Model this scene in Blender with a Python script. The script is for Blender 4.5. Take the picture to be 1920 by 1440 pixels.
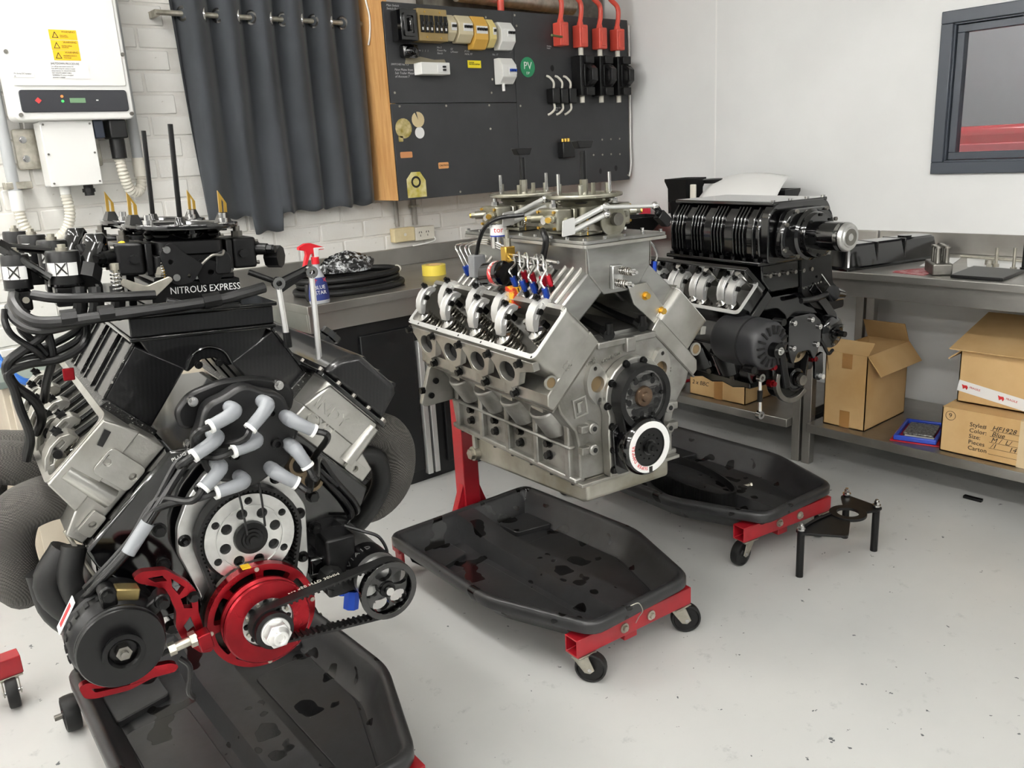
import bpy, bmesh, math, random
from mathutils import Vector, Matrix
from mathutils.geometry import tessellate_polygon
random.seed(7)
PI = math.pi
scene = bpy.context.scene
C = scene.collection
for o in list(bpy.data.objects):
    bpy.data.objects.remove(o)

# ------------------------------------------------------------------ camera
cam = bpy.data.cameras.new('camera')
cam.sensor_width = 36.0
cam.lens = 1572.34 / 1920 * 36.0
cam.clip_start = 0.02
camo = bpy.data.objects.new('camera', cam)
rt = Vector((0.76273584, -0.64443984, -0.05414177))
dn = Vector((-0.21200363, -0.17006871, -0.96235705))
fw = Vector((0.61097341, 0.74550246, -0.26634109))
mw = Matrix((( rt.x, -dn.x, -fw.x, 0), (rt.y, -dn.y, -fw.y, 0), (rt.z, -dn.z, -fw.z, 1.44), (0, 0, 0, 1)))
camo.matrix_world = mw
C.objects.link(camo)
scene.camera = camo

# ------------------------------------------------------------------ world, exposure
world = bpy.data.worlds.new('world')
scene.world = world
world.use_nodes = True
world.node_tree.nodes['Background'].inputs[0].default_value = (0.93, 0.96, 1.0, 1)
world.node_tree.nodes['Background'].inputs[1].default_value = 0.3
vs = scene.view_settings
vs.view_transform = 'Standard'
vs.look = 'None'
vs.gamma = 1.0
vs.use_curve_mapping = False
vs.exposure = 0.2

TUBE_POWER = 64.0       # strength of the fluorescent tubes, built with the lamps below

# ------------------------------------------------------------------ helpers
FY = Matrix(((1, 0, 0, 0), (0, 0, 1, 0), (0, 1, 0, 0), (0, 0, 0, 1)))      # (u, v, w) -> (x, z, y)
FX = Matrix(((0, 0, 1, 0), (1, 0, 0, 0), (0, 1, 0, 0), (0, 0, 0, 1)))      # (u, v, w) -> (y, z, x)
ID = Matrix.Identity(4)
Q = math.sqrt(0.5)

def T(x, y, z): return Matrix.Translation((x, y, z))
def RX(a): return Matrix.Rotation(math.radians(a), 4, 'X')
def RY(a): return Matrix.Rotation(math.radians(a), 4, 'Y')
def RZ(a): return Matrix.Rotation(math.radians(a), 4, 'Z')

def bankm(side):            # (s outboard along the deck, y along the crank, n away from the crank)
    return Matrix(((side*Q, 0, side*Q, 0), (0, 1, 0, 0), (-Q, 0, Q, 0), (0, 0, 0, 1)))

def basis(axis):
    a = Vector(axis).normalized()
    h = Vector((0, 0, 1)) if abs(a.z) < 0.9 else Vector((1, 0, 0))
    u = a.cross(h).normalized()
    return u, a.cross(u).normalized(), a

def circ(cx, cy, r, n=20, a0=0.0):
    return [(cx + r*math.cos(a0 + 2*PI*k/n), cy + r*math.sin(a0 + 2*PI*k/n)) for k in range(n)]

def rpoly(pts, r, n=4):
    out = []
    N = len(pts)
    for i in range(N):
        p = Vector(pts[i]); a = Vector(pts[i-1]); b = Vector(pts[(i+1) % N])
        da = (a-p); db = (b-p)
        rr = min(r, da.length*0.49, db.length*0.49)
        pa = p + da.normalized()*rr; pb = p + db.normalized()*rr
        for k in range(n+1):
            t = k/n
            out.append(tuple(pa*(1-t)**2 + p*2*t*(1-t) + pb*t*t))
    return out

def smooth_path(pts, res=5, closed=False):
    P = [Vector(p) for p in pts]
    if res <= 1 or len(P) < 3: return P
    out = []
    N = len(P)
    rng = range(N) if closed else range(N-1)
    for i in rng:
        p1 = P[i]; p2 = P[(i+1) % N]
        p0 = P[i-1] if (closed or i > 0) else p1*2-p2
        p3 = P[(i+2) % N] if (closed or i+2 < N) else p2*2-p1
        for k in range(res):
            t = k/res
            out.append(0.5*((2*p1) + (p2-p0)*t + (2*p0-5*p1+4*p2-p3)*t*t + (3*p1-p0-3*p2+p3)*t**3))
    if not closed: out.append(P[-1])
    return out

class MB:
    def __init__(s, m=None):
        s.v = []; s.f = []; s.m = m or ID
    def add(s, vs, fs, m=None):
        b = len(s.v); mm = s.m @ m if m is not None else s.m
        s.v += [mm @ Vector(p) for p in vs]
        s.f += [tuple(i+b for i in f) for f in fs]
        return s
    def box(s, x0, x1, y0, y1, z0, z1, m=None):
        return s.add([(x, y, z) for x in (x0, x1) for y in (y0, y1) for z in (z0, z1)],
                     [(0, 1, 3, 2), (4, 6, 7, 5), (0, 4, 5, 1), (2, 3, 7, 6), (0, 2, 6, 4), (1, 5, 7, 3)], m)
    def cbox(s, c, d, m=None):
        return s.box(c[0]-d[0]/2, c[0]+d[0]/2, c[1]-d[1]/2, c[1]+d[1]/2, c[2]-d[2]/2, c[2]+d[2]/2, m)
    def cyl(s, p0, p1, r0, r1=None, n=16, m=None):
        r1 = r0 if r1 is None else r1
        p0 = Vector(p0); p1 = Vector(p1); u, w, a = basis(p1-p0)
        vs = []
        for p, r in ((p0, r0), (p1, r1)):
            for k in range(n):
                t = 2*PI*k/n; vs.append(p + u*(r*math.cos(t)) + w*(r*math.sin(t)))
        fs = [(k, (k+1) % n, n+(k+1) % n, n+k) for k in range(n)] + [tuple(range(n-1, -1, -1)), tuple(range(n, 2*n))]
        return s.add(vs, fs, m)
    def lathe(s, prof, o, axis, n=24, m=None):      # prof: (radius, height) pairs, closed ends where radius 0
        o = Vector(o); u, w, a = basis(axis)
        vs = []; fs = []; rows = []
        for r, h in prof:
            if r < 1e-6:
                rows.append([len(vs)]); vs.append(o + a*h)
            else:
                rows.append(list(range(len(vs), len(vs)+n)))
                for k in range(n):
                    t = 2*PI*k/n; vs.append(o + a*h + u*(r*math.cos(t)) + w*(r*math.sin(t)))
        for A, B in zip(rows, rows[1:]):
            for k in range(n):
                k2 = (k+1) % n
                if len(A) == 1 and len(B) == 1: continue
                if len(A) == 1: fs.append((A[0], B[k2], B[k]))
                elif len(B) == 1: fs.append((A[k], A[k2], B[0]))
                else: fs.append((A[k], A[k2], B[k2], B[k]))
        return s.add(vs, fs, m)
    def ring(s, o, axis, r0, r1, h, n=32, m=None):   # r0 inner, r1 outer, thickness h along axis
        return s.lathe([(r0, 0), (r1, 0), (r1, h), (r0, h), (r0, 0)], o, axis, n, m)
    def tube(s, pts, r, n=8, res=5, closed=False, m=None):
        P = smooth_path(pts, res, closed)
        vs = []; fs = []
        N = len(P); up = None
        for i, p in enumerate(P):
            a = P[(i+1) % N] if (closed or i < N-1) else p
            b = P[i-1] if (closed or i > 0) else p
            d = (a-b)
            d = d.normalized() if d.length > 1e-9 else Vector((0, 0, 1))
            if up is None: up = basis(d)[0]
            up = (up - d*up.dot(d)); up = up.normalized() if up.length > 1e-6 else basis(d)[0]
            w = d.cross(up)
            rr = r[min(len(r)-1, int(i*len(r)/N))] if isinstance(r, (list, tuple)) else r
            for k in range(n):
                t = 2*PI*k/n; vs.append(p + up*(rr*math.cos(t)) + w*(rr*math.sin(t)))
        for i in range(N if closed else N-1):
            j = (i+1) % N
            for k in range(n):
                k2 = (k+1) % n; fs.append((i*n+k, i*n+k2, j*n+k2, j*n+k))
        if not closed: fs += [tuple(range(n-1, -1, -1)), tuple((N-1)*n+k for k in range(n))]
        return s.add(vs, fs, m)
    def coil(s, o, axis, R, r, turns, h, n=6, seg=14, m=None):
        o = Vector(o); u, w, a = basis(axis)
        N = int(turns*seg)
        pts = [o + a*(h*k/N) + u*(R*math.cos(2*PI*k/seg)) + w*(R*math.sin(2*PI*k/seg)) for k in range(N+1)]
        return s.tube(pts, r, n, 1, False, m)
    def plate(s, polys, w0, w1, m=None):             # polys[0] outline, the rest holes; 2-D (u, v), thickness w0..w1
        loops = [[Vector((p[0], p[1], 0)) for p in L] for L in polys]
        tri = tessellate_polygon(loops)
        flat = [p for L in loops for p in L]; N = len(flat)
        vs = [(p.x, p.y, w0) for p in flat] + [(p.x, p.y, w1) for p in flat]
        fs = [tuple(t) for t in tri] + [tuple(i+N for i in reversed(t)) for t in tri] if len(polys) > 1 else [tuple(range(N)), tuple(range(2*N-1, N-1, -1))]
        b = 0
        for L in loops:
            n = len(L)
            for k in range(n):
                k2 = (k+1) % n; fs.append((b+k, b+k2, N+b+k2, N+b+k))
            b += n
        return s.add(vs, fs, m)
    def hexa(s, o, axis, r, h, m=None):
        o = Vector(o); return s.cyl(o, o + Vector(axis).normalized()*h, r, r, 6, m)
    def bolt(s, o, axis, r, h=None, m=None):          # washer and hex head
        o = Vector(o); a = Vector(axis).normalized(); h = h or r*0.9
        s.cyl(o, o+a*h*0.3, r*1.35, None, 12, m)
        return s.cyl(o+a*h*0.3, o+a*h*1.3, r, None, 6, m)
    def sphere(s, o, r, n=12, m=None):
        rx, ry, rz = r if isinstance(r, (tuple, list)) else (r, r, r)
        vs = [(o[0], o[1], o[2]-rz)]; fs = []; k = n//2
        for i in range(1, k):
            ph = -PI/2 + PI*i/k
            for j in range(n):
                t = 2*PI*j/n; vs.append((o[0]+rx*math.cos(ph)*math.cos(t), o[1]+ry*math.cos(ph)*math.sin(t), o[2]+rz*math.sin(ph)))
        vs.append((o[0], o[1], o[2]+rz)); L = len(vs)-1
        for j in range(n):
            j2 = (j+1) % n
            fs.append((0, 1+j2, 1+j)); fs.append((L, L-n+j, L-n+j2))
            for i in range(k-2): fs.append((1+i*n+j, 1+i*n+j2, 1+(i+1)*n+j2, 1+(i+1)*n+j))
        return s.add(vs, fs, m)
    def grid(s, rows, m=None):                         # rows of points -> open sheet
        n = len(rows[0]); vs = [p for r in rows for p in r]
        return s.add(vs, [(i*n+j, i*n+j+1, (i+1)*n+j+1, (i+1)*n+j) for i in range(len(rows)-1) for j in range(n-1)], m)
    def build(s, name, mat, parent=None, bev=0, smooth=35, seg=2, recalc=True, label=None, kind=None):
        me = bpy.data.meshes.new(name)
        me.from_pydata([tuple(p) for p in s.v], [], s.f)
        if recalc:
            bm = bmesh.new(); bm.from_mesh(me)
            bmesh.ops.recalc_face_normals(bm, faces=bm.faces); bm.to_mesh(me); bm.free()
        if smooth:
            me.shade_smooth(); me.set_sharp_from_angle(angle=math.radians(smooth))
        me.materials.append(mat)
        o = bpy.data.objects.new(name, me); C.objects.link(o)
        if parent: o.parent = parent
        if bev:
            b = o.modifiers.new('bevel', 'BEVEL'); b.width = bev; b.segments = seg; b.limit_method = 'ANGLE'; b.angle_limit = math.radians(40)
            b.harden_normals = False
        if label: o['label'] = label
        if kind: o['kind'] = kind
        return o

def empty(name, loc=(0, 0, 0), rot=(0, 0, 0), scale=1.0):
    o = bpy.data.objects.new(name, None); C.objects.link(o)
    o.empty_display_size = 0.05; o.location = loc; o.rotation_euler = [math.radians(a) for a in rot]; o.scale = (scale,)*3
    return o
def tag(o, label, cat, group=None):
    o['label'] = label; o['category'] = cat
    if group: o['group'] = group
    return o
def struct(o, label=None):
    o['kind'] = 'structure'
    if label: o['label'] = label
    return o
def copy_tree(o, parent=None):
    c = o.copy(); C.objects.link(c); c.parent = parent
    for ch in list(o.children): copy_tree(ch, c)
    return c

def text(name, body, size, mat, parent, m, ext=0.0004, align='LEFT', shear=0.0, sx=1.0, spacing=1.0):
    cu = bpy.data.curves.new(name, 'FONT'); cu.body = body; cu.size = size; cu.extrude = ext; cu.align_x = align; cu.align_y = 'CENTER'
    cu.shear = shear; cu.resolution_u = 2; cu.space_character = spacing
    t = bpy.data.objects.new(name, cu); C.objects.link(t)
    dg = bpy.context.evaluated_depsgraph_get()
    me = bpy.data.meshes.new_from_object(t.evaluated_get(dg))
    bpy.data.objects.remove(t); bpy.data.curves.remove(cu)
    me.transform(m @ Matrix.Diagonal((sx, 1, 1, 1)))
    me.name = name; me.materials.clear(); me.materials.append(mat)
    o = bpy.data.objects.new(name, me); C.objects.link(o)
    if parent: o.parent = parent
    return o
# text frames: reading direction u, up v
def tf(o, u, v):
    u = Vector(u).normalized(); w = u.cross(Vector(v)).normalized(); v = w.cross(u)
    return Matrix(((u.x, v.x, w.x, o[0]), (u.y, v.y, w.y, o[1]), (u.z, v.z, w.z, o[2]), (0, 0, 0, 1)))

# ------------------------------------------------------------------ materials
def hexc(h):
    h = h.lstrip('#'); c = [int(h[i:i+2], 16)/255 for i in (0, 2, 4)]
    return tuple((x/12.92 if x <= 0.04045 else ((x+0.055)/1.055)**2.4) for x in c)
MATS = {}
def mat(name, col, rough=0.5, metal=0.0, col2=None, scale=8.0, rough2=None, bump=0.0, bscale=None, coat=0.0, detail=4.0, stretch=None, spec=None, lo=0.35, hi=0.65, emit=None):
    if isinstance(col, str): col = hexc(col)
    if isinstance(col2, str): col2 = hexc(col2)
    m = bpy.data.materials.new(name); m.use_nodes = True; MATS[name] = m
    nt = m.node_tree; N = nt.nodes; L = nt.links; b = N['Principled BSDF']
    b.inputs['Base Color'].default_value = (*col, 1); b.inputs['Roughness'].default_value = rough; b.inputs['Metallic'].default_value = metal
    if coat: b.inputs['Coat Weight'].default_value = coat; b.inputs['Coat Roughness'].default_value = 0.08
    if spec is not None: b.inputs['Specular IOR Level'].default_value = spec
    if emit: b.inputs['Emission Color'].default_value = (*emit[0], 1); b.inputs['Emission Strength'].default_value = emit[1]
    if col2 or rough2 is not None or bump:
        tc = N.new('ShaderNodeTexCoord'); mp = N.new('ShaderNodeMapping'); L.new(tc.outputs['Object'], mp.inputs[0])
        if stretch: mp.inputs['Scale'].default_value = stretch
        n = N.new('ShaderNodeTexNoise'); n.inputs['Scale'].default_value = scale; n.inputs['Detail'].default_value = detail; L.new(mp.outputs[0], n.inputs['Vector'])
        r = N.new('ShaderNodeMapRange'); r.inputs[1].default_value = lo; r.inputs[2].default_value = hi; L.new(n.outputs['Fac'], r.inputs[0])
        if col2:
            mx = N.new('ShaderNodeMix'); mx.data_type = 'RGBA'; mx.inputs[6].default_value = (*col, 1); mx.inputs[7].default_value = (*col2, 1)
            L.new(r.outputs[0], mx.inputs[0]); L.new(mx.outputs[2], b.inputs['Base Color'])
        if rough2 is not None:
            rr = N.new('ShaderNodeMapRange'); rr.inputs[3].default_value = rough; rr.inputs[4].default_value = rough2
            L.new(r.outputs[0], rr.inputs[0]); L.new(rr.outputs[0], b.inputs['Roughness'])
        if bump:
            n2 = N.new('ShaderNodeTexNoise'); n2.inputs['Scale'].default_value = bscale or scale*6; n2.inputs['Detail'].default_value = 3; L.new(mp.outputs[0], n2.inputs['Vector'])
            bp = N.new('ShaderNodeBump'); bp.inputs['Strength'].default_value = bump; bp.inputs['Distance'].default_value = 0.004
            L.new(n2.outputs['Fac'], bp.inputs['Height']); L.new(bp.outputs[0], b.inputs['Normal'])
    return m

M_cast = mat('cast_aluminium', '#a9a8a4', 0.36, 0.9, '#7c7a74', 9, 0.5, 0.12, 160)
M_cast2 = mat('head_aluminium', '#bab9b4', 0.33, 0.92, '#94928a', 7, 0.46, 0.08, 140)
M_mach = mat('machined_aluminium', '#d6d6d4', 0.28, 0.95, '#bdbdbb', 20, 0.36)
M_bright = mat('bright_aluminium', '#e4e4e2', 0.35, 0.7)
M_sheet = mat('sheet_aluminium', '#a9a9a6', 0.30, 0.95, '#83837f', 5, 0.44, stretch=(1, 1, 3))
M_steel = mat('polished_steel', '#c9c8c6', 0.18, 1.0)
M_dsteel = mat('dull_steel', '#8b8984', 0.38, 1.0, '#6d6a64', 15, 0.5)
M_spring = mat('spring_steel', '#b5b1aa', 0.25, 1.0)
M_zinc = mat('zinc_plate', '#c4c0b4', 0.35, 0.9, '#9d998c', 25, 0.45)
M_brass = mat('brass', '#c9a24c', 0.3, 1.0)
M_carb = mat('carburetor_metal', '#a6a498', 0.28, 0.92, '#7b7868', 14, 0.4, 0.06, 150)
M_bolt = mat('black_bolt', '#191919', 0.32, 0.6)
M_gloss = mat('gloss_black_paint', '#040405', 0.10, 0.0, coat=0.5)
M_satin = mat('satin_black', '#09090a', 0.36, 0.0, spec=.35)
M_anod = mat('black_anodised', '#0a0a0b', 0.30, 0.3, spec=.4)
M_rubber = mat('black_rubber', '#0d0d0d', 0.5, 0.0, '#151515', 30, spec=.35)
M_hose = mat('black_hose', '#0a0a0b', 0.36, spec=.4)
M_red_an = mat('red_anodised', '#93111c', 0.26, 0.75, '#6c0a13', 10, 0.32)
M_red = mat('red_stand_paint', '#9c1420', 0.33, 0.0, '#841019', 6, 0.42, coat=0.2)
M_white = mat('white_plastic', '#e4e4e0', 0.4)
M_whitep = mat('white_print', '#e8e8e6', 0.6)
M_grey_boot = mat('grey_boot', '#85888c', 0.42)
M_darkhole = mat('dark_bore', '#0a0a0a', 0.8)  # near-black stand-in for the shade inside holes, slots and bores
M_blue_fit = mat('blue_fitting', '#1b3f9c', 0.3, 0.7)
M_red_fit = mat('red_fitting', '#b31a2a', 0.3, 0.7)
M_plastic = mat('black_plastic', '#101011', 0.38, spec=.4)
M_ink = mat('black_ink', '#1d1a17', 0.7)
M_yellow = mat('yellow_sticker', '#f0c020', 0.5)
M_redink = mat('red_ink', '#c02a2a', 0.6)
M_blueink = mat('blue_ink', '#2a3c8c', 0.6)
# ------------------------------------------------------------------ setting materials
def node_mat(name):
    m = bpy.data.materials.new(name); m.use_nodes = True; MATS[name] = m
    return m, m.node_tree.nodes, m.node_tree.links, m.node_tree.nodes['Principled BSDF']
def noise(N, L, vec, scale, detail=4, rough=0.55):
    n = N.new('ShaderNodeTexNoise'); n.inputs['Scale'].default_value = scale; n.inputs['Detail'].default_value = detail; n.inputs['Roughness'].default_value = rough
    L.new(vec, n.inputs['Vector']); return n.outputs['Fac']
def mrange(N, L, src, a, b, c=0.0, d=1.0):
    r = N.new('ShaderNodeMapRange'); r.inputs[1].default_value = a; r.inputs[2].default_value = b; r.inputs[3].default_value = c; r.inputs[4].default_value = d
    L.new(src, r.inputs[0]); return r.outputs[0]
def mixc(N, L, fac, a, b):
    x = N.new('ShaderNodeMix'); x.data_type = 'RGBA'
    if isinstance(fac, float): x.inputs[0].default_value = fac
    else: L.new(fac, x.inputs[0])
    for i, c in ((6, a), (7, b)):
        if isinstance(c, str): x.inputs[i].default_value = (*hexc(c), 1)
        elif isinstance(c, tuple): x.inputs[i].default_value = (*c, 1)
        else: L.new(c, x.inputs[i])
    return x.outputs[2]
def objco(N, L, sc=(1, 1, 1), rot=(0, 0, 0)):
    tc = N.new('ShaderNodeTexCoord'); mp = N.new('ShaderNodeMapping'); mp.inputs['Scale'].default_value = sc; mp.inputs['Rotation'].default_value = rot
    L.new(tc.outputs['Object'], mp.inputs[0]); return mp.outputs[0]
def bumpn(N, L, b, h, st, dist=0.002):
    bp = N.new('ShaderNodeBump'); bp.inputs['Strength'].default_value = st; bp.inputs['Distance'].default_value = dist
    L.new(h, bp.inputs['Height']); L.new(bp.outputs[0], b.inputs['Normal'])

M_floor, N, L, b = node_mat('floor_paint')
v = objco(N, L)
c = mixc(N, L, mrange(N, L, noise(N, L, v, 1.3, 6), .3, .7), '#bcbdbb', '#c9c9c6')
c = mixc(N, L, mrange(N, L, noise(N, L, v, 14, 8, .7), .60, .74), c, '#a7a9a8')
c = mixc(N, L, mrange(N, L, noise(N, L, v, 30, 3, .6), .700, .712), c, '#55575a')
c = mixc(N, L, mrange(N, L, noise(N, L, objco(N, L, (2, 9, 1), (0, 0, .6)), 5, 8, .8), .66, .70), c, '#9a9c9b')
L.new(c, b.inputs['Base Color'])
L.new(mrange(N, L, noise(N, L, v, 6, 5), .3, .7, .34, .5), b.inputs['Roughness'])
bumpn(N, L, b, noise(N, L, v, 45, 4), .05)

M_brickp, N, L, b = node_mat('white_painted_brick')
v = objco(N, L)
c = mixc(N, L, mrange(N, L, noise(N, L, v, 3, 5), .35, .65), '#e9e8e4', '#dcdad4')
c = mixc(N, L, mrange(N, L, noise(N, L, v, 26, 6, .7), .66, .74), c, '#b9b4aa')
L.new(c, b.inputs['Base Color']); b.inputs['Roughness'].default_value = .55
bumpn(N, L, b, noise(N, L, v, 55, 6, .6), .5, .003)
M_mortar = mat('white_painted_mortar', '#e3e1dc', .7, bump=.3, bscale=120, col2='#d5d2cb', scale=12)
M_wall = mat('white_wall', '#e2e3e2', .5, col2='#dcdddc', scale=2.5)
M_ceil = mat('ceiling_white', '#d9d9d6', .7)
M_skirt = mat('dark_skirting', '#3a3c3e', .5)

M_ss, N, L, b = node_mat('stainless_steel')
v = objco(N, L, (1.2, 60, 60)); v2 = objco(N, L)
L.new(mixc(N, L, mrange(N, L, noise(N, L, v2, 2.2, 5), .35, .65), '#b3b1ac', '#98958f'), b.inputs['Base Color'])
b.inputs['Metallic'].default_value = .92
L.new(mrange(N, L, noise(N, L, v, 6, 4), .3, .7, .28, .42), b.inputs['Roughness'])
M_ss2, N, L, b = node_mat('stainless_steel_dull')
v = objco(N, L, (60, 1.2, 60)); v2 = objco(N, L)
L.new(mixc(N, L, mrange(N, L, noise(N, L, v2, 2.6, 5), .35, .65), '#b3b1ac', '#94918b'), b.inputs['Base Color'])
b.inputs['Metallic'].default_value = .92
L.new(mrange(N, L, noise(N, L, v, 6, 4), .3, .7, .30, .45), b.inputs['Roughness'])

M_curt, N, L, b = node_mat('charcoal_curtain')
v = objco(N, L)
L.new(mixc(N, L, mrange(N, L, noise(N, L, v, 4, 4), .3, .7), '#34383d', '#2a2e32'), b.inputs['Base Color']); b.inputs['Roughness'].default_value = .85
bumpn(N, L, b, noise(N, L, objco(N, L, (1, 1, 6)), 60, 4), .12, .002)
b.inputs['Sheen Weight'].default_value = .2

M_wood, N, L, b = node_mat('pine_plywood')
v = objco(N, L, (9, 9, .8))
c = mixc(N, L, mrange(N, L, noise(N, L, v, 5, 6, .65), .3, .72), '#d0a46c', '#ad7a44')
c = mixc(N, L, mrange(N, L, noise(N, L, objco(N, L, (5, 5, 2.2)), 1.6, 2), .70, .78), c, '#6f4420')
L.new(c, b.inputs['Base Color']); b.inputs['Roughness'].default_value = .6

M_board, N, L, b = node_mat('black_board_panel')
v = objco(N, L)
c = mixc(N, L, mrange(N, L, noise(N, L, v, 2.4, 5), .35, .7), '#2c2d2f', '#3a3b3d')
c = mixc(N, L, mrange(N, L, noise(N, L, objco(N, L, (1, 1, .5)), 9, 6, .7), .68, .82), c, '#55555a')
L.new(c, b.inputs['Base Color']); b.inputs['Roughness'].default_value = .5

M_card, N, L, b = node_mat('cardboard')
v = objco(N, L)
L.new(mixc(N, L, mrange(N, L, noise(N, L, v, 4, 6), .3, .7), '#cfae7c', '#ba9560'), b.inputs['Base Color']); b.inputs['Roughness'].default_value = .75
bumpn(N, L, b, noise(N, L, objco(N, L, (1, 1, .05)), 120, 2), .08, .001)
M_card2 = mat('brown_tape', '#a87c48', .35)

M_glass, N, L, b = node_mat('window_glass')
b.inputs['Base Color'].default_value = (.95, .98, 1, 1); b.inputs['Roughness'].default_value = .01; b.inputs['Transmission Weight'].default_value = 1.0; b.inputs['IOR'].default_value = 1.45
M_frame = mat('charcoal_window_frame', '#3d434c', .35, 0.1)
M_tubelit = mat('lit_tube', '#ffffff', .5, emit=((1.0, 0.98, 0.95), TUBE_POWER))
M_lampbody = mat('lamp_body', '#e6e6e4', .5)

# ------------------------------------------------------------------ room shell
XR, YB, ZC = 3.9, 3.77, 2.85
XL, YF = -4.4, -3.4
o = struct(MB().box(XL, XR+.1, YF, YB+.1, -.1, 0).build('floor', M_floor, smooth=0), 'light grey painted concrete floor with scuffs')
o = struct(MB().box(XL, XR+.1, YF, YB+.1, ZC, ZC+.1).build('ceiling', M_ceil, smooth=0))
struct(MB().box(XL-.1, XL, YF, YB+.1, 0, ZC).build('wall_left', M_wall, smooth=0))
struct(MB().box(XL-.1, XR+.1, YF-.1, YF, 0, ZC).build('wall_front', mat('grey_front_wall', '#6e7072', .7), smooth=0))
wb = struct(MB().box(XL, XR+.1, YB+.0045, YB+.12, 0, ZC).build('wall_back', M_mortar, smooth=0), 'white painted brick wall behind inverter, curtain and switchboard')
brick = MB().box(-.1155, .1155, 0, .03, -.0390, .0390).build('brick', M_brickp, wb, bev=.004, seg=1)
brick_me = brick.data
first = True
for r in range(8, 27):
    z = .025 + r*.0865 + .043
    off = .0 if r % 2 else .12
    for k in range(-1, 17):
        x = .02 + off + k*.24
        if x < -.2 or x > 3.9: continue
        if z > 1.30 and 1.42 < x < 2.2: continue       # hidden behind the curtain
        if z > 1.34 and x > 2.35: continue             # hidden behind the switchboard
        ob = brick if first else brick.copy()
        if not first: C.objects.link(ob)
        first = False
        ob.location = (x, YB + random.uniform(-.0015, .0015), z); ob.rotation_euler = (random.uniform(-.006, .006), random.uniform(-.004, .004), random.uniform(-.006, .006))
struct(MB().box(XL, 1.45, YB-.015, YB, 0, .1).build('baseboard_back', M_skirt, smooth=0))

# right wall with window opening
WY0, WY1, WZ0, WZ1 = .62, 1.70, 1.28, 1.875
wr = MB()
wr.box(XR, XR+.12, YF, WY0, 0, ZC).box(XR, XR+.12, WY1, YB, 0, ZC).box(XR, XR+.12, WY0, WY1, 0, WZ0).box(XR, XR+.12, WY0, WY1, WZ1, ZC)
wr = struct(wr.build('wall_right', M_wall, smooth=0), 'smooth white panel wall with dark framed window')
for y in (2.906, 1.35):
    if y > 2: MB().box(XR-.0015, XR, y-.004, y+.004, .9, ZC).build('panel_joint', M_whitep, wr, smooth=0)
    else: MB().box(XR-.0015, XR, y-.004, y+.004, 0, .9).build('panel_joint', M_whitep, wr, smooth=0)
struct(MB().box(XR-.012, XR, YF, YB, 0, .12).build('baseboard_right', M_skirt, smooth=0))

win = struct(empty('window_1', (XR, 1.16, 1.25)), 'dark framed internal window in the white wall'); 
win.location = (0, 0, 0)
def rect_frame(mb, x0, x1, y0, y1, z0, z1, w):
    mb.box(x0, x1, y0, y1, z0, z0+w).box(x0, x1, y0, y1, z1-w, z1).box(x0, x1, y0, y0+w, z0+w, z1-w).box(x0, x1, y1-w, y1, z0+w, z1-w)
    return mb
rect_frame(MB(), XR-.022, XR+.004, WY0-.035, WY1+.035, WZ0-.035, WZ1+.035, .05).build('architrave', M_frame, win, bev=.003)
rect_frame(MB(), XR-.008, XR+.06, WY0-.0, WY1+.0, WZ0-.0, WZ1+.0, .022).build('window_frame', M_frame, win, bev=.002)
rect_frame(MB(), XR+.006, XR+.05, WY0+.024, WY1-.024, WZ0+.024, WZ1-.024, .03).build('sash', M_frame, win, bev=.002)
MB().box(XR+.026, XR+.030, WY0+.05, WY1-.05, WZ0+.05, WZ1-.05).build('pane', M_glass, win, smooth=0)

# room beyond the window: grey wall and a red vehicle side
Mnr = mat('neighbour_room_grey', '#a2a6aa', .7)
struct(MB().box(XR+2.4, XR+2.5, -2.0, 6.0, 0, ZC).build('wall_outer', Mnr, smooth=0), 'grey wall of the room beyond the window')
struct(MB().box(XR+.12, XR+2.4, 6, 6.1, 0, ZC).build('wall_outer_rear', Mnr, smooth=0))
struct(MB().box(XR+.12, XR+2.4, -2.1, -2, 0, ZC).build('wall_outer_front', Mnr, smooth=0))
struct(MB().box(XR+.12, XR+2.4, -2, 6, ZC, ZC+.1).build('ceiling_outer', Mnr, smooth=0))
struct(MB().box(XR+.12, XR+2.4, -2, 6, -.1, 0).build('floor_outer', Mnr, smooth=0))
rv = empty('red_van', (XR+1.5, 1.6, 0))
MB().box(-.35, .35, -1.6, 1.6, .35, 1.44).build('body', mat('red_vehicle_paint', '#b03038', .25, coat=.5), rv, bev=.05, seg=3)
MB().box(-.37, -.34, -1.6, 1.6, 1.30, 1.345).build('side_moulding', mat('pink_moulding', '#c85a62', .3), rv, bev=.005)
for y, w in ((.52, .07), (.10, .06)):
    MB().box(-.358, -.349, y, y+w, 1.23, 1.295).build('painted_glint', M_whitep, rv, smooth=0)  # white patches painted in as glints on the vehicle side
MB().box(-.358, -.349, .10, .24, 1.065, 1.15).build('number_plate', mat('plate_cream', '#c9b98f', .5), rv, smooth=0)
text('plate_lettering', 'BARRIER', .03, M_ink, rv, tf((-.3595, .235, 1.085), (0, -1, 0), (0, 0, 1)))
for y in (-1.1, 1.1):
    MB().cyl((-.37, y, .33), (-.1, y, .33), .33, None, 24).build('wheel', M_rubber, rv)
tag(rv, 'red vehicle side seen through the dark framed window', 'vehicle')

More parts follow.
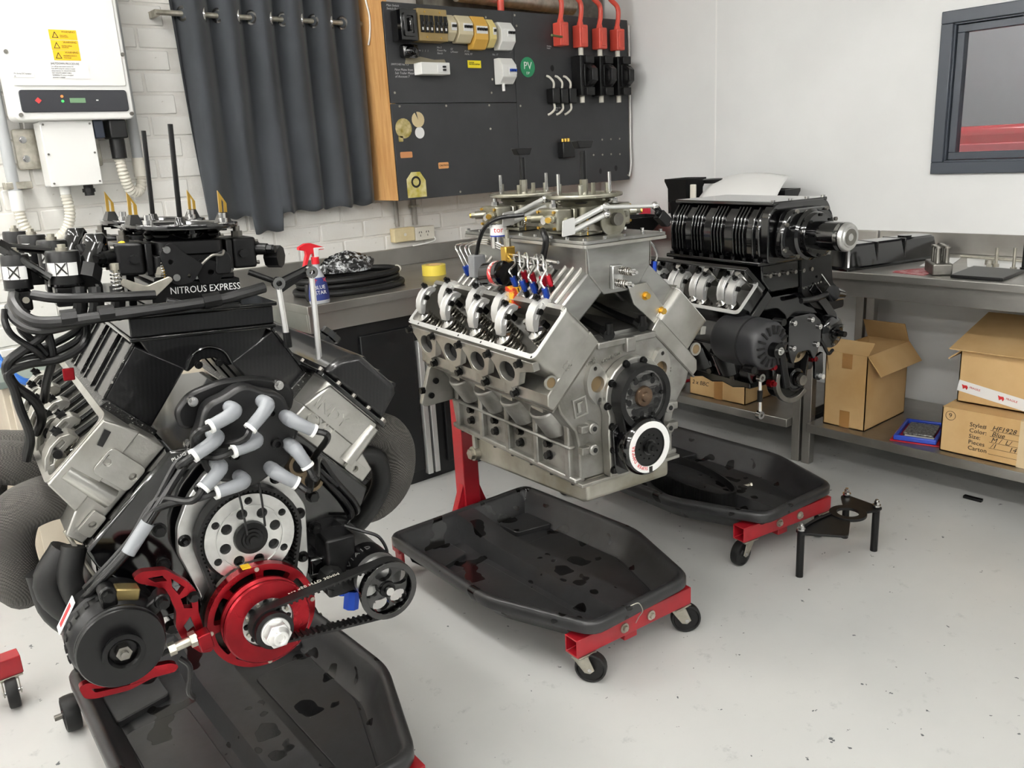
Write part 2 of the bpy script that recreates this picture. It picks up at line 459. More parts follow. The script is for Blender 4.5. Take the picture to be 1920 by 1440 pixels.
# ceiling lamps: twin fluorescent battens
def lamp(x, y, rz, label, cat='fluorescent lamps on the ceiling'):
    e = empty('fluorescent_lamp', (x, y, ZC), (0, 0, rz))
    MB().box(-.62, .62, -.075, .075, -.06, 0).build('housing', M_lampbody, e, bev=.006)
    for s in (-1, 1):
        MB().cyl((-.59, s*.05, -.085), (.59, s*.05, -.085), .014, None, 10).build('tube', M_tubelit, e)
        for t in (-1, 1): MB().box(t*.6-.012, t*.6+.012, s*.05-.016, s*.05+.016, -.1, -.06).build('tube_holder', M_lampbody, e, smooth=0)
    tag(e, label, 'lamp', cat)
for x in (.25, -1.75, -3.4):
    for y in (2.85, 1.3, -.25, -1.8):
        lamp(x, y, 90, {.25: 'twin tube fluorescent batten in the row over the engines', -1.75: 'twin tube fluorescent batten in the row between the two others', -3.4: 'added twin tube batten in the unseen row by the side wall, lifting low-angle light'}[x])  # outermost row is added, out of view, to lift low-angle light under the bench

for x in (-.6, 1.3, 2.9):
    lamp(x, -2.9, 0, 'added twin tube batten in the unseen cross row brightening the brick wall')  # added row out of view, brightening the brick wall face-on
lamp(XR+.85, 1.8, 90, 'added batten brightening the room beyond the window', 'added lamps beyond the window')  # added lamp so the red vehicle behind the glass shows

# ------------------------------------------------------------------ benches
bb = empty('back_workbench', (2.3, 3.4, 0)); bb.location = (0, 0, 0)
MB().box(1.457, 3.198, 3.015, YB-.005, .865, .9).build('bench_top', M_ss, bb, bev=.003)
MB().box(1.457, 3.195, YB-.03, YB-.003, .9, .99).build('backsplash', M_ss, bb, bev=.002)
MB().box(1.47, 3.19, 3.035, 3.055, .785, .865).box(1.47, 1.49, 3.055, YB-.02, .785, .865).build('apron', M_ss, bb, bev=.002)
tag(bb, 'stainless steel workbench along the brick wall with a low backsplash', 'workbench')
cab = empty('black_tool_cabinet', (0, 0, 0))
Mcab = mat('black_cabinet_paint', '#121315', .38)
MB().box(1.50, 3.1, 3.075, 3.72, .0, .785).build('body', Mcab, cab, bev=.003)
for x0, x1 in ((1.70, 1.965), (2.1, 2.55), (2.57, 3.05)):
    MB().box(x0, x1, 3.058, 3.075, .06, .73).build('door', Mcab, cab, bev=.004)
for x in (1.988, 2.028):
    MB().box(x-.013, x+.013, 3.045, 3.075, .035, .66).build('edge_strip', M_bright, cab, bev=.002)
MB().box(1.56, 1.60, 3.07, 3.076, .735, .765).build('latch_plate', M_dsteel, cab)
tag(cab, 'black steel cabinet with pale edge strips under the stainless bench', 'cabinet')

rb = empty('side_workbench', (0, 0, 0))
MB().box(3.2, XR-.002, -.6, 3.735, .87, .9).build('bench_top', M_ss2, rb, bev=.003)
MB().box(XR-.022, XR-.003, -.6, 1.945, .9, .99).build('backsplash', M_ss2, rb, bev=.002)
MB().box(XR-.022, XR-.003, 1.955, 3.73, .9, .99).build('backsplash', M_ss2, rb, bev=.002)
MB().box(3.2, XR-.022, YB-.03, YB-.003, .9, .99).build('backsplash', M_ss2, rb, bev=.002)
MB().box(3.235, 3.26, -.6, 3.0, .795, .87).build('apron', M_ss2, rb, bev=.002)
for y in (-.4, 1.931, 1.983, 2.9):
    for x in (3.3, 3.82):
        MB().box(x-.02, x+.02, y-.02, y+.02, 0, .87).build('leg', M_ss2, rb, bev=.003)
MB().box(3.24, 3.88, -.5, 1.91, .165, .205).build('lower_shelf', M_ss2, rb, bev=.003)
MB().box(3.24, 3.88, 2.005, 2.95, .165, .205).build('lower_shelf', M_ss2, rb, bev=.003)
tag(rb, 'stainless steel workbench with lower shelf along the white wall', 'workbench')

lc = empty('low_cabinet', (0, 0, 0))
Mcream = mat('cream_metal', '#cfc6b4', .45, col2='#bfb5a2', scale=5)
MB().box(.42, 1.42, 3.3, 3.74, 0, .75).build('body', Mcream, lc, bev=.004)
MB().box(.40, 1.43, 3.27, 3.75, .75, .775).build('top', mat('grey_green_top', '#6e7a74', .5), lc, bev=.003)
for x in (.44, .93):
    d = MB().box(x, x+.47, 3.288, 3.3, .05, .72).build('door', Mcream, lc, bev=.003)
    MB().cyl((x+.38, 3.278, .6), (x+.38, 3.29, .6), .012).build('knob', M_dsteel, d)
tag(lc, 'low cream metal cabinet with grey green top against the brick wall', 'cabinet')
# ------------------------------------------------------------------ things on the brick wall
WF = lambda x, y, z: tf((x, y, z), (1, 0, 0), (0, 0, 1))       # text on a face that looks towards -y
inv = empty('solar_inverter', (.9, 3.66, 1.65)); inv.location = (0, 0, 0)
Mw2 = mat('white_powder_coat', '#e6e6e3', .35)
poly = rpoly([(.685, 1.645), (1.102, 1.645), (1.102, 2.24), (.685, 2.24)], .025)
MB(FY).plate([poly], 3.575, 3.70).build('body', Mw2, inv, bev=.006, seg=3)
MB().box(.73, 1.06, 3.70, 3.755, 1.72, 2.2).build('heat_sink', M_dsteel, inv)
MB(FY).plate([rpoly([(.70, 1.765), (1.087, 1.765), (1.087, 2.235), (.70, 2.235)], .01)], 3.570, 3.576).build('front_cover', Mw2, inv, bev=.002)
pn = MB(FY).plate([rpoly([(.711, 1.673), (1.083, 1.673), (1.083, 1.751), (.711, 1.751)], .012)], 3.569, 3.577).build('display_panel', mat('display_panel_black', '#23242a', .3), inv, bev=.002)
MB().box(.876, .930, 3.567, 3.570, 1.705, 1.722).build('screen', mat('lcd_green', '#5c7a5a', .3, emit=(hexc('#6d9a70'), .25)), pn, smooth=0)
MB(FY @ T(.770, 1.714, 0) @ RZ(45)).box(-.008, .008, -.008, .008, 3.567, 3.570).build('emblem', mat('emblem_red', '#d04040', .4), pn, smooth=0)
for z, c in ((1.728, '#c9743a'), (1.711, '#3fae5a')):
    MB().cyl((.851, 3.566, z), (.851, 3.57, z), .005, None, 12).build('indicator', mat('indicator_'+c[1:], c, .4, emit=(hexc(c), .8)), pn)
MB().box(.968, .976, 3.5675, 3.57, 1.712, 1.716).build('button', M_whitep, pn, smooth=0)
for x, z in ((.705, 1.665), (1.09, 1.664), (1.092, 1.88), (.697, 1.88)):
    MB().cyl((x, 3.566, z), (x, 3.576, z), .007, None, 12).build('screw', M_dsteel, inv)
for k, z in enumerate((1.942, 1.906, 1.871)):
    st = MB().box(.847+.001*k, .940, 3.5685, 3.5705, z-.017, z+.017).build('warning_sticker', M_yellow, inv, smooth=0)
    MB(FY).plate([[(.855, z-.011), (.877, z-.011), (.866, z+.011)], [(.8585, z-.009), (.8735, z-.009), (.866, z+.006)]], 3.568, 3.569).build('warning_triangle', M_ink, st, smooth=0)
    text('lettering', 'WARNING', .0095, M_ink, st, WF(.889, 3.5684, z+.010))
    text('lettering', ('DUAL SUPPLY\nISOLATE BOTH', 'MULTIPLE SUPPLIES\nISOLATE ALL', 'HAZARDOUS D.C.\nVOLTAGE')[k], .0052 if k < 2 else .0072, M_ink, st, WF(.882, 3.5684, z-.005), sx=.8)
st = MB().box(.829, .960, 3.5685, 3.5705, 1.790, 1.851).build('procedure_sticker', M_whitep, inv, smooth=0)
text('lettering', 'SHUTDOWN PROCEDURE', .0102, M_ink, st, WF(.834, 3.5684, 1.842), sx=.8)
for i in range(6):
    text('lettering', ('Turn off the main switch inverter AC', 'Turn off PV array DC isolators located', 'below inverter. DC ISOLATOR DOES', 'NOT ISOLATE ARRAY CABLE', 'WARNING: PV array is energised', 'whenever in daylight')[i], .0060, M_ink, st, WF(.833, 3.5684, 1.832-.0075*i), sx=.85)
st = MB().box(.705, .772, 3.5685, 3.5705, 1.793, 1.812).build('isolator_sticker', M_whitep, inv, smooth=0)
text('lettering', 'PV Array DC Isolator', .0075, M_ink, st, WF(.708, 3.5684, 1.806), sx=.85)
text('lettering', 'A', .007, M_ink, st, WF(.708, 3.5684, 1.797))
tag(inv, 'white wall inverter box with yellow warning stickers and dark display strip', 'inverter')

jb = empty('junction_box', (0, 0, 0))
MB().box(.768, .948, 3.615, 3.72, 1.408, 1.643).build('body', Mw2, jb, bev=.004)
MB().box(.766, .950, 3.605, 3.615, 1.406, 1.645).build('lid', Mw2, jb, bev=.003)
for x in (.777, .939):
    for z in (1.418, 1.525, 1.632): MB().cyl((x, 3.602, z), (x, 3.606, z), .004, None, 10).build('screw', M_dsteel, jb)
MB().cyl((.905, 3.65, 1.365), (.905, 3.65, 1.408), .018, None, 16).cyl((.905, 3.65, 1.378), (.905, 3.65, 1.392), .024, None, 8).build('cable_gland', M_plastic, jb)
MB().cyl((.822, 3.66, 1.375), (.822, 3.66, 1.408), .019).build('conduit_adapter', M_white, jb)
tag(jb, 'small white junction box hanging under the inverter', 'junction box')

sp = empty('steel_wall_plate', (0, 0, 0))
MB(FY).plate([rpoly([(.695, 1.475), (1.0, 1.475), (1.0, 1.625), (.695, 1.625)], .012)], 3.745, 3.758).build('plate', M_zinc, sp, bev=.002)
for z in (1.585, 1.515): MB().bolt((.728, 3.745, z), (0, -1, 0), .010).build('bolt', M_steel, sp)
tag(sp, 'zinc plated steel mounting plate bolted beside the junction box', 'bracket')

iso = empty('black_isolator_plug', (0, 0, 0))
MB().box(1.008, 1.072, 3.60, 3.70, 1.575, 1.645).build('body', M_plastic, iso, bev=.005)
MB().cyl((1.04, 3.65, 1.50), (1.04, 3.65, 1.575), .028, None, 20).build('collar', M_plastic, iso)
MB().box(.954, .990, 3.61, 3.69, 1.578, 1.645).build('connector', mat('blue_black_connector', '#232a38', .4), iso, bev=.003)
tag(iso, 'black plug connector under the inverter with corrugated conduit', 'connector')

M_cond = mat('cream_conduit', '#d8d4c8', .45)
def corrugated(pts, r, name, label, mt=M_cond, pitch=.013):
    P = smooth_path(pts, 24)
    D = [0]
    for a, b_ in zip(P, P[1:]): D.append(D[-1] + (b_-a).length)
    n = int(D[-1]/(pitch/2)); out = []; rr = []
    j = 0
    for k in range(n+1):
        d = D[-1]*k/n
        while j < len(D)-2 and D[j+1] < d: j += 1
        t = (d-D[j])/max(1e-9, D[j+1]-D[j]); out.append(P[j].lerp(P[j+1], t)); rr.append(r if k % 2 else r*.80)
    o = MB().tube(out, rr, 14, 1).build(name, mt, smooth=25)
    return tag(o, label, 'conduit')
corrugated([(1.04, 3.655, 1.50), (1.045, 3.655, 1.44), (1.065, 3.675, 1.38), (1.10, 3.70, 1.365), (1.125, 3.715, 1.39), (1.13, 3.72, 1.43)], .022, 'corrugated_conduit', 'cream corrugated conduit looping below the black plug connector')
corrugated([(.822, 3.66, 1.375), (.825, 3.665, 1.30), (.80, 3.68, 1.235), (.745, 3.70, 1.20), (.69, 3.71, 1.225), (.665, 3.715, 1.285), (.662, 3.72, 1.33)], .021, 'corrugated_conduit', 'cream corrugated conduit looping up under the junction box')
cp = empty('wall_conduit', (0, 0, 0))
MB().cyl((.662, 3.72, 1.33), (.662, 3.72, 2.3), .021, None, 16).build('pipe', mat('grey_conduit', '#a9acad', .5), cp)
MB().cyl((.662, 3.72, 1.325), (.662, 3.72, 1.40), .0245, None, 16).build('coupling', M_white, cp)
MB().box(.632, .722, 3.70, 3.765, 1.405, 1.432).build('saddle', M_zinc, cp, bev=.002)
tag(cp, 'grey conduit pipe running up the brick wall behind the inverter', 'conduit')
cp = empty('wall_conduit', (0, 0, 0))
MB().cyl((1.13, 3.72, 1.43), (1.13, 3.72, 2.3), .021, None, 16).build('pipe', MATS['grey_conduit'], cp)
MB().cyl((1.13, 3.72, 1.425), (1.13, 3.72, 1.50), .0245, None, 16).build('coupling', M_cond, cp)
tag(cp, 'grey conduit pipe rising behind the inverter beside the brick joint', 'conduit')

# curtain on its rod
rod = empty('curtain_rod', (0, 0, 0))
MB().cyl((1.28, 3.69, 2.058), (2.232, 3.69, 2.058), .011, None, 14).build('pole', M_zinc, rod)
for x in (1.29, 2.222): MB().box(x-.008, x+.008, 3.69, YB, 2.045, 2.07).build('bracket', M_zinc, rod)
tag(rod, 'pale metal curtain rod in front of the brick wall', 'curtain rod')
cur = empty('charcoal_curtain', (0, 0, 0))
rows = []
NX, NZ = 150, 26
for j in range(NZ+1):
    t = j/NZ; row = []
    for i in range(NX+1):
        u = i/NX
        x = 1.335 + u*.885
        if u < .05: x += (1-t)*-.0 + t*.035*(1-u/.05)
        zb = 1.232 - .012*(1-u) - (.075 if .27 < u < .42 else .0) + .006*math.sin(u*60)
        zt = 2.135 + .07*u
        z = zt + (zb-zt)*t
        amp = .045*(1-.35*t)
        y = 3.685 + amp*math.sin(u*2*PI*6.0 + .4) + .012*math.sin(u*41+t*3) * t + .01*math.sin(u*17 + t*4)*t
        x += .012*math.sin(u*2*PI*6+1.2)*(1-t) + .008*t*math.sin(u*29+2)
        row.append((x, y, z))
    rows.append(row)
cl = MB().grid(rows).build('cloth', M_curt, cur, smooth=80, recalc=False)
sd = cl.modifiers.new('solid', 'SOLIDIFY'); sd.thickness = .003
for k in range(1, 12):
    u = (k*PI-.4)/(2*PI*6.0); sg = 1 if k % 2 == 0 else -1
    x = 1.335 + u*.885 + .012*math.sin(u*2*PI*6+1.2)
    MB().lathe([(.019, -.0045), (.030, -.0045), (.031, 0), (.030, .0045), (.019, .0045), (.019, -.0045)], (x, 3.686, 2.058), (1.7, -.885*sg, 0), 24).build('grommet', M_steel, cur)
tag(cur, 'dark charcoal grommet curtain hanging over the brick wall', 'curtain')

# ------------------------------------------------------------------ switchboard
sb = empty('switchboard', (0, 0, 0))
BY = 3.50
MB().box(2.236, 2.262, BY+.004, YB-.012, 1.243, 2.30).build('side_board', M_wood, sb, bev=.003)
MB().box(3.845, 3.868, BY+.004, YB-.012, 1.243, 2.13).build('side_board', M_wood, sb, bev=.003)
MB().box(2.262, 3.845, BY+.03, YB-.012, 1.243, 1.262).build('bottom_board', M_wood, sb, bev=.002)
MB().box(2.262, 3.845, BY+.03, YB-.012, 2.112, 2.13).build('top_board', M_wood, sb, bev=.002)
MB().box(2.236, 3.005, BY, BY+.012, 1.689, 2.128).build('panel', M_board, sb, bev=.001)
MB().box(2.236, 3.005, BY, BY+.012, 1.243, 1.686).build('panel', M_board, sb, bev=.001)
MB().box(3.0075, 3.868, BY, BY+.012, 1.243, 2.128).build('panel', M_board, sb, bev=.001)
for x, z in ((2.26, 1.735), (2.84, 1.735), (2.28, 1.675), (2.55, 1.675), (2.82, 1.675), (2.60, 1.26), (3.03, 1.67), (2.83, 2.09), (3.02, 2.11), (3.03, 2.06), (2.85, 1.80), (3.638, 1.48), (3.71, 1.48), (3.784, 1.48), (3.565, 1.398), (3.638, 1.396), (3.71, 1.396), (3.784, 1.393), (2.82, 1.56), (3.85, 1.27)):
    MB().cyl((x, BY-.003, z), (x, BY+.002, z), .0055, .0055, 10).build('screw', M_zinc, sb)
for x, z, rx, rz in ((3.27, 1.86, .012, .016), (3.47, 1.30, .012, .020), (3.62, 1.305, .010, .016), (3.75, 1.315, .012, .016)):
    MB(FY).plate([[(x+rx*math.cos(a*PI/8), z+rz*math.sin(a*PI/8)) for a in range(16)]], BY-.0008, BY+.001).build('hole', M_darkhole, sb, smooth=0)
# stickers and notes on the panel
MB(FY).plate([[(x, z) for x, z in circ(2.293, 1.575, .046, 18)]], BY-.001, BY+.001).build('worn_sticker', mat('worn_sticker', '#c9b98a', .6, col2='#8f8030', scale=30), sb, smooth=0)
MB(FY).plate([rpoly([(2.26, 1.515), (2.285, 1.515), (2.285, 1.54), (2.26, 1.54)], .004)], BY-.001, BY+.001).build('worn_sticker', MATS['worn_sticker'], sb, smooth=0)
MB(FY).plate([circ(2.379, 1.613, .036, 20)], BY-.001, BY+.001).build('round_sticker', mat('tan_sticker', '#cdbb92', .6), sb, smooth=0)
MB(FY).plate([[(2.379, 1.613), (2.37, 1.655), (2.36, 1.65)]], BY-.0015, BY-.0008).build('sticker_tear', M_board, sb, smooth=0)
MB(FY).plate([circ(2.383, 1.553, .027, 20)], BY-.001, BY+.001).build('round_sticker', M_whitep, sb, smooth=0)
MB(FY).plate([rpoly([(2.262, 1.440), (2.330, 1.440), (2.330, 1.468), (2.262, 1.468)], .006)], BY-.001, BY+.001).build('small_tag', mat('orange_tag', '#c98a5a', .6), sb, smooth=0)
MB(FY).plate([rpoly([(2.478, 1.379), (2.540, 1.379), (2.540, 1.409), (2.478, 1.409)], .006)], BY-.001, BY+.001).build('small_tag', mat('tan_tag', '#d69a62', .6), sb, smooth=0)
text('lettering', 'CAUTION', .012, M_ink, sb, WF(2.484, BY-.0014, 1.394))
st = MB(FY).plate([[(2.285, 1.252), (2.395, 1.252), (2.395, 1.33), (2.365, 1.372), (2.315, 1.372), (2.285, 1.34)]], BY-.001, BY+.001).build('torn_sticker', mat('torn_sticker', '#d8cf9a', .6, col2='#b4a438', scale=25), sb, smooth=0)
MB(FY).plate([circ(2.338, 1.325, .028, 16), circ(2.338, 1.325, .018, 16)], BY-.0016, BY-.0008).build('sticker_print', M_ink, st, smooth=0)
st = MB().box(2.700, 2.783, BY-.002, BY+.001, 1.852, 1.887).build('yellow_label', mat('bright_yellow_label', '#f2e022', .5), sb, smooth=0)
text('lettering', 'DANGER\nMULTIPLE SUPPLIES', .008, M_ink, st, WF(2.707, BY-.0024, 1.873))
pv = MB(FY).plate([circ(3.093, 1.862, .050, 32)], BY-.002, BY+.001).build('round_green_sign', mat('sign_green', '#1f8a5a', .5), sb, smooth=0)
text('lettering', 'PV', .052, M_whitep, pv, WF(3.093, BY-.0026, 1.868), align='CENTER')
text('lettering', 'DP', .018, M_whitep, pv, WF(3.093, BY-.0026, 1.832), align='CENTER')
Mch = mat('white_paint_pen', '#b9b9b9', .7)
for x, z, s, tx in ((2.255, 2.106, .014, 'Main Switch\nSwitch Board'), (2.275, 1.968, .013, 'Main Switch'), (2.40, 1.925, .011, 'Lights   |    |    |'), (2.52, 1.928, .013, 'No 5\nPower Pts\nBench'), (2.60, 1.93, .013, 'O/\nL/Power'), (2.685, 1.922, .013, 'P1 P2\nNO6, P7'), (2.253, 1.86, .012, 'SWITCHES No. 1.3'),
                    (2.27, 1.822, .015, 'New Mains from\nSub Trailer Meter\nof Account 7'), (2.86, 1.918, .013, 'No. 17'), (3.235, 1.965, .010, 'Welding\nSupply'), (3.27, 1.652, .012, 'Boring Bar\nLinish')):
    text('handwriting', tx, s, Mch, sb, WF(x, BY-.0006, z), shear=.25, ext=.0002)
tag(sb, 'black panelled electrical board with wooden side on the brick wall', 'switchboard')

def devbox(name, label, cat, x0, x1, z0, z1, d, mt, face=None, slope=0, group=None):
    e = empty(name, ((x0+x1)/2, BY, z0)); e.location = (0, 0, 0)
    mb = MB(FX)
    zc0, zc1 = z0, z1
    if slope:
        prof = [(BY-.001, z0), (BY-d*.55, z0), (BY-d, z0+(z1-z0)*.28), (BY-d, z0+(z1-z0)*.72), (BY-d*.55, z1), (BY-.001, z1)]
    else:
        prof = [(BY-.001, z0), (BY-d, z0), (BY-d, z1), (BY-.001, z1)]
    mb.plate([prof], x0, x1).build('housing', mt, e, bev=.003)
    return tag(e, label, cat, group), BY-d
Mtan = mat('tan_fuse_housing', '#a08a5c', .5, col2='#8c774a', scale=8)
Mivory = mat('aged_ivory', '#cfc4a4', .45)
Mamber = mat('amber_plastic', '#d8aa4e', .45)
Mpale = mat('pale_yellow_plastic', '#e0cd86', .45)
e, f = devbox('black_main_switch', 'glossy black main switch with a recessed handle on the board', 'switch', 2.272, 2.360, 1.955, 2.088, .085, M_gloss)
rect = [(2.285, 1.972), (2.347, 1.972), (2.347, 2.072), (2.285, 2.072)]
MB(FY).plate([rpoly(rect, .008), rpoly([(2.298, 1.985), (2.335, 1.985), (2.335, 2.060), (2.298, 2.060)], .006)], f-.008, f+.001).build('bezel', M_gloss, e, bev=.002)
MB().box(2.308, 2.325, f-.02, f+.001, 1.995, 2.05).build('handle', M_gloss, e, bev=.004)
e, f = devbox('fuse_bank', 'tan six way fuse bank with black fuse carriers on the board', 'fuse box', 2.376, 2.541, 1.958, 2.098, .07, Mtan)
for k in range(6):
    x = 2.387 + k*.0255 + (.004 if k > 2 else 0)
    s = MB().box(x, x+.019, f-.006, f+.001, 1.995, 2.068).build('fuse_carrier', M_plastic, e, bev=.001)
    MB().box(x+.004, x+.015, f-.014, f-.005, 2.026, 2.040).build('toggle', M_gloss, s)
    MB().box(x+.005, x+.013, f-.0068, f-.0055, 2.004, 2.016).build('number_mark', M_whitep, s, smooth=0)
for x, z in ((2.415, 2.083), (2.50, 2.083), (2.42, 1.975), (2.50, 1.972)): MB().cyl((x, f-.002, z), (x, f+.001, z), .004, None, 8).build('screw', M_brass, e)
def breaker(name, label, x0, x1, z0, z1, mt, n, tx0, tw, zc, mtog=M_plastic, d=.068):
    e, f = devbox(name, label, 'circuit breaker', x0, x1, z0, z1, d, mt, slope=1)
    MB().box(tx0-.003, tx0+tw*n+.001, f-.003, f+.002, zc-.017, zc+.017).build('label_window', M_whitep, e, smooth=0)
    for k in range(n):
        MB().box(tx0+k*tw, tx0+k*tw+tw*.62, f-.014, f+.001, zc-.004, zc+.008).build('toggle', mtog, e, bev=.001)
    return e
breaker('circuit_breaker', 'ivory two pole circuit breaker beside the tan fuse bank', 2.548, 2.597, 1.967, 2.083, Mivory, 2, 2.568, .013, 2.028)
breaker('circuit_breaker', 'wide ivory circuit breaker with three toggles next to the amber one', 2.611, 2.697, 1.961, 2.084, Mivory, 3, 2.640, .017, 2.028)
breaker('circuit_breaker', 'amber yellow four toggle circuit breaker on the board', 2.705, 2.789, 1.934, 2.085, Mamber, 4, 2.718, .016, 2.020)
breaker('circuit_breaker', 'narrow pale yellow circuit breaker between amber and white ones', 2.800, 2.842, 1.945, 2.075, Mpale, 1, 2.822, .014, 2.018)
breaker('white_breaker_box', 'white three toggle breaker enclosure at the top beside the pale yellow breaker', 2.872, 2.962, 1.936, 2.066, M_white, 3, 2.912, .015, 2.012, d=.07)
e = breaker('white_breaker_box', 'white breaker enclosure with blue toggles beside the round green sign', 2.866, 2.958, 1.773, 1.898, M_white, 3, 2.910, .015, 1.835, M_blue_fit, d=.07)
MB().cyl((2.89, BY-.04, 1.74), (2.89, BY-.04, 1.775), .008, None, 10).build('cable_stub', M_white, e)
e, f = devbox('white_power_outlet', 'low wide white breaker box mounted sideways under the fuse bank', 'circuit breaker', 2.378, 2.543, 1.812, 1.866, .065, M_white)
MB().box(2.47, 2.52, f-.003, f+.001, 1.822, 1.856).build('label_window', M_whitep, e, smooth=0)
for z in (1.832, 1.846): MB().box(2.497, 2.512, f-.012, f+.001, z-.004, z+.004).build('toggle', M_plastic, e)
e = empty('paint_patch', (0, 0, 0))
MB(FY).plate([[(2.33, 1.862), (2.34, 1.895), (2.36, 1.885), (2.42, 1.897), (2.50, 1.885), (2.56, 1.888), (2.57, 1.868), (2.50, 1.86), (2.40, 1.864)]], BY-.0009, BY+.001).build('bare_patch', mat('bare_patch', '#8d8570', .7), sb, smooth=0)
bpy.data.objects.remove(e)
dm = empty('dome_socket', (0, 0, 0))
MB(FY).plate([rpoly([(2.300, 1.885), (2.385, 1.885), (2.385, 1.945), (2.300, 1.945)], .015)], BY-.05, BY-.001).build('base', M_gloss, dm, bev=.012, seg=3)
MB().sphere((2.343, BY-.048, 1.915), (.036, .022, .026)).build('dome', M_gloss, dm)
MB().cyl((2.343, BY-.073, 1.92), (2.343, BY-.066, 1.92), .007, None, 10).build('screw', M_darkhole, dm)
tag(dm, 'glossy black domed fitting below the main switch', 'fitting')
# red conduit boxes with red flexes
Mredp = mat('orange_red_plastic', '#d04f40', .4)
for k, (x, zt, zb) in enumerate(((3.312, 2.085, 1.968), (3.457, 2.078, 1.965), (3.606, 2.070, 1.960), (3.748, 2.070, 1.957))):
    e = empty('red_cable_box', (0, 0, 0))
    MB(FY).plate([rpoly([(x-.030, zb), (x+.030, zb), (x+.030, zt), (x-.030, zt)], .008)], BY-.062, BY-.001).build('box', Mredp, e, bev=.004)
    MB().box(x-.016, x+.016, BY-.066, BY-.06, zb+.015, zt-.015).build('lid', Mredp, e, bev=.003)
    MB().cyl((x, BY-.032, zt), (x, BY-.032, zt+.018), .019, .015, 12).build('collar', Mredp, e)
    MB().tube([(x, BY-.032, zt+.015), (x+.012, BY-.032, zt+.07), (x+.005, BY-.03, zt+.12), (x-.05, BY-.02, zt+.17), (x-.06, BY+.02, zt+.3)], .013, 10).build('flexible_cable', Mredp, e)
    if k: MB().cyl((x, BY-.032, 1.925), (x, BY-.032, zb), .014, None, 12).build('outlet_stub', M_cond, e)
    else: MB().cyl((x-.02, BY-.06, 2.01), (x-.13, BY-.10, 2.008), .006, None, 8).build('green_wire', mat('green_wire', '#5a6a3a', .5), e)
    tag(e, ('red cable box with a green wire and no switch below', 'red cable box above the black isolator beside the fuse holders', 'red cable box between two others above the middle black isolator', 'red cable box beside the right wooden edge of the board')[k], 'cable box', 'red cable boxes')
for k, x in enumerate((3.392, 3.542, 3.686)):
    e = empty('black_isolator', (0, 0, 0))
    x = x+.018; x1 = x+.088
    MB().box(x, x1, BY-.075, BY-.001, 1.716, 1.922).build('body', M_plastic, e, bev=.004)
    MB().box(x+.025, x1-.002, BY-.095, BY-.074, 1.716, 1.758).build('lower_cover', M_satin, e, bev=.003)
    MB().box(x+.025, x1-.002, BY-.095, BY-.074, 1.88, 1.922).build('upper_cover', M_satin, e, bev=.003)
    MB().box(x+.02, x1+.004, BY-.085, BY-.074, 1.762, 1.876).build('cover', M_satin, e, bev=.003)
    h = MB(FX).plate([[(BY-.08, 1.765), (BY-.098, 1.768), (BY-.125, 1.79), (BY-.125, 1.85), (BY-.098, 1.872), (BY-.08, 1.874), (BY-.08, 1.86), (BY-.108, 1.843), (BY-.108, 1.797), (BY-.08, 1.78)]], x+.040, x+.080).build('handle', M_plastic, e, bev=.003)
    MB().cyl((x+.044, BY-.035, 1.68), (x+.044, BY-.035, 1.716), .014, None, 12).build('outlet_stub', M_cond, e)
    tag(e, ('black fused isolator next to the small fuse holders', 'black fused isolator between two like it', 'black fused isolator at the right edge of the board')[k], 'isolator', 'black isolators')
for k in range(3):
    x = 3.245 + k*.062
    e = empty('fuse_holder', (0, 0, 0))
    MB().box(x-.026, x+.026, BY-.055, BY-.001, 1.678, 1.755).build('body', M_plastic, e, bev=.005)
    MB().tube([(x, BY-.03, 1.75), (x-.002, BY-.035, 1.785), (x-.016, BY-.02, 1.812), (x-.024, BY-.005, 1.82)], .006, 8).build('wire', M_cond, e)
    MB().tube([(x, BY-.03, 1.68), (x-.002, BY-.035, 1.65), (x-.014, BY-.02, 1.63), (x-.024, BY-.005, 1.622)], .006, 8).build('wire', M_cond, e)
    tag(e, ('black porcelain fuse holder furthest from the isolators', 'black porcelain fuse holder in the middle of the three', 'black porcelain fuse holder beside the first isolator')[k], 'fuse holder', 'small black fuse holders')
e = empty('terminal_block', (0, 0, 0))
MB().box(3.285, 3.375, BY-.05, BY-.001, 1.392, 1.478).build('body', M_plastic, e, bev=.006)
for k in range(3): MB().cyl((3.30+k*.022, BY-.028, 1.475), (3.30+k*.022, BY-.028, 1.495), .008, None, 10).build('terminal', M_brass, e)
tag(e, 'black terminal block with three brass terminals low on the board', 'terminal block')
# cable down the right edge of the board
tag(MB().tube([(3.875, BY-.005, 2.10), (3.876, BY-.005, 1.7), (3.874, BY-.005, 1.45), (3.868, BY-.012, 1.33), (3.852, BY-.012, 1.262)], .005, 8).build('white_cable', M_white), 'thin white cable down the right edge of the switchboard', 'cable')
tag(MB().tube([(2.226, BY+.15, 2.30), (2.229, BY+.13, 2.16), (2.230, BY+.11, 2.08), (2.229, BY+.12, 2.0), (2.229, BY+.14, 1.96)], .004, 8).build('white_cable', M_white), 'thin white cable hanging on the wooden side of the switchboard', 'cable')
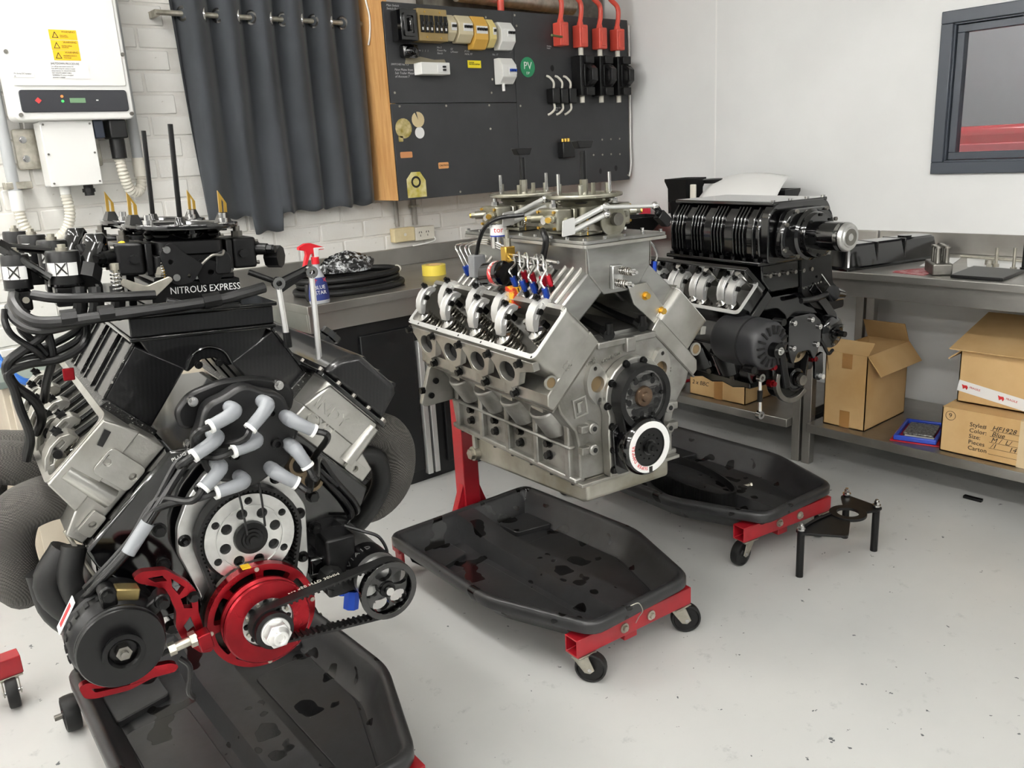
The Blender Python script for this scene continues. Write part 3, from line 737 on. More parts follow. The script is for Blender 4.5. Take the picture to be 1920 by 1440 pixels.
# batten and conduits above the board
cw = empty('surface_conduit', (0, 0, 0))
for x in (2.37, 2.48):
    MB().cyl((x, 3.752, 1.10), (x, 3.752, 1.243), .011, None, 12).build('pipe', mat('worn_grey_conduit', '#8d8a84', .5), cw) if x < 2.4 else MB().cyl((x, 3.752, 1.10), (x, 3.752, 1.243), .014, None, 12).build('pipe', MATS['worn_grey_conduit'], cw)
MB().box(2.455, 2.508, 3.735, 3.765, 1.19, 1.20).build('saddle', M_zinc, cw)
tag(cw, 'worn grey conduits between the board and the wall outlet', 'conduit')
po = empty('double_wall_outlet', (0, 0, 0))
Mold = mat('yellowed_plastic', '#d9cba4', .5, col2='#c5b283', scale=12)
MB().box(2.330, 2.457, 3.725, YB-.002, 1.022, 1.093).build('blank_plate', Mold, po, bev=.004)
MB().box(2.459, 2.582, 3.725, YB-.002, 1.018, 1.088).build('socket_plate', M_cond, po, bev=.004)
MB().cyl((2.395, 3.722, 1.058), (2.395, 3.727, 1.058), .008).build('centre_screw', M_cond, po)
for x in (2.49, 2.535):
    for dx, dz, r in ((-.007, .005, 20), (.007, .005, -20), (0, -.012, 0)):
        MB(T(x+dx, 3.7245, 1.055+dz) @ RY(r)).box(-.0016, .0016, -.0005, .0015, -.005, .005).build('socket_slot', M_darkhole, po, smooth=0)
tag(po, 'yellowed double wall outlet above the bench backsplash', 'wall outlet')
tag(MB().tube([(2.575, 3.72, 1.03), (2.57, 3.715, 1.01), (2.50, 3.72, 1.00), (2.44, 3.73, .995)], .004, 8).build('white_cable', M_white), 'short white cable lying below the wall outlet', 'cable')
bt = empty('ceiling_duct', (0, 0, 0))
MB().cyl((2.75, 3.62, 2.22), (3.55, 3.62, 2.20), .045, None, 16).build('pipe', M_zinc, bt)
MB().cyl((3.0, 3.58, 2.12), (3.0, 3.58, 2.35), .018, None, 12).build('red_conduit', Mredp, bt)
MB().box(2.6, 3.88, 3.70, 3.76, 2.16, 2.28).build('cable_tray', M_dsteel, bt)
tag(bt, 'grey pipe and cable tray running above the switchboard', 'cable tray')
# ------------------------------------------------------------------ engine stands
def caster(parent, x, y, ang):
    c = MB()
    c.box(-.032, .032, -.03, .03, -.005, 0, T(x, y, .092)).cyl((x, y, .080), (x, y, .088), .027, None, 18)
    c = c.build('caster_plate', M_zinc, parent, bev=.001)
    m = T(x, y, 0) @ RZ(ang)
    f = MB(m)
    for s in (-1, 1):
        f.plate([[(-.024, .085), (.024, .085), (.040, .045), (.028, .034), (.012, .036)]], s*.021-.0015, s*.021+.0015, Matrix(((1, 0, 0, 0), (0, 0, 1, 0), (0, 1, 0, 0), (0, 0, 0, 1))))
    f.box(-.024, .024, -.022, .022, .079, .086)
    f.build('caster_fork', M_zinc, parent, bev=.001)
    w = MB(m).lathe([(0, -.014), (.012, -.014), (.014, -.010), (.036, -.010), (.039, -.015), (.044, -.013), (.0455, -.006), (.0455, .006), (.044, .013), (.039, .015), (.036, .010), (.014, .010), (.012, .014), (0, .014)], (.027, 0, .0455), (0, 1, 0), 28).build('wheel', M_rubber, parent)
    MB(m).cyl((.027, -.024, .0455), (.027, .024, .0455), .006, None, 10).build('axle', M_steel, w)
def stand(x, y, rz, label, hz, head_y, hx=0.0, ca=(20, 60)):
    e = empty('engine_stand', (x, y, 0), (0, 0, rz))
    tubebar = lambda x0, x1: MB(FX).plate([[(-.026, .092), (.026, .092), (.026, .146), (-.026, .146)], [(-.022, .096), (.022, .096), (.022, .142), (-.022, .142)]], x0, x1)
    fb = tubebar(-.225, .225).build('front_crossbar', M_red, e, bev=.002)
    for bx in (-.05, .055):
        b_ = MB().cyl((bx, -.026, .119), (bx, -.030, .119), .015, None, 16).cyl((bx, -.030, .119), (bx, -.037, .119), .009, None, 6)
        b_.build('bolt', M_zinc, fb)
    MB().box(-.025, .025, .0, .90, .052, .0975).build('centre_leg', M_red, e, bev=.003)
    MB(T(0, .885, 0)).plate([[(-.026, .094), (.026, .094), (.026, .146), (-.026, .146)]], -.30, .30, FX).build('rear_crossbar', M_red, e, bev=.003)
    for s, a in ((-1, ca[0]), (1, ca[1])): caster(e, s*.19, 0, a)
    for s in (-1, 1):
        MB().cyl((s*.285, .885, .05), (s*.385, .885, .05), .008, None, 10).build('axle', M_dsteel, e)
        w = MB().lathe([(0, -.02), (.012, -.022), (.014, -.012), (.034, -.012), (.040, -.020), (.047, -.018), (.049, -.008), (.049, .008), (.047, .018), (.040, .020), (.034, .012), (.014, .012), (.012, .022), (0, .02)], (s*.345, .885, .05), (1, 0, 0), 28).build('wheel', M_rubber, e)
        for k in range(5):
            t = k*2*PI/5
            MB().cyl((s*.345-.0125, .885+.024*math.cos(t), .05+.024*math.sin(t)), (s*.345+.0125, .885+.024*math.cos(t), .05+.024*math.sin(t)), .004, None, 8).build('rim_hole', M_zinc, w)
        MB().box(s*.285-.006, s*.285+.006, .86, .91, .04, .1).build('axle_bracket', M_red, e, bev=.002)
    post = MB().box(-.033+hx, .033+hx, .888, .954, .13, hz+.09).build('post', M_red, e, bev=.004)
    for s in (-1, 1):
        MB(FY).plate([[(hx+s*.033, .147), (hx+s*.075, .147), (hx+s*.033, .26)]], .90, .93).build('gusset', M_red, post, bev=.002)
    MB().cyl((hx, head_y+.045, hz), (hx, .96, hz), .038, None, 20).build('pivot_tube', M_red, e)
    MB().cyl((hx, head_y+.032, hz), (hx, head_y+.046, hz), .075, None, 24).build('mount_plate', M_red, e, bev=.002)
    for a in (45, 135, 225, 315):
        c_, s_ = math.cos(math.radians(a)), math.sin(math.radians(a))
        MB(T(hx, head_y+.025, hz) @ RY(-a)).box(.02, .17, -.006, .006, -.018, .018).cyl((.155, -.025, 0), (.155, .012, 0), .014, None, 12).build('mount_arm', M_dsteel, e, bev=.002)
    return tag(e, label, 'engine stand', 'red engine stands')

# drip pans
def offset_poly(P, d):
    out = []; N = len(P)
    for i in range(N):
        a = Vector(P[i-1]); b = Vector(P[i]); c = Vector(P[(i+1) % N])
        t = (c-a); t = t.normalized() if t.length > 1e-9 else Vector((1, 0))
        out.append((b.x - t.y*d, b.y + t.x*d))
    return out
M_pan, N, L, b = node_mat('black_drip_pan_plastic')
v = objco(N, L)
wet = mrange(N, L, noise(N, L, v, 10, 2, .45), .615, .635)
spk = mrange(N, L, noise(N, L, v, 140, 2, .6), .77, .80)
brn = mrange(N, L, noise(N, L, v, 2.6, 3), .56, .72)
c = mixc(N, L, brn, '#1e1e1f', '#292420')
c = mixc(N, L, mrange(N, L, noise(N, L, v, 11, 6, .7), .35, .75), c, '#2f2f30')
c = mixc(N, L, wet, c, '#0c0b0b')
c = mixc(N, L, spk, c, '#8c8c8c')
L.new(c, b.inputs['Base Color'])
L.new(mrange(N, L, wet, 0, 1, .34, .12), b.inputs['Roughness'])
bumpn(N, L, b, noise(N, L, v, 60, 3), .06)
panpoly = rpoly([(-.31, .875), (-.325, .30), (-.20, -.03), (.20, -.03), (.325, .30), (.31, .875)], .05, 5)
def sheet_loops(mb, loops, cap0=False, cap1=True):
    b0 = len(mb.v); n = len(loops[0][0])
    vs = [(p[0], p[1], z) for P, z in loops for p in P]
    fs = []
    for i in range(len(loops)-1):
        for k in range(n):
            k2 = (k+1) % n; fs.append((i*n+k, i*n+k2, (i+1)*n+k2, (i+1)*n+k))
    if cap1: fs.append(tuple((len(loops)-1)*n+k for k in range(n)))
    if cap0: fs.append(tuple(range(n)))
    return mb.add(vs, fs)
sgn = 1 if sum(panpoly[i-1][0]*panpoly[i][1]-panpoly[i][0]*panpoly[i-1][1] for i in range(len(panpoly))) > 0 else -1
def po(d): return offset_poly(panpoly, sgn*d)
pan_proto = None
def drip_pan(x, y, rz, label):
    global pan_proto
    if pan_proto is None:
        e = empty('drip_pan')
        mb = MB()
        sheet_loops(mb, [(po(.070), .1015), (po(.032), .158), (po(.016), .161), (po(.004), .163), (po(0), .167), (po(0), .192), (po(.005), .199), (po(.014), .2015), (po(.022), .199), (po(.028), .190), (po(.040), .160), (po(.066), .114), (po(.074), .1065)], cap0=False, cap1=False)
        mb.build('tray', M_pan, e, smooth=50)
        inner = po(.072)
        for sg in (-1, 1):
            half = []
            for k in range(len(inner)):
                a_, b_ = inner[k-1], inner[k]; da, db = a_[0]*sg-.050, b_[0]*sg-.050
                if (da > 0) != (db > 0): t_ = da/(da-db); half.append((a_[0]+(b_[0]-a_[0])*t_, a_[1]+(b_[1]-a_[1])*t_))
                if db > 0: half.append(b_)
            MB().plate([half], .102, .1068).build('floor_half', M_pan, e, smooth=0)
        prof = [(-.066, .104), (-.046, .156), (.046, .156), (.066, .104)]
        rows = []
        for yy, dz, w in ((.036, -.0, 1), (.06, 0, 1), (.60, 0, 1), (.66, .004, 1), (.79, .036, .8), (.846, .040, .8)):
            rows.append([(px_*w, yy, (pz_+dz if k in (1, 2) else pz_)) for k, (px_, pz_) in enumerate(prof)])
        mb = MB().grid(rows); mb.f.append((0, 1, 2, 3)); mb.build('ridge', M_pan, e, smooth=25, recalc=False)
        for s in (-1, 1):
            MB().plate([rpoly([(s*.25, .66), (s*.25, .80), (s*.11, .80), (s*.11, .69)], .012)], .103, .125).build('step_pad', M_pan, e, bev=.003)
            MB().plate([rpoly([(s*.245, .34), (s*.245, .62), (s*.09, .62), (s*.09, .07), (s*.155, .07)], .02)], .103, .1105).build('floor_panel', M_pan, e, bev=.002)
        pan_proto = e
    else:
        e = copy_tree(pan_proto)
    e.location = (x, y, 0); e.rotation_euler = (0, 0, math.radians(rz))
    return tag(e, label, 'drip pan', 'black drip pans')

stand(1.607, 1.478, -4.5, 'red engine stand under the bare aluminium engine', .74, .735, .04, (-50, -35))
stand(.585, 1.40, -3, 'red engine stand under the engine with the carbon fibre plenum', .74, .665, .0, (30, 60))
stand(2.497, 1.545, -9, 'red engine stand under the supercharged black engine', .74, .66, .0, (-170, -140))
stand(0.0, 2.56, 0, 'red engine stand with no engine beside the low cream cabinet', .70, .70, .0, (-120, -95))
drip_pan(1.61, 1.455, -1.5, 'black drip pan below the bare aluminium engine, wet stains inside')
drip_pan(.585, 1.385, -1, 'black drip pan below the engine with red crank pulley')
drip_pan(2.515, 1.515, -3, 'black drip pan holding a ribbed belt below the supercharged engine')

# ribbed blower belt standing in the far pan
pts = []
cx, cy = 2.475, 1.94
for k in range(48):
    t = 2*PI*k/48; c_ = math.cos(t); s_ = math.sin(t)
    xx = .088*abs(s_)**.8*math.copysign(1, s_)*(1+.12*c_); yy = .225*c_
    a = math.radians(-14)
    pts.append((cx + xx*math.cos(a)-yy*math.sin(a), cy + xx*math.sin(a)+yy*math.cos(a)))
blt = empty('blower_belt')
n = len(pts)
mb = MB()
inn = offset_poly(pts, .005); 
vs = [(p[0], p[1], z) for P in (pts, inn) for z in (.1125, .187) for p in P]
fs = []
for k in range(n):
    k2 = (k+1) % n
    fs += [(k, k2, n+k2, n+k), (2*n+k, 3*n+k, 3*n+k2, 2*n+k2), (k, 2*n+k, 2*n+k2, k2), (n+k, n+k2, 3*n+k2, 3*n+k)]
mb.add(vs, fs).build('band', M_rubber, blt)
mb = MB()
P = smooth_path([(*p, 0) for p in pts], 4, True)
for i in range(0, len(P), 1):
    p = P[i]; q_ = P[(i+1) % len(P)]; d = (q_-p).normalized(); nn = Vector((-d.y, d.x, 0))
    for sg in (1,):
        m = Matrix(((d.x, nn.x, 0, p.x), (d.y, nn.y, 0, p.y), (0, 0, 1, 0), (0, 0, 0, 1)))
        mb.box(-.0018, .0018, .004, .0085, .113, .1865, m)
mb.build('teeth', M_rubber, blt, smooth=0, kind='stuff')
tag(blt, 'wide black toothed belt standing on edge in the far drip pan', 'belt')
def loose_bolt(x, y, z, rz, lab, l=.03, r=.005):
    e = empty('loose_bolt', (x, y, z), (0, 0, rz))
    MB().cyl((0, 0, r*1.7), (l, 0, r), r, None, 10).build('shank', M_zinc, e)
    MB().cyl((-.008, 0, r*1.75), (0, 0, r*1.7), r*1.75, None, 6).build('head', M_zinc, e)
    return tag(e, lab, 'bolt', 'loose bolts in the drip pan')
loose_bolt(2.66, 1.80, .111, 150, 'single silver bolt lying near the right wall of the far pan', .04, .006)
for k, (x, y, a) in enumerate(((2.435, 1.585, 20), (2.47, 1.56, 160), (2.50, 1.575, 70), (2.45, 1.553, 300), (2.42, 1.61, 200))):
    loose_bolt(x, y, .111, a, 'silver bolt in the small heap at the front of the far pan', .022, .004)
tag(MB().tube([(1.555, 1.43, .20), (1.575, 1.418, .205), (1.585, 1.412, .18), (1.588, 1.43, .15), (1.59, 1.443, .125)], .0015, 6).build('tie_wire', M_zinc), 'thin tie wire hooked from the pan rim to a stand bolt', 'wire')

# black three-legged bracket on the floor
br = empty('three_leg_bracket', (0, 0, 0))
A, B, Cc = (2.347, 1.384), (2.715, 1.425), (2.69, 1.300)
ring_c = (2.582, 1.347)
ringo = circ(*ring_c, .062, 32)
MB().plate([ringo, circ(*ring_c, .037, 28)], .160, .170).build('ring_plate', M_satin, br, bev=.001)
MB().plate([rpoly([(2.345, 1.405), (2.338, 1.375), (2.415, 1.262), (2.432, 1.262), (2.535, 1.312), (2.545, 1.385)], .008)], .158, .166).build('web_plate', M_satin, br, bev=.001)
MB().plate([rpoly([(2.62, 1.385), (2.70, 1.44), (2.728, 1.44), (2.705, 1.285), (2.675, 1.285), (2.625, 1.312)], .008)], .158, .166).build('web_plate', M_satin, br, bev=.001)
MB().tube([(2.347, 1.392, .168), (2.44, 1.392, .172), (2.53, 1.385, .170)], .005, 8).build('weld_rib', M_satin, br)
for x, y in (A, B, Cc):
    l = MB().cyl((x, y, 0), (x, y, .172), .0125, None, 18).build('leg', M_satin, br)
    MB().cyl((x, y, .172), (x, y, .177), .0145, None, 18).cyl((x, y, .177), (x, y, .189), .010, None, 6).cyl((x, y, .189), (x, y, .196), .006, None, 10).build('bolt', M_steel, l)
tag(br, 'black three legged bracket with a ring standing on the floor', 'bracket')
# ------------------------------------------------------------------ things on the back bench
cz = .9005
hs = empty('coiled_black_hose', (0, 0, 0))
for k, (rx, ry, z, cx, cy) in enumerate(((.245, .17, .014, 1.79, 3.26), (.225, .155, .040, 1.79, 3.265), (.235, .16, .066, 1.78, 3.26))):
    pts = [(cx+rx*math.cos(t), cy+ry*math.sin(t), cz+z) for t in [2*PI*j/26 for j in range(26)]]
    MB().tube(pts, .0135, 10, 3, True).build('hose_turn', M_rubber, hs)
MB().cyl((2.01, 3.21, cz+.066), (2.02, 3.235, cz+.066), .0155, None, 14).build('hose_mark', M_cond, hs)
MB().box(1.50, 1.60, 3.09, 3.115, cz+.002, cz+.075, ).build('hose_end_block', M_satin, hs, bev=.01)
tag(hs, 'coil of black rubber hose lying on the stainless bench', 'hose')
bag = MB()
rows = []
for j in range(15):
    v_ = j/14; row = []
    for i in range(29):
        a = 2*PI*i/28; r = math.sin(min(1, (1-v_)*1.15)*PI/2)
        row.append((1.79+.125*r*math.cos(a)*(1+.08*math.sin(5*a+v_*9)), 3.27+.085*r*math.sin(a)*(1+.1*math.sin(4*a+1)), cz+.083+.085*v_**.8 + .010*math.sin(7*a+v_*12)*(1-v_)*v_*3))
    rows.append(row)
M_bag, N, L, b = node_mat('crinkled_clear_bag')
v = objco(N, L)
L.new(mixc(N, L, mrange(N, L, noise(N, L, v, 38, 6, .75), .50, .60), '#101112', '#c4c6c8'), b.inputs['Base Color']); b.inputs['Roughness'].default_value = .15
bumpn(N, L, b, noise(N, L, v, 45, 5, .7), .9, .006)
tag(bag.grid(rows).build('plastic_bag', M_bag, smooth=60), 'crinkled clear plastic bag heaped inside the hose coil', 'bag')
sp = empty('spray_bottle', (1.53, 3.045, cz), (0, 0, 0), .8)
def ell(rx, ry, z, n=28): return [(rx*math.cos(2*PI*k/n), ry*math.sin(2*PI*k/n)) for k in range(n)], z
mb = MB(); sheet_loops(mb, [ell(.050, .030, 0), ell(.054, .033, .006), ell(.054, .033, .045), ell(.046, .030, .10), ell(.034, .025, .14), ell(.020, .019, .165), ell(.016, .016, .175), ell(.016, .016, .20)], True, True)
mb.build('bottle', mat('pale_bottle', '#b9bcc0', .3), sp)
mb = MB(); sheet_loops(mb, [ell(.0545, .0335, .018), ell(.0545, .0335, .046), ell(.0465, .0306, .10), ell(.0380, .0270, .13)], False, False)
lb = mb.build('label', mat('bottle_label_blue', '#2d3a78', .4), sp, recalc=False)
text('lettering', 'MAX', .030, M_redink, lb, tf((-.030, -.026, .115), (1, 0, 0), (0, .1, 1)))
text('lettering', 'BLUE\nSTAR', .026, M_whitep, lb, tf((-.038, -.036, .07), (1, 0, 0), (0, .1, 1)))
MB().cyl((0, 0, .196), (0, 0, .23), .020, None, 20).build('collar', mat('trigger_red', '#d0202c', .35), sp)
MB().plate([rpoly([(-.085, .285), (-.085, .272), (-.05, .265), (-.048, .245), (-.066, .195), (-.072, .170), (-.062, .168), (-.050, .195), (-.028, .245), (-.010, .25), (-.012, .232), (.018, .232), (.020, .262), (.05, .262), (.052, .272), (-.02, .300), (-.05, .300)], .005)], -.011, .011, FY).build('trigger_head', MATS['trigger_red'], sp, bev=.003)
MB().plate([rpoly([(-.008, .228), (.018, .228), (.020, .266), (.058, .264), (.058, .273), (-.008, .276)], .004)], -.012, .012, FY).build('trigger_shroud', M_whitep, sp, bev=.002)
tag(sp, 'trigger spray bottle with red head on the stainless bench corner', 'spray bottle')
tp = empty('tape_roll', (2.255, 3.285, cz))
MB().ring((0, 0, 0), (0, 0, 1), .038, .056, .048, 40).build('tape', mat('yellow_tape', '#e6d052', .4), tp)
MB().ring((0, 0, .0005), (0, 0, 1), .0355, .0385, .0485, 40).build('core', M_card, tp)
tag(tp, 'roll of yellow tape standing flat on the stainless bench', 'tape')

# ------------------------------------------------------------------ corner and side bench
tr = empty('black_tray', (3.47, 3.14, cz), (0, 0, -20))
mb = MB(); 
def rec(w, d, z, r=.02): return rpoly([(-w, -d), (w, -d), (w, d), (-w, d)], r, 3), z
sheet_loops(mb, [rec(.085, .075, 0), rec(.085, .075, .09)], True, True); mb.build('base', M_satin, tr, bev=.003)
mb = MB(); sheet_loops(mb, [rec(.10, .085, .090), rec(.165, .120, .165), rec(.158, .113, .165), rec(.095, .08, .098)], True, True); mb.build('tray', M_satin, tr, smooth=30)
tag(tr, 'black plastic tray on a black block in the bench corner', 'tray')
gr = empty('grey_fixture', (3.44, 3.13, cz+.1), (0, 0, -15))
MB().box(-.06, .06, -.03, .03, 0, .022).build('base', M_dsteel, gr, bev=.003)
MB().cyl((-.06, 0, .035), (.06, 0, .04), .013, None, 14).build('bar', M_zinc, gr)
tag(gr, 'small grey metal fixture lying in the black tray', 'fixture')
rbx = empty('red_white_box', (3.72, 3.38, cz), (0, 0, -28))
MB().box(-.11, .11, -.07, .07, .0, .20).build('box', mat('carton_red', '#c22c3e', .45), rbx, bev=.002)
for cx_, cz_, rr in ((-.10, .12, .05), (-.02, .205, .05), (-.02, .205, .075)):
    pts = [(p, q_) for p, q_ in circ(cx_, cz_, rr, 28)]
    arc = [(max(-.109, min(.109, p)), min(.199, max(.001, q_))) for p, q_ in pts]; inn = [(max(-.108, min(.108, cx_+(p-cx_)*.78)), min(.198, max(.002, cz_+(q_-cz_)*.78))) for p, q_ in pts]
    MB(T(0, -.0705, 0)).plate([arc, inn], -.0006, .0006, FY).build('white_arc', M_whitep, rbx, smooth=0)
MB(T(0, -.0705, 0)).plate([circ(-.095, .12, .03, 20)], -.0008, .0006, FY).build('red_dot', MATS['carton_red'], rbx, smooth=0)
tag(rbx, 'red carton printed with white arcs behind the black tray', 'box')
# black flared shroud with a curved white sheet
sh = empty('black_shroud', (3.62, 2.62, cz), (0, 0, 0))
mb = MB()
sheet_loops(mb, [rec(.09, .30, 0, .03), rec(.09, .30, .16, .03), rec(.10, .31, .24, .03), rec(.092, .30, .24, .03), rec(.075, .27, .18, .03)], True, True)
mb.build('shell', M_satin, sh, smooth=40)
def flare(y0, y1, w0, w1, z0, z1):
    m2 = MB(); ym = (y0+y1)/2; h = (y1-y0)/2
    q = lambda a, e, z: ([(-a, ym-e), (a, ym-e), (a, ym+e), (-a, ym+e)], z)
    sheet_loops(m2, [q(w0, h*.82, z0), q(w0, h*.86, z1-.05), q(w1, h, z1-.012), q(w1, h, z1), q(w1-.012, h-.012, z1), q(w0-.02, h*.7, z1-.06)], True, True)
    return m2
flare(.195, .335, .07, .085, .18, .358).build('flared_end', M_satin, sh, smooth=25)
flare(-.37, -.245, .05, .065, .18, .30).build('flared_end', M_satin, sh, smooth=25)
MB(T(.02, .10, .33)).lathe([(0, 0), (.05, 0), (.055, .018), (.045, .022), (0, .024)], (0, 0, 0), (0, 0, 1), 24).build('cap', M_satin, sh)
MB().box(-.09, -.078, .13, .165, .2, .33).build('clear_strap', M_cond, sh, bev=.004)
tag(sh, 'black flared plastic shroud standing on the bench behind the blower', 'shroud')
rows = []
for j in range(15):
    t = j/14
    rows.append([(3.71-.31*t, 2.72-.05*t*0-(.40+.06*t)*i/16 - .03*t, cz+.352-.16*t**1.7+.02*math.sin(PI*i/16)) for i in range(17)])
o = MB().grid(rows).build('white_sheet', M_whitep, smooth=80, recalc=False)
o.modifiers.new('solid', 'SOLIDIFY').thickness = .0015
tag(o, 'curved white paper sheet draped over the black shroud', 'paper')

# long black rocker cover on the side bench
lv = empty('black_rocker_cover', (3.50, 1.735, cz), (0, 0, 0))
Mx = T(0, 0, 0) @ RZ(-15)
mb = MB(Mx); sheet_loops(mb, [rec(.29, .085, 0, .01), rec(.29, .085, .008, .01), rec(.262, .062, .010, .015), rec(.250, .050, .092, .02), rec(.240, .042, .100, .02)], True, True)
mb.build('shell', M_gloss, lv, smooth=30)
for x in (-.10, .06): MB(Mx).box(x-.004, x+.004, -.060, .060, .01, .1015).build('seam_rib', M_gloss, lv, bev=.002)
MB(Mx).cyl((.12, .0, .10), (.12, 0, .106), .028, None, 24).build('filler_boss', M_gloss, lv)
tag(lv, 'long gloss black rocker cover lying on the side bench', 'rocker cover')
pm_ = empty('red_printed_sheet', (0, 0, 0))
MB().plate([[(3.262, 1.575), (3.238, 1.44), (3.50, 1.47), (3.49, 1.50), (3.30, 1.585)]], cz, cz+.001).build('sheet', mat('red_print', '#b98a8a', .5, col2='#9c2f3a', scale=45, lo=.45, hi=.55), pm_, smooth=0)
tag(pm_, 'red printed sheet lying under the black rocker cover', 'paper')
for k, pts in enumerate(([(3.52, 1.40), (3.56, 1.16), (3.80, 1.20), (3.76, 1.50)], [(3.46, 1.56), (3.50, 1.46), (3.75, 1.52), (3.72, 1.62)])):
    o = MB().plate([pts], cz+.001*k, cz+.001*k+.001).build('white_paper', M_whitep, smooth=0)
    tag(o, ('white paper under the loose bolts on the side bench', 'white paper beside the far end of the rocker cover')[k], 'paper')
# lifter set
lf = empty('lifter_block', (3.33, 1.43, cz), (0, 0, 35))
MB().box(-.075, .075, -.035, .035, 0, .045).build('base', M_dsteel, lf, bev=.006)
for k in range(4):
    for j, y in enumerate((-.016, .016)):
        x = -.055+k*.036
        if j and k == 3: continue
        MB().cyl((x, y, .045), (x+.004, y, .10), .009, .0075, 12).cyl((x+.004, y, .10), (x+.005, y, .108), .013, None, 12).build('lifter', M_dsteel, lf)
MB().cyl((.075, -.02, .03), (.13, -.035, .022), .012, None, 12).build('side_rod', M_dsteel, lf)
tag(lf, 'grey steel block holding a cluster of valve lifters', 'lifter set')
bp = empty('black_plate', (0, 0, 0))
MB().plate([rpoly([(3.235, 1.345), (3.237, 1.165), (3.47, 1.175), (3.49, 1.365)], .006)], cz, cz+.012).build('plate', M_satin, bp, bev=.002)
tag(bp, 'thin black rectangular plate at the front of the side bench', 'plate')
for k, (x, y, h, mt) in enumerate(((3.56, 1.31, .075, M_zinc), (3.50, 1.225, .085, M_zinc), (3.51, 1.195, .115, M_bolt))):
    e = empty('upright_bolt', (x, y, cz+.0125 if k == 9 else cz+.002))
    MB().cyl((0, 0, 0), (0, 0, .012), .012, None, 6).build('head', mt, e); MB().cyl((0, 0, .012), (0, 0, h), .006, None, 12).build('shank', mt, e)
    tag(e, ('short silver bolt standing upright beside rod ends on the bench', 'silver stud standing upright next to a tall dark stud', 'tall dark stud standing upright on the bench')[k], 'bolt', 'upright bolts')
e = empty('rod_ends', (3.56, 1.335, cz+.002), (0, 0, 20))
MB().cyl((-.05, 0, .010), (.05, 0, .010), .009, None, 12).build('rod', M_zinc, e); MB().ring((.06, 0, .0), (0, 0, 1), .007, .016, .018, 16).build('eye', M_zinc, e)
tag(e, 'silver rod end lying on paper beside upright bolts', 'rod end')
e = empty('long_steel_bar', (3.70, 1.30, cz+.004), (0, 0, 80))
MB().cyl((-.22, 0, .008), (.22, 0, .008), .006, None, 10).build('bar', M_zinc, e); MB().cyl((-.22, 0, .008), (-.19, 0, .008), .009, None, 10).build('knob', M_dsteel, e)
tag(e, 'thin steel bar lying along the bench backsplash', 'bar')

# ------------------------------------------------------------------ cartons on the lower shelf
sz = .2055
def carton(name, label, x0, x1, y0, y1, z0, z1, flaps, th=.004):
    e = empty(name, (0, 0, 0))
    w = MB().box(x0, x1, y0, y1, z0, z0+th).box(x0, x0+th, y0, y1, z0, z1).box(x1-th, x1, y0, y1, z0, z1).box(x0, x1, y0, y0+th, z0, z1).box(x0, x1, y1-th, y1, z0, z1)
    w.build('body', M_card, e)
    for f in flaps:                  # (edge, angle, length)
        ed, a, l = f
        if ed == 'x0': m = T(x0, 0, z1) @ RY(a); MB(m).box(-l, 0, y0, y1, -.002, .002).build('flap', M_card, e)
        if ed == 'x1': m = T(x1, 0, z1) @ RY(a); MB(m).box(0, l, y0, y1, -.002, .002).build('flap', M_card, e)
        if ed == 'y0': m = T(0, y0, z1) @ RX(a); MB(m).box(x0, x1, -l, 0, -.002, .002).build('flap', M_card, e)
        if ed == 'y1': m = T(0, y1, z1) @ RX(a); MB(m).box(x0, x1, 0, l, -.002, .002).build('flap', M_card, e)
    return tag(e, label, 'carton')
SF = lambda x, y, z: tf((x, y, z), (0, -1, 0), (0, 0, 1))      # text on a face that looks towards -x
c1 = carton('tall_carton', 'tall open cardboard carton beside the bench leg', 3.30, 3.66, 1.672, 1.862, sz, .535, [('x0', 138, .07), ('x1', -120, .10), ('y0', 52, .10), ('y1', -100, .09)])
MB().box(3.2985, 3.300, 1.74, 1.785, sz, sz+.075).build('tape_strip', M_card2, c1); MB().box(3.2985, 3.300, 1.74, 1.785, .47, .535).build('tape_strip', M_card2, c1)
c2 = carton('long_low_carton', 'low cardboard carton on the shelf below the supercharged engine', 3.30, 3.60, 2.27, 2.60, sz, .345, [('x0', 178, .15), ('x1', -178, .15)])
MB().box(3.2985, 3.300, 2.40, 2.45, sz, .345).build('tape_strip', M_card2, c2)
text('handwriting', '2 x BBC', .03, M_ink, c2, SF(3.2994, 2.585, .27), shear=.2)
c3 = carton('labelled_carton', 'cardboard carton with printed style and size lines', 3.285, 3.70, .90, 1.350, sz, .385, [('x0', 179, .20), ('x1', -179, .20)])
for i, (t_, w_) in enumerate((('Style#', 'HF1928'), ('Color:', 'Blue'), ('Size:', 'M /  L/    XL'), ('Pieces', '/1      14'), ('Carton', ''))):
    z = .335-.0235*i
    text('lettering', t_, .024, M_ink, c3, SF(3.2844, 1.245, z))
    if w_: text('handwriting', w_, .026, M_ink, c3, SF(3.2844, 1.165, z+.002), shear=.3)
    MB().box(3.2842, 3.285, .93, 1.17, z-.0085, z-.0075).build('ruled_line', M_ink, c3, smooth=0)
MB(T(3.2846, 0, 0) @ FX).plate([circ(1.318, .355, .019, 24), circ(1.318, .355, .0175, 24)], -.0005, .0005).build('circled_mark', M_ink, c3, smooth=0)
text('handwriting', '9', .026, M_ink, c3, SF(3.2844, 1.325, .355))
MB().box(3.2835, 3.2855, 1.03, 1.07, sz, .385).build('clear_tape', mat('clear_tape', '#cdb894', .2), c3)
MB().box(3.2835, 3.70, 1.03, 1.07, .3872, .3882).build('clear_tape', MATS['clear_tape'], c3)
c4 = carton('taped_carton', 'cardboard carton with red and white tape on the labelled carton', 3.36, 3.70, .90, 1.330, .3955, .60, [('x1', -150, .14), ('y1', -40, .06)])
MB(T(3.40, 0, .63) @ RY(-14)).box(-.08, .28, .88, 1.36, -.002, .002).build('top_flap', M_card, c4)
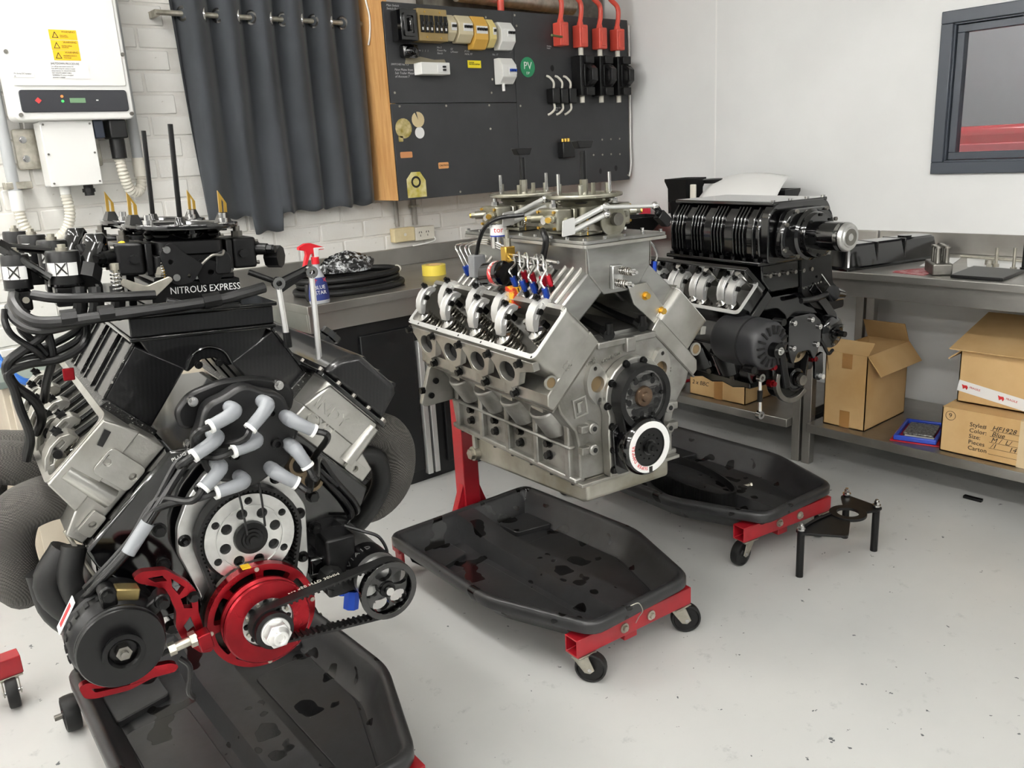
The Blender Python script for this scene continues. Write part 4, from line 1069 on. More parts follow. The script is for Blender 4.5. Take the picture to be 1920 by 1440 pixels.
st = MB(T(3.3595, 1.33, .462) @ RX(9)).box(-.001, .0005, -.45, .0, -.022, .022).build('printed_tape', M_whitep, c4, smooth=0)
for y in (1.305, 1.17, 1.04):
    m_ = T(3.3592, 1.33, .462) @ RX(9) @ T(0, y-1.33, 0)
    MB(m_ @ FX).plate([[(-.010, -.010), (-.004, -.003), (.004, -.010), (.007, -.002), (.012, .008), (.004, .006), (-.008, .008), (-.013, .0)]], -.0016, -.0008).build('red_beast_mark', M_redink, st, smooth=0)
    text('lettering', 'FRAGILE', .011, M_redink, st, m_ @ tf((-.0014, -.018, .004), (0, -1, 0), (0, 0, 1)))
# clamshell pack
pk = empty('hanging_tool_pack', (3.43, 1.485, sz), (0, 0, 14), 1.12)
MB().box(-.13, .14, -.085, .085, 0, .003).build('card', mat('pack_red', '#c0202c', .4), pk, bev=.001)
fr_ = rect_frame(MB(RY(90) @ T(0, 0, 0)), -.022, -.003, -.07, .075, -.125, .10, .012)
fr_.build('blue_frame', mat('pack_blue', '#2846b0', .35), pk, bev=.004)
MB().box(-.06, .08, -.05, .055, .004, .016).build('mesh_pad', mat('silver_mesh', '#a8a8a4', .35, .6, '#4a4a48', 120), pk, bev=.003)
MB().box(-.115, -.065, -.055, .045, .004, .010).build('white_label', M_whitep, pk)
tag(pk, 'blue and red packaged mesh pack beside the labelled carton', 'package')
# small clutter left of the low carton
e = empty('chrome_clamp', (3.33, 2.70, sz), (0, 0, 20))
MB().box(-.05, .05, -.03, .03, 0, .03).build('body', M_zinc, e, bev=.006); MB().cyl((0, 0, .03), (0, 0, .06), .02, None, 16).build('knob', M_steel, e)
MB().cyl((.02, -.03, .035), (.10, -.12, .05), .008, None, 10).build('red_handle', M_red, e)
tag(e, 'chrome clamp with a red handle on the lower shelf', 'clamp')
tag(MB().box(3.35, 3.37, 1.20, 1.27, 0, .012).build('dark_offcut', M_satin, bev=.002), 'small dark offcut on the floor under the shelf', 'offcut')
tag(MB().tube([(.40, 3.2, .95), (.42, 3.15, .86), (.46, 3.12, .80), (.52, 3.14, .778), (.60, 3.2, .784)], .012, 10).build('blue_air_hose', mat('blue_hose', '#2a62b0', .4)), 'blue air hose hanging beside the low cream cabinet', 'hose')
# ------------------------------------------------------------------ engine building blocks
def V(*a): return Vector(a)
def gear_disc(name, mt, parent, o, r, th, holes=(), hub=0.0, n=40):
    # disc facing -y at o with round through holes (dx, dz, r)
    return MB(T(*o) @ FY).plate([circ(0, 0, r, n)] + [circ(a, b_, c_, 14) for a, b_, c_ in holes] + ([circ(0, 0, hub, 20)] if hub else []), 0, th).build(name, mt, parent, bev=.0008)
def belt_band(name, mt, parent, c1, r1, c2, r2, y0, y1, t=.006, teeth=True, tooth_mat=None, flip=1, tn=80):
    # flat toothed belt around two pulleys in the xz plane
    c1 = Vector(c1); c2 = Vector(c2); d = c2-c1; L_ = d.length; a0 = math.atan2(d.y, d.x); be = math.acos((r1-r2)/L_)
    P = []
    for k in range(25):
        a = a0 + be + (2*PI-2*be)*k/24; P.append((c1.x+r1*math.cos(a), c1.y+r1*math.sin(a)))
    for k in range(25):
        a = a0 - be + 2*be*k/24; P.append((c2.x+r2*math.cos(a), c2.y+r2*math.sin(a)))
    n = len(P); I = P; O = offset_poly(P, -t)
    vs = [(p[0], y, p[1]) for y in (y0, y1) for S_ in (I, O) for p in S_]; fs = []
    for k in range(n):
        k2 = (k+1) % n
        fs += [(k, k2, 2*n+k2, 2*n+k), (n+k, 3*n+k, 3*n+k2, n+k2), (k, n+k, n+k2, k2), (2*n+k, 2*n+k2, 3*n+k2, 3*n+k)]
    bl = MB().add(vs, fs).build(name, mt, parent)
    if teeth:
        D = [0]
        for i in range(n): D.append(D[-1] + (Vector(I[(i+1) % n])-Vector(I[i])).length)
        mb = MB()
        for k in range(tn):
            dd = D[-1]*k/tn; j = max(i for i in range(n) if D[i] <= dd); p = Vector(I[j]); q_ = Vector(I[(j+1) % n]); t_ = (dd-D[j])/max(1e-9, D[j+1]-D[j])
            x = p.lerp(q_, t_); u = (q_-p).normalized(); w = Vector((-u.y, u.x))
            m = Matrix(((u.x, 0, w.x, x.x), (0, 1, 0, 0), (u.y, 0, w.y, x.y), (0, 0, 0, 1)))
            mb.box(-.0022, .0022, y0, y1, 0, .0035, m)
        mb.build('teeth', tooth_mat or mt, bl, smooth=0, kind='stuff')
    return bl
ROCK = [(-.110, .404), (-.106, .420), (-.092, .430), (-.068, .431), (-.046, .424), (-.028, .410), (-.016, .392), (-.025, .385), (-.036, .392), (-.050, .402), (-.066, .407), (-.085, .407), (-.100, .401)]
def rocker(head, bm, y, ds, dn_, mt=None, w=.0165):
    mt = mt or M_bright
    mb = MB(bm @ T(ds, y, dn_))
    SY = Matrix(((1, 0, 0, 0), (0, 0, 1, 0), (0, 1, 0, 0), (0, 0, 0, 1)))     # (u,v,w)->(s,n,y)
    slot = [(-.090, .423), (-.070, .424), (-.052, .418), (-.041, .410), (-.046, .407), (-.056, .412), (-.070, .416), (-.090, .416)]
    mb.plate([ROCK], -w*.62, w*.62, SY)
    for s_ in (-1, 1):
        mb.plate([offset_poly(ROCK, 0), slot], s_*w, s_*w*.55, SY)
    r = mb.build('rocker_arm', mt, head, bev=.0012, seg=1)
    m = bm @ T(ds, y, dn_)
    MB(m).cyl((-.094, 0, .410), (-.094, 0, .445), .0062, None, 10).cyl((-.094, 0, .430), (-.094, 0, .438), .0095, None, 6).build('adjuster', M_bolt, head)
    MB(m).cyl((-.066, -w*1.45, .415), (-.066, w*1.45, .415), .0085, None, 12).build('trunnion', M_bolt, head)
    MB(m).cyl((-.026, -w*.9, .393), (-.026, w*.9, .393), .0075, None, 12).build('roller_tip', M_steel, head)
    return r
def vspring(head, bm, y, s, n0=.300, n1=.384, R=.0200, tilt=0.0):
    m = bm @ T(s, y, n0)
    sp = MB(m).coil((0, 0, 0), (tilt, 0, 1), R, .0030, 5.5, n1-n0-.006, 6, 16).build('valve_spring', M_spring, head)
    MB(m).coil((0, 0, 0), (tilt, 0, 1), R*.66, .0022, 6.5, n1-n0-.008, 5, 12).build('valve_spring', M_spring, head)
    MB(m).lathe([(0, n1-n0-.006), (R+.001, n1-n0-.006), (R+.001, n1-n0-.002), (R*.6, n1-n0+.002), (R*.35, n1-n0+.006), (0, n1-n0+.006)], (0, 0, 0), (tilt, 0, 1), 20).build('spring_retainer', M_steel, head)
    MB(m).cyl((0, 0, -.004), (0, 0, .002), R+.003, None, 18).build('spring_seat', M_dsteel, head)
def head_rail(head, bm, s0, s1, y0, y1, n0, n1, mt, w=.013):
    o_ = rpoly([(s0, y0), (s1, y0), (s1, y1), (s0, y1)], .022); i_ = rpoly([(s0+w, y0+w), (s1-w, y0+w), (s1-w, y1-w), (s0+w, y1-w)], .016)
    return MB(bm).plate([o_, i_], n0, n1).build('valve_rail', mt, head, bev=.0012)

def carburetor(parent, o, rz, mt, ringmt, dark=False, brass=M_brass, stud=.14, label=None, sc=1.0, scz=None):
    m = T(*o) @ RZ(rz) @ Matrix.Diagonal((sc, sc, scz or sc, 1))
    body = MB(m)
    body.box(-.072, .072, -.072, .072, 0, .012)
    body.plate([rpoly([(-.066, -.062), (.066, -.062), (.066, .062), (-.066, .062)], .012)], .012, .055)
    body.plate([rpoly([(-.06, -.068), (.06, -.068), (.06, .068), (-.06, .068)], .02)], .055, .085)
    c_ = body.build('carburetor', mt, parent, bev=.002, label=label)
    rg = MB(m).lathe([(.062, .083), (.070, .100), (.096, .108), (.1035, .1095), (.1045, .114), (.1035, .119), (.098, .120), (.095, .116), (.090, .116), (.087, .120), (.078, .118), (.070, .106), (.062, .096), (.050, .090), (0, .090)], (0, 0, 0), (0, 0, 1), 44)
    rg.build('air_horn_ring', ringmt, c_)
    for sx in (-1, 1):
        for sy in (-1, 1):
            MB(m).lathe([(.028, .097), (.024, .0925), (.016, .091), (0, .0905)], (sx*.032, sy*.032, 0), (0, 0, 1), 18).build('throttle_bore', M_darkhole, c_)
            MB(m).cyl((sx*.032, sy*.032, .091), (sx*.032, sy*.032, .102), .009, None, 12).build('booster', mt, c_)
    # web cross with centre stud boss
    MB(m).box(-.085, .085, -.005, .005, .099, .112).box(-.005, .005, -.085, .085, .099, .112).lathe([(0, .100), (.013, .100), (.011, .120), (.008, .132), (0, .132)], (0, 0, 0), (0, 0, 1), 12).build('centre_web', ringmt, c_, bev=.001)
    MB(m).cyl((0, 0, .128), (0, 0, .14+stud), .0048, None, 10).build('air_cleaner_stud', M_bolt, c_)
    for sx in (-1, 1):
        MB(m).box(sx*.066, sx*.078, -.055, .055, .014, .082).build('metering_block', mt, c_, bev=.002)
        bw = MB(m).plate([rpoly([(sx*.079, -.052), (sx*.128, -.044), (sx*.128, .044), (sx*.079, .052)], .010)], .016, .084).build('float_bowl', mt, c_, bev=.005, seg=3)
        MB(m).cyl((sx*.104, 0, .084), (sx*.104, 0, .097), .011, None, 6).cyl((sx*.104, 0, .097), (sx*.104, 0, .108), .0065, None, 12).build('needle_seat', M_steel if not dark else M_dsteel, bw)
        for sy in (-1, 1):
            for z in (.026, .074): MB(m).cyl((sx*.127, sy*.036, z), (sx*.133, sy*.036, z), .0048, None, 6).build('bowl_screw', brass if not dark else M_dsteel, bw)
            MB(m).cyl((sx*.098, sy*.046, .05), (sx*.098, sy*.061, .05), .0095, None, 8).build('bowl_plug', mt, bw)
            # diverging fuel fittings
            d = V(sx*.8, sy*.62, -.02).normalized(); p = V(sx*.122, sy*.022, .056)
            MB(m).cyl(p, p+d*.034, .0145, .013, 14).cyl(p+d*.034, p+d*.045, .011, None, 6).build('fuel_fitting', mt, bw)
            MB(m).cyl(p+d*.045, p+d*.050, .0085, None, 10).build('fitting_plug', brass if not dark else M_bolt, bw)
        MB(m).cyl((sx*.126, 0, .05), (sx*.140, 0, .05), .013, None, 8).build('sight_plug', M_steel if not dark else mt, bw)
    for sx in (-1, 1):
        for sy in (-1, 1):
            MB(m).cyl((sx*.062, sy*.074, .012), (sx*.062, sy*.074, .02), .008, None, 6).build('base_nut', M_dsteel, c_)
    # throttle side: lever, shaft, pump arm and springs
    MB(m).cyl((0, -.085, .008), (0, .085, .008), .005, None, 10).build('throttle_shaft', M_steel, c_)
    lv = MB(m @ T(.018, -.086, .01) @ FY).plate([rpoly([(-.012, -.02), (.020, -.018), (.034, .004), (.022, .028), (-.008, .038), (-.022, .02)], .008), circ(.008, .006, .006, 10)], 0, .004).build('throttle_lever', M_zinc if not dark else M_anod, c_, bev=.0006)
    MB(m @ T(-.04, -.083, .03) @ FY).plate([rpoly([(-.03, -.012), (.03, -.02), (.034, -.012), (-.002, .006), (-.026, .004)], .004)], 0, .003).build('pump_arm', M_zinc, c_)
    MB(m).coil((-.055, -.082, .012), (0, 0, 1), .0055, .0013, 6, .034, 5, 10).build('pump_spring', M_steel, c_)
    MB(m).cyl((-.055, -.082, .002), (-.055, -.082, .056), .0022, None, 8).build('pump_rod', brass, c_)
    return c_
# ------------------------------------------------------------------ bare aluminium V8
E2 = empty('bare_aluminium_engine', (1.62, 1.41, .658), (0, 0, -7))
tag(E2, 'bare aluminium V8 engine with open rockers and twin silver carburetors', 'engine')
blk_poly = [(-.100, .288), (-.235, .153), (-.224, .120), (-.178, .060), (-.168, .02), (-.168, -.080), (.168, -.080), (.168, .02), (.178, .06), (.224, .120), (.235, .153), (.100, .288)]
blk = MB().plate([blk_poly], .09, .745, FY)
for k in range(4):                                   # cylinder barrels and side webs
    y = .195 + k*.150
    for s in (-1, 1): blk.cyl((s*.150, y, .045), (s*.195, y, .120), .050, .055, 18)
for k in range(5):
    y = .125 + k*.150
    for s in (-1, 1): blk.box(s*.160, s*.186, y-.011, y+.011, -.080, .075)
for s in (-1, 1):
    blk.box(s*.150, s*.186, .09, .76, -.088, -.072)
    blk.box(s*.165, s*.190, .105, .74, .006, .016)
block = blk.build('engine_block', M_cast, E2, bev=.005, seg=2)
for s in (-1, 1):                                     # bosses on the front face
    for z in (.067, .007):
        MB().cyl((s*.136, .062, z), (s*.136, .10, z), .016, None, 16).box(s*.120, s*.172, .07, .092, z-.011, z+.011).build('mount_boss', M_cast, block, bev=.003)
MB().box(-.1, .1, .08, .12, .272, .29).build('front_boss', M_cast, block, bev=.003)
MB().box(-.01, .02, .072, .092, .25, .29).build('front_boss', M_cast, block, bev=.003)
for s in (-1, 1):
    for z in (.067, .007): MB().cyl((s*.136, .0605, z), (s*.136, .063, z), .007, None, 12).build('boss_hole', M_darkhole, block)
    x, z = s*.112, .182
    MB(T(x, 0, z) @ RY(s*8) @ FY).plate([rpoly([(-.012, -.058), (.012, -.058), (.034, -.018), (.034, .018), (.012, .058), (-.012, .058), (-.034, .018), (-.034, -.018)], .012), circ(0, 0, .022, 20), circ(0, .044, .006, 10), circ(0, -.044, .006, 10)], .074, .092).build('water_port', M_cast2, block, bev=.0015)
    MB().cyl((x, .088, z), (x, .0905, z), .024, None, 20).build('port_bore', mat('tan_bore', '#7d6a4d', .5, .5) if s < 0 else MATS['tan_bore'], block)
MB(T(-.163, 0, .128) @ RY(-8) @ FY).plate([[(-.022, -.026), (.022, -.026), (.022, .026), (-.022, .026)], [(-.018, -.022), (.018, -.022), (.018, .022), (-.018, .022)]], .084, .091).plate([[(-.01, -.014), (.0, -.014), (.0, .008), (.012, .014), (-.008, .014)]], .084, .091, T(-.163, 0, .128) @ RY(-8) @ FY @ T(.163, -.128, 0) if 0 else None).build('cast_emblem', M_cast2, block)
text('cast_lettering', 'HIGH\nBALL', .014, M_cast2, block, tf((-.13, .089, .225), (.80, 0, .60), (-.6, 0, .8)), ext=.003)
text('cast_lettering', 'MADE IN USA', .011, M_cast2, block, tf((-.085, .089, .235), (.97, 0, .22), (-.22, 0, .97)), ext=.003)
text('cast_lettering', '0 1 2 4', .010, M_cast2, block, tf((.15, .089, .15), (.45, 0, .89), (-.89, 0, .45)), ext=.003)
for y in (.228, .37, .51, .655):
    for z in (-.008, -.044):
        for s in (-1, 1): MB().bolt((s*.168, y, z), (s, 0, 0), .0105, .012).build('side_bolt', M_bolt, block)
for s in (-1, 1):
    for k in range(4): MB().plate([rpoly([(.17+k*.15, -.01), (.225+k*.15, -.006), (.225+k*.15, .012), (.17+k*.15, .008)], .004)], 0, .01, T(s*.225, 0, .115) @ FX).build('deck_lug', M_cast2, block)
# rear motor plate with ears
MB(FY).plate([rpoly([(-.10, .29), (-.25, .135), (-.262, .13), (-.300, .015), (-.285, .005), (-.18, .01), (-.17, -.08), (.17, -.08), (.18, .01), (.285, .005), (.30, .015), (.262, .13), (.25, .135), (.10, .29)], .008)], .745, .765).build('rear_plate', M_cast2, block, bev=.002)
for x, z in ((-.245, .085), (-.265, .04), (.245, .085)): MB().cyl((x, .738, z), (x, .746, z), .010, None, 12).build('plate_bolt', M_bolt, block)
MB().cyl((-.30, .75, .06), (-.285, .75, .06), .011, None, 6).build('plate_bolt', M_bolt, block)
# oil pan
op = MB(FX).plate([[(.085, -.082), (.085, -.145), (.11, -.155), (.66, -.192), (.69, -.185), (.70, -.082)]], -.150, .150).build('oil_pan', mat('welded_aluminium', '#b5b3aa', .38, .85, '#8f8b7d', 8, .5), E2, bev=.010, seg=3)
MB().box(-.178, .178, .07, .76, -.094, -.084).build('pan_rail', M_cast2, op, bev=.002)
MB().cyl((-.150, .672, -.165), (-.168, .672, -.165), .024, None, 16).cyl((-.168, .672, -.165), (-.18, .672, -.165), .018, None, 6).build('drain_plug', M_zinc, op)
for k in range(7):
    MB().cyl((-.170, .12+k*.10, -.100), (-.170, .12+k*.10, -.094), .006, None, 6).build('rail_bolt', M_bolt, op)
MB(FX).plate([[(.66, -.10), (.66, -.185), (.675, -.185), (.675, -.10)]], -.165, -.15).build('scavenge_boss', M_cast2, op, bev=.002)

# front belt drive
cov = []
for k in range(17):
    a = math.radians(-25 + 230*k/16); cov.append((.006+.104*math.cos(a), .135+.104*math.sin(a)))
cov += [(-.092, .04), (-.088, -.082), (.088, -.082), (.092, .04)]
cv = MB(FY).plate([cov], .058, .09).build('front_cover', M_cast2, E2, bev=.003)
for x, z in ((.030, .225), (-.030, .226), (-.080, .182), (-.097, .122), (-.082, .062), (-.080, -.004), (-.080, -.062), (.092, .165), (.088, .075), (.082, -.004), (.082, -.062)):
    MB().bolt((x, .058, z), (0, -1, 0), .008, .009).build('cover_bolt', M_bolt, cv)
MB().ring((.006, .018, .135), (0, 1, 0), .072, .088, .04, 44).build('cam_belt', M_rubber, E2)
gd = gear_disc('cam_gear', M_mach, E2, (.006, .030, .135), .073, .018, [(.050*math.cos(k*2*PI/10+.2), .050*math.sin(k*2*PI/10+.2), .0085) for k in range(10)], .0)
MB().cyl((.006, .030, .135), (.006, .055, .135), .068, None, 30).build('gear_back', M_darkhole, gd)
MB().lathe([(0, -.012), (.012, -.012), (.014, -.006), (.026, -.006), (.029, 0), (.029, .01), (0, .01)], (.006, .028, .135), (0, 1, 0), 24).build('cam_hub', mat('bronze_hub', '#7a6654', .4, .8, '#4d3d30', 30), gd)
for k in range(6):
    a = k*2*PI/6; MB().cyl((.006+.063*math.cos(a), .024, .135+.063*math.sin(a)), (.006+.063*math.cos(a), .031, .135+.063*math.sin(a)), .0055, None, 6).build('gear_bolt', M_bolt, gd)
belt_band('timing_belt', M_rubber, E2, (.006, .135), .082, (0, 0), .048, .022, .054, .005, teeth=False)
MB(FY).plate([rpoly([(-.088, .06), (-.08, -.075), (.075, -.075), (.08, .05), (.03, .075), (-.04, .075)], .02)], .046, .06).build('belt_guard', M_gloss, E2, bev=.002)
dp = MB().lathe([(.030, .006), (.050, .006), (.052, .001), (.074, .001), (.079, .006), (.081, .014), (.081, .040), (.077, .046), (.03, .046)], (0, 0, 0), (0, 1, 0), 48).build('harmonic_damper', M_gloss, E2)
MB().ring((0, -.0012, 0), (0, 1, 0), .054, .0715, .003, 48).build('white_face_ring', M_whitep, dp)
gear_disc('damper_face', M_satin, dp, (0, .003, 0), .053, .006, [(.034*math.cos(k*PI/6), .034*math.sin(k*PI/6), .0036 if k % 2 else .0028) for k in range(12)], 0)
MB().lathe([(0, -.018), (.008, -.018), (.009, -.012), (.016, -.010), (.017, .004), (0, .004)], (0, 0, 0), (0, 1, 0), 20).build('crank_bolt', M_bolt, dp)
MB().ring((0, -.001, 0), (0, 1, 0), .018, .022, .006, 24).build('hub_lip', M_gloss, dp)
for i, ch in enumerate('SUPER DAMPER'):
    a = math.radians(258 - i*8.2)
    p = (.0585*math.cos(a), -.0016, .0585*math.sin(a))
    if ch != ' ': text('lettering', ch, .013, M_redink, dp, tf(p, (math.sin(a), 0, -math.cos(a)), (math.cos(a), 0, math.sin(a))), align='CENTER')
a = math.radians(272)
MB().box(-.006, .006, -.0016, 0, -.008, .008, T(.063*math.cos(a), 0, .063*math.sin(a))).build('black_mark', M_ink, dp, smooth=0)

# cylinder heads
SYN = Matrix(((1, 0, 0, 0), (0, 0, 1, 0), (0, 1, 0, 0), (0, 0, 0, 1)))
def e2_head(side):
    bm = bankm(side)
    h = MB(bm)
    h.plate([[(-.140, .270), (.080, .270), (.082, .292), (.060, .312), (.012, .314), (-.145, .314)]], .088, .79, SYN)
    hd = h.build('cylinder_head', M_cast2, E2, bev=.003)
    head_rail(hd, bm, -.146, .016, .086, .792, .312, .412, M_cast2)
    MB(bm).plate([rpoly([(-.147, .085), (.017, .085), (.017, .793), (-.147, .793)], .022), rpoly([(-.133, .099), (.003, .099), (.003, .779), (-.133, .779)], .016)], .412, .4138).build('machined_rail', M_bright, hd)
    MB(bm).plate([[(-.132, .312), (-.002, .312), (-.002, .316), (-.132, .322)]], .1, .78, SYN).build('spring_floor', M_cast, hd)
    # exhaust flange with four ports
    A = V(.020, 0, .398); B = V(.082, 0, .312); vdir = (B-A).normalized(); wdir = V(-vdir.z, 0, vdir.x)
    fm = bm @ Matrix(((0, vdir.x, wdir.x, A.x), (1, 0, 0, 0), (0, vdir.z, wdir.z, A.z), (0, 0, 0, 1)))
    ports = (.225, .378, .532, .685)
    out = [(.092, -.004), (.786, -.004)]
    for yc in reversed(ports): out += [(yc+.078, .016), (yc+.060, .034), (yc+.042, .074), (yc-.012, .088), (yc-.046, .074), (yc-.066, .034)]
    out += [(.092, .020)]
    holes = [[(yc + .040*math.cos(t)*.92 - .010*math.sin(t), .042 + .026*math.sin(t) + .012*math.cos(t)) for t in [2*PI*k/22 for k in range(22)]] for yc in ports]
    MB(fm).plate([out]+holes, -.012, .008).build('exhaust_flange', M_cast2, hd, bev=.0015)
    for yc in ports:
        MB(fm).plate([[(yc + .044*math.cos(t), .042 + .034*math.sin(t) + .012*math.cos(t)) for t in [2*PI*k/18 for k in range(18)]]], -.0135, -.0118).build('exhaust_port', M_darkhole, hd, smooth=0)
        MB(fm).plate([rpoly([(yc+.035, .078), (yc+.005, .094), (yc+.002, .110), (yc+.05, .118)], .006)], -.03, .0).build('port_root', M_cast2, hd)
    for yc in (.150, .302, .461, .624, .772):
        MB(fm).bolt((yc, .006, .006), (0, 0, 1), .0095, .014).build('flange_bolt', M_bolt, hd)
    for yc in (.233, .384, .537, .692):
        MB(bm).bolt((.074, yc, .300), (.85, 0, .5), .010, .013).build('head_bolt', M_bolt, hd)
    MB(bm).plate([[(-.14, .268), (.086, .268), (.086, .273), (-.14, .273)]], .087, .79, SYN).build('head_gasket', M_dsteel, hd)
    # front water hole and inner end
    MB(bm).ring((.030, .083, .330), (0, 1, 0), .014, .019, .006, 18).build('plug_hole', M_cast2, hd)
    MB(bm).cyl((.030, .0855, .330), (.030, .089, .330), .0145, None, 16).build('plug_bore', MATS['tan_bore'], hd)
    for yc in (.18, .352, .492, .662):
        rocker(hd, bm, yc, -.044, .014); vspring(hd, bm, yc, -.068, .326, .394, .0225)
    for yc in (.300, .448, .612, .772):
        rocker(hd, bm, yc, -.010, .012); vspring(hd, bm, yc, -.030, .324, .392, .0225)
    for yc in (.24, .40, .555, .715):
        MB(bm).box(-.1, -.075, yc-.012, yc+.012, .33, .38).cyl((-.088, yc, .38), (-.088, yc, .402), .008, None, 6).build('rocker_stand', M_dsteel, hd)
        MB(bm).cyl((-.120, yc, .33), (-.120, yc, .352), .010, None, 6).build('rocker_stud', M_bolt, hd)
    for yc in (.1, .22, .345, .47, .60, .72, .785):
        for s in (-.141, .011): MB(bm).cyl((s, yc, .4130), (s, yc, .4143), .0035, None, 8).build('rail_hole', M_darkhole, hd)
    return hd
hl = e2_head(-1); hl['label'] = 'cylinder head with exposed rocker arms and springs'
hr = e2_head(1); hr['label'] = 'cylinder head of the far bank'
text('cast_lettering', 'PRO\nCYL', .013, M_cast2, hl, bankm(-1) @ tf((-.02, .0865, .315), (-1, 0, -.0), (0, 0, 1)) @ RZ(0), ext=.002)

# tunnel-ram intake
im = MB()
im.plate([[(-.108, .548), (.108, .548), (.104, .468), (.055, .408), (-.055, .408), (-.104, .468)]], .108, .648, FY)
intake = im.build('intake_manifold', M_sheet, E2, bev=.003)
tp = MB().plate([rpoly([(-.138, .076), (-.03, .076), (-.02, .082), (.02, .082), (.03, .076), (.138, .076), (.138, .68), (-.138, .68)], .012)], .547, .556).build('plenum_lid', M_sheet, intake, bev=.0015)
MB().plate([rpoly([(-.140, .074), (.140, .074), (.140, .682), (-.140, .682)], .012), rpoly([(-.114, .100), (.114, .100), (.114, .656), (-.114, .656)], .008)], .538, .5465).build('plenum_flange', M_cast2, intake, bev=.001)
for k in range(9):
    for s in (-1, 1): MB().cyl((s*.128, .09+k*.0725, .556), (s*.128, .09+k*.0725, .5625), .0055, None, 6).build('lid_bolt', M_steel, tp)
for k in range(1, 4): MB().cyl((-.128+k*.064, .088, .556), (-.128+k*.064, .088, .5625), .0055, None, 6).build('lid_bolt', M_steel, tp)
for s in (-1, 1):
    MB().box(s*.1085, s*.111, .11, .112, .47, .538).build('weld_seam', M_cast2, intake)
    for k in range(4):
        y0 = .112 + k*.147
        r_ = MB().plate([[(s*.082, .492), (s*.200, .388), (s*.150, .335), (s*.045, .424)]], y0, y0+.128, FY).build('intake_runner', M_sheet, intake, bev=.006, seg=3)
        for j in range(3):
            MB().cyl((s*.095, y0+.03+j*.034, .483), (s*.190, y0+.03+j*.034, .399), .007, None, 10).build('runner_rib', M_cast2, r_)
    MB().plate([[(s*.206, .392), (s*.196, .402), (s*.118, .326), (s*.128, .316)]], .098, .78, FY).build('runner_flange', M_cast2, intake, bev=.001)
MB().plate([[(.02, .42), (.085, .425), (.165, .325), (.12, .300), (.04, .37)]], .100, .106, FY).build('right_gusset', M_cast2, intake, bev=.001)
for x, z in ((.080, .388), (.138, .338)): MB().bolt((x, .100, z), (0, -1, 0), .009, .010).build('brass_bolt', M_brass, intake)
bp_ = MB().box(-.036, .0, .094, .108, .420, .484).build('relief_plate', M_mach, intake, bev=.003)
for x, z in ((-.010, .468), (-.024, .437)):
    MB().cyl((x, .03, z), (x, .10, z), .0045, None, 10).build('relief_stud', M_steel, bp_)
    MB().coil((x, .052, z), (0, 1, 0), .0095, .0018, 5, .04, 6, 12).build('relief_spring', M_spring, bp_)
    MB().cyl((x, .042, z), (x, .05, z), .0095, None, 6).build('relief_nut', M_steel, bp_)
vt = MB().plate([[(-.118, .300), (.118, .300), (.085, .276), (-.085, .276)]], .125, .74, FY).build('valley_cover', M_sheet, E2, bev=.002)
for x0, y0, x1, y1 in ((.0, .36, -.055, .10), (.10, .36, .075, .115)):
    MB().tube([(x0, y0, .335), ((x0+x1)/2, (y0+y1)/2, .318), (x1, y1, .308)], .010, 12).build('breather_hose', M_hose, vt)
    MB().cyl((x1+.004, y1+.015, .309), (x1-.006, y1-.016, .305), .016, None, 10).cyl((x1-.004, y1-.012, .306), (x1-.004, y1-.012, .335), .011, None, 12).build('hose_end', M_bolt, vt)

# carburetors
c1 = carburetor(E2, (0, .252, .558), 0, M_carb, M_carb, stud=.10, sc=1.0, scz=.88)
c2 = carburetor(E2, (0, .545, .558), 0, M_carb, M_carb, stud=.09, sc=1.0, scz=.88)
for cx_, y, zt in ((c1, .252, .785), (c2, .545, .775)):
    MB().cyl((0, y, .695), (0, y, zt-.01), .0078, None, 12).build('stud_extension', M_bolt, cx_)
    MB(T(0, y, zt) @ RZ(12)).plate([[(-.036, .016), (.036, .016), (.024, -.004), (-.024, -.004)]], -.011, .011, FY).build('wing_nut', M_satin, cx_, bev=.002)
    MB().cyl((0, y, .655), (0, y, .700), .0115, None, 6).build('stud_nut', M_carb, cx_)
    for dx, dy, h in ((-.052, .045, .055), (.052, -.045, .055), (-.042, .055, .028), (.056, .03, .026), (.058, -.03, .026), (-.05, -.05, .026)):
        MB().cyl((dx, y+dy, .652), (dx, y+dy, .662+h), .0048 if h > .04 else .0065, None, 10).build('vent_post', M_steel if h > .04 else M_carb, cx_)
# throttle linkage
for y, x0, z0, x1, z1_ in ((.140, -.140, .594, -.022, .632), (.140, -.135, .576, -.018, .612), (.435, -.128, .604, -.004, .646), (.435, -.122, .588, -.002, .624)):
    MB().cyl((x0, y, z0), (x1, y, z1_), .0075, None, 12).build('linkage_rod', M_bright, E2)
lk = MB().cyl((-.04, .128, .632), (.135, .118, .622), .0055, None, 12).build('linkage_rod', M_bright, E2)
for p in ((-.022, .134, .632), (.135, .118, .622), (-.018, .136, .612), (-.004, .43, .646)):
    MB().sphere(p, .0115, 12).build('rod_end', M_steel, lk)
MB(T(-.145, .13, .588) @ RZ(0) @ FY).plate([rpoly([(-.022, -.02), (.018, -.016), (.018, .026), (-.018, .020)], .003)], 0, .004).build('bracket_plate', M_bright, lk)
MB(T(-.135, .425, .600) @ FY).plate([rpoly([(-.022, -.02), (.018, -.016), (.018, .022), (-.018, .018)], .003)], 0, .004).build('bracket_plate', M_bright, lk)
MB(T(.018, .150, .592) @ FY).plate([circ(0, 0, .042, 28), circ(.004, .004, .016, 16)], 0, .006).build('throttle_disc', M_carb, lk, bev=.001)
MB().cyl((.022, .135, .596), (.022, .15, .596), .017, None, 20).build('disc_hub', M_dsteel, lk)
MB().tube([(.135, .118, .622), (.150, .115, .60), (.158, .112, .575)], .009, 8).build('lever_arm', M_anod, lk)
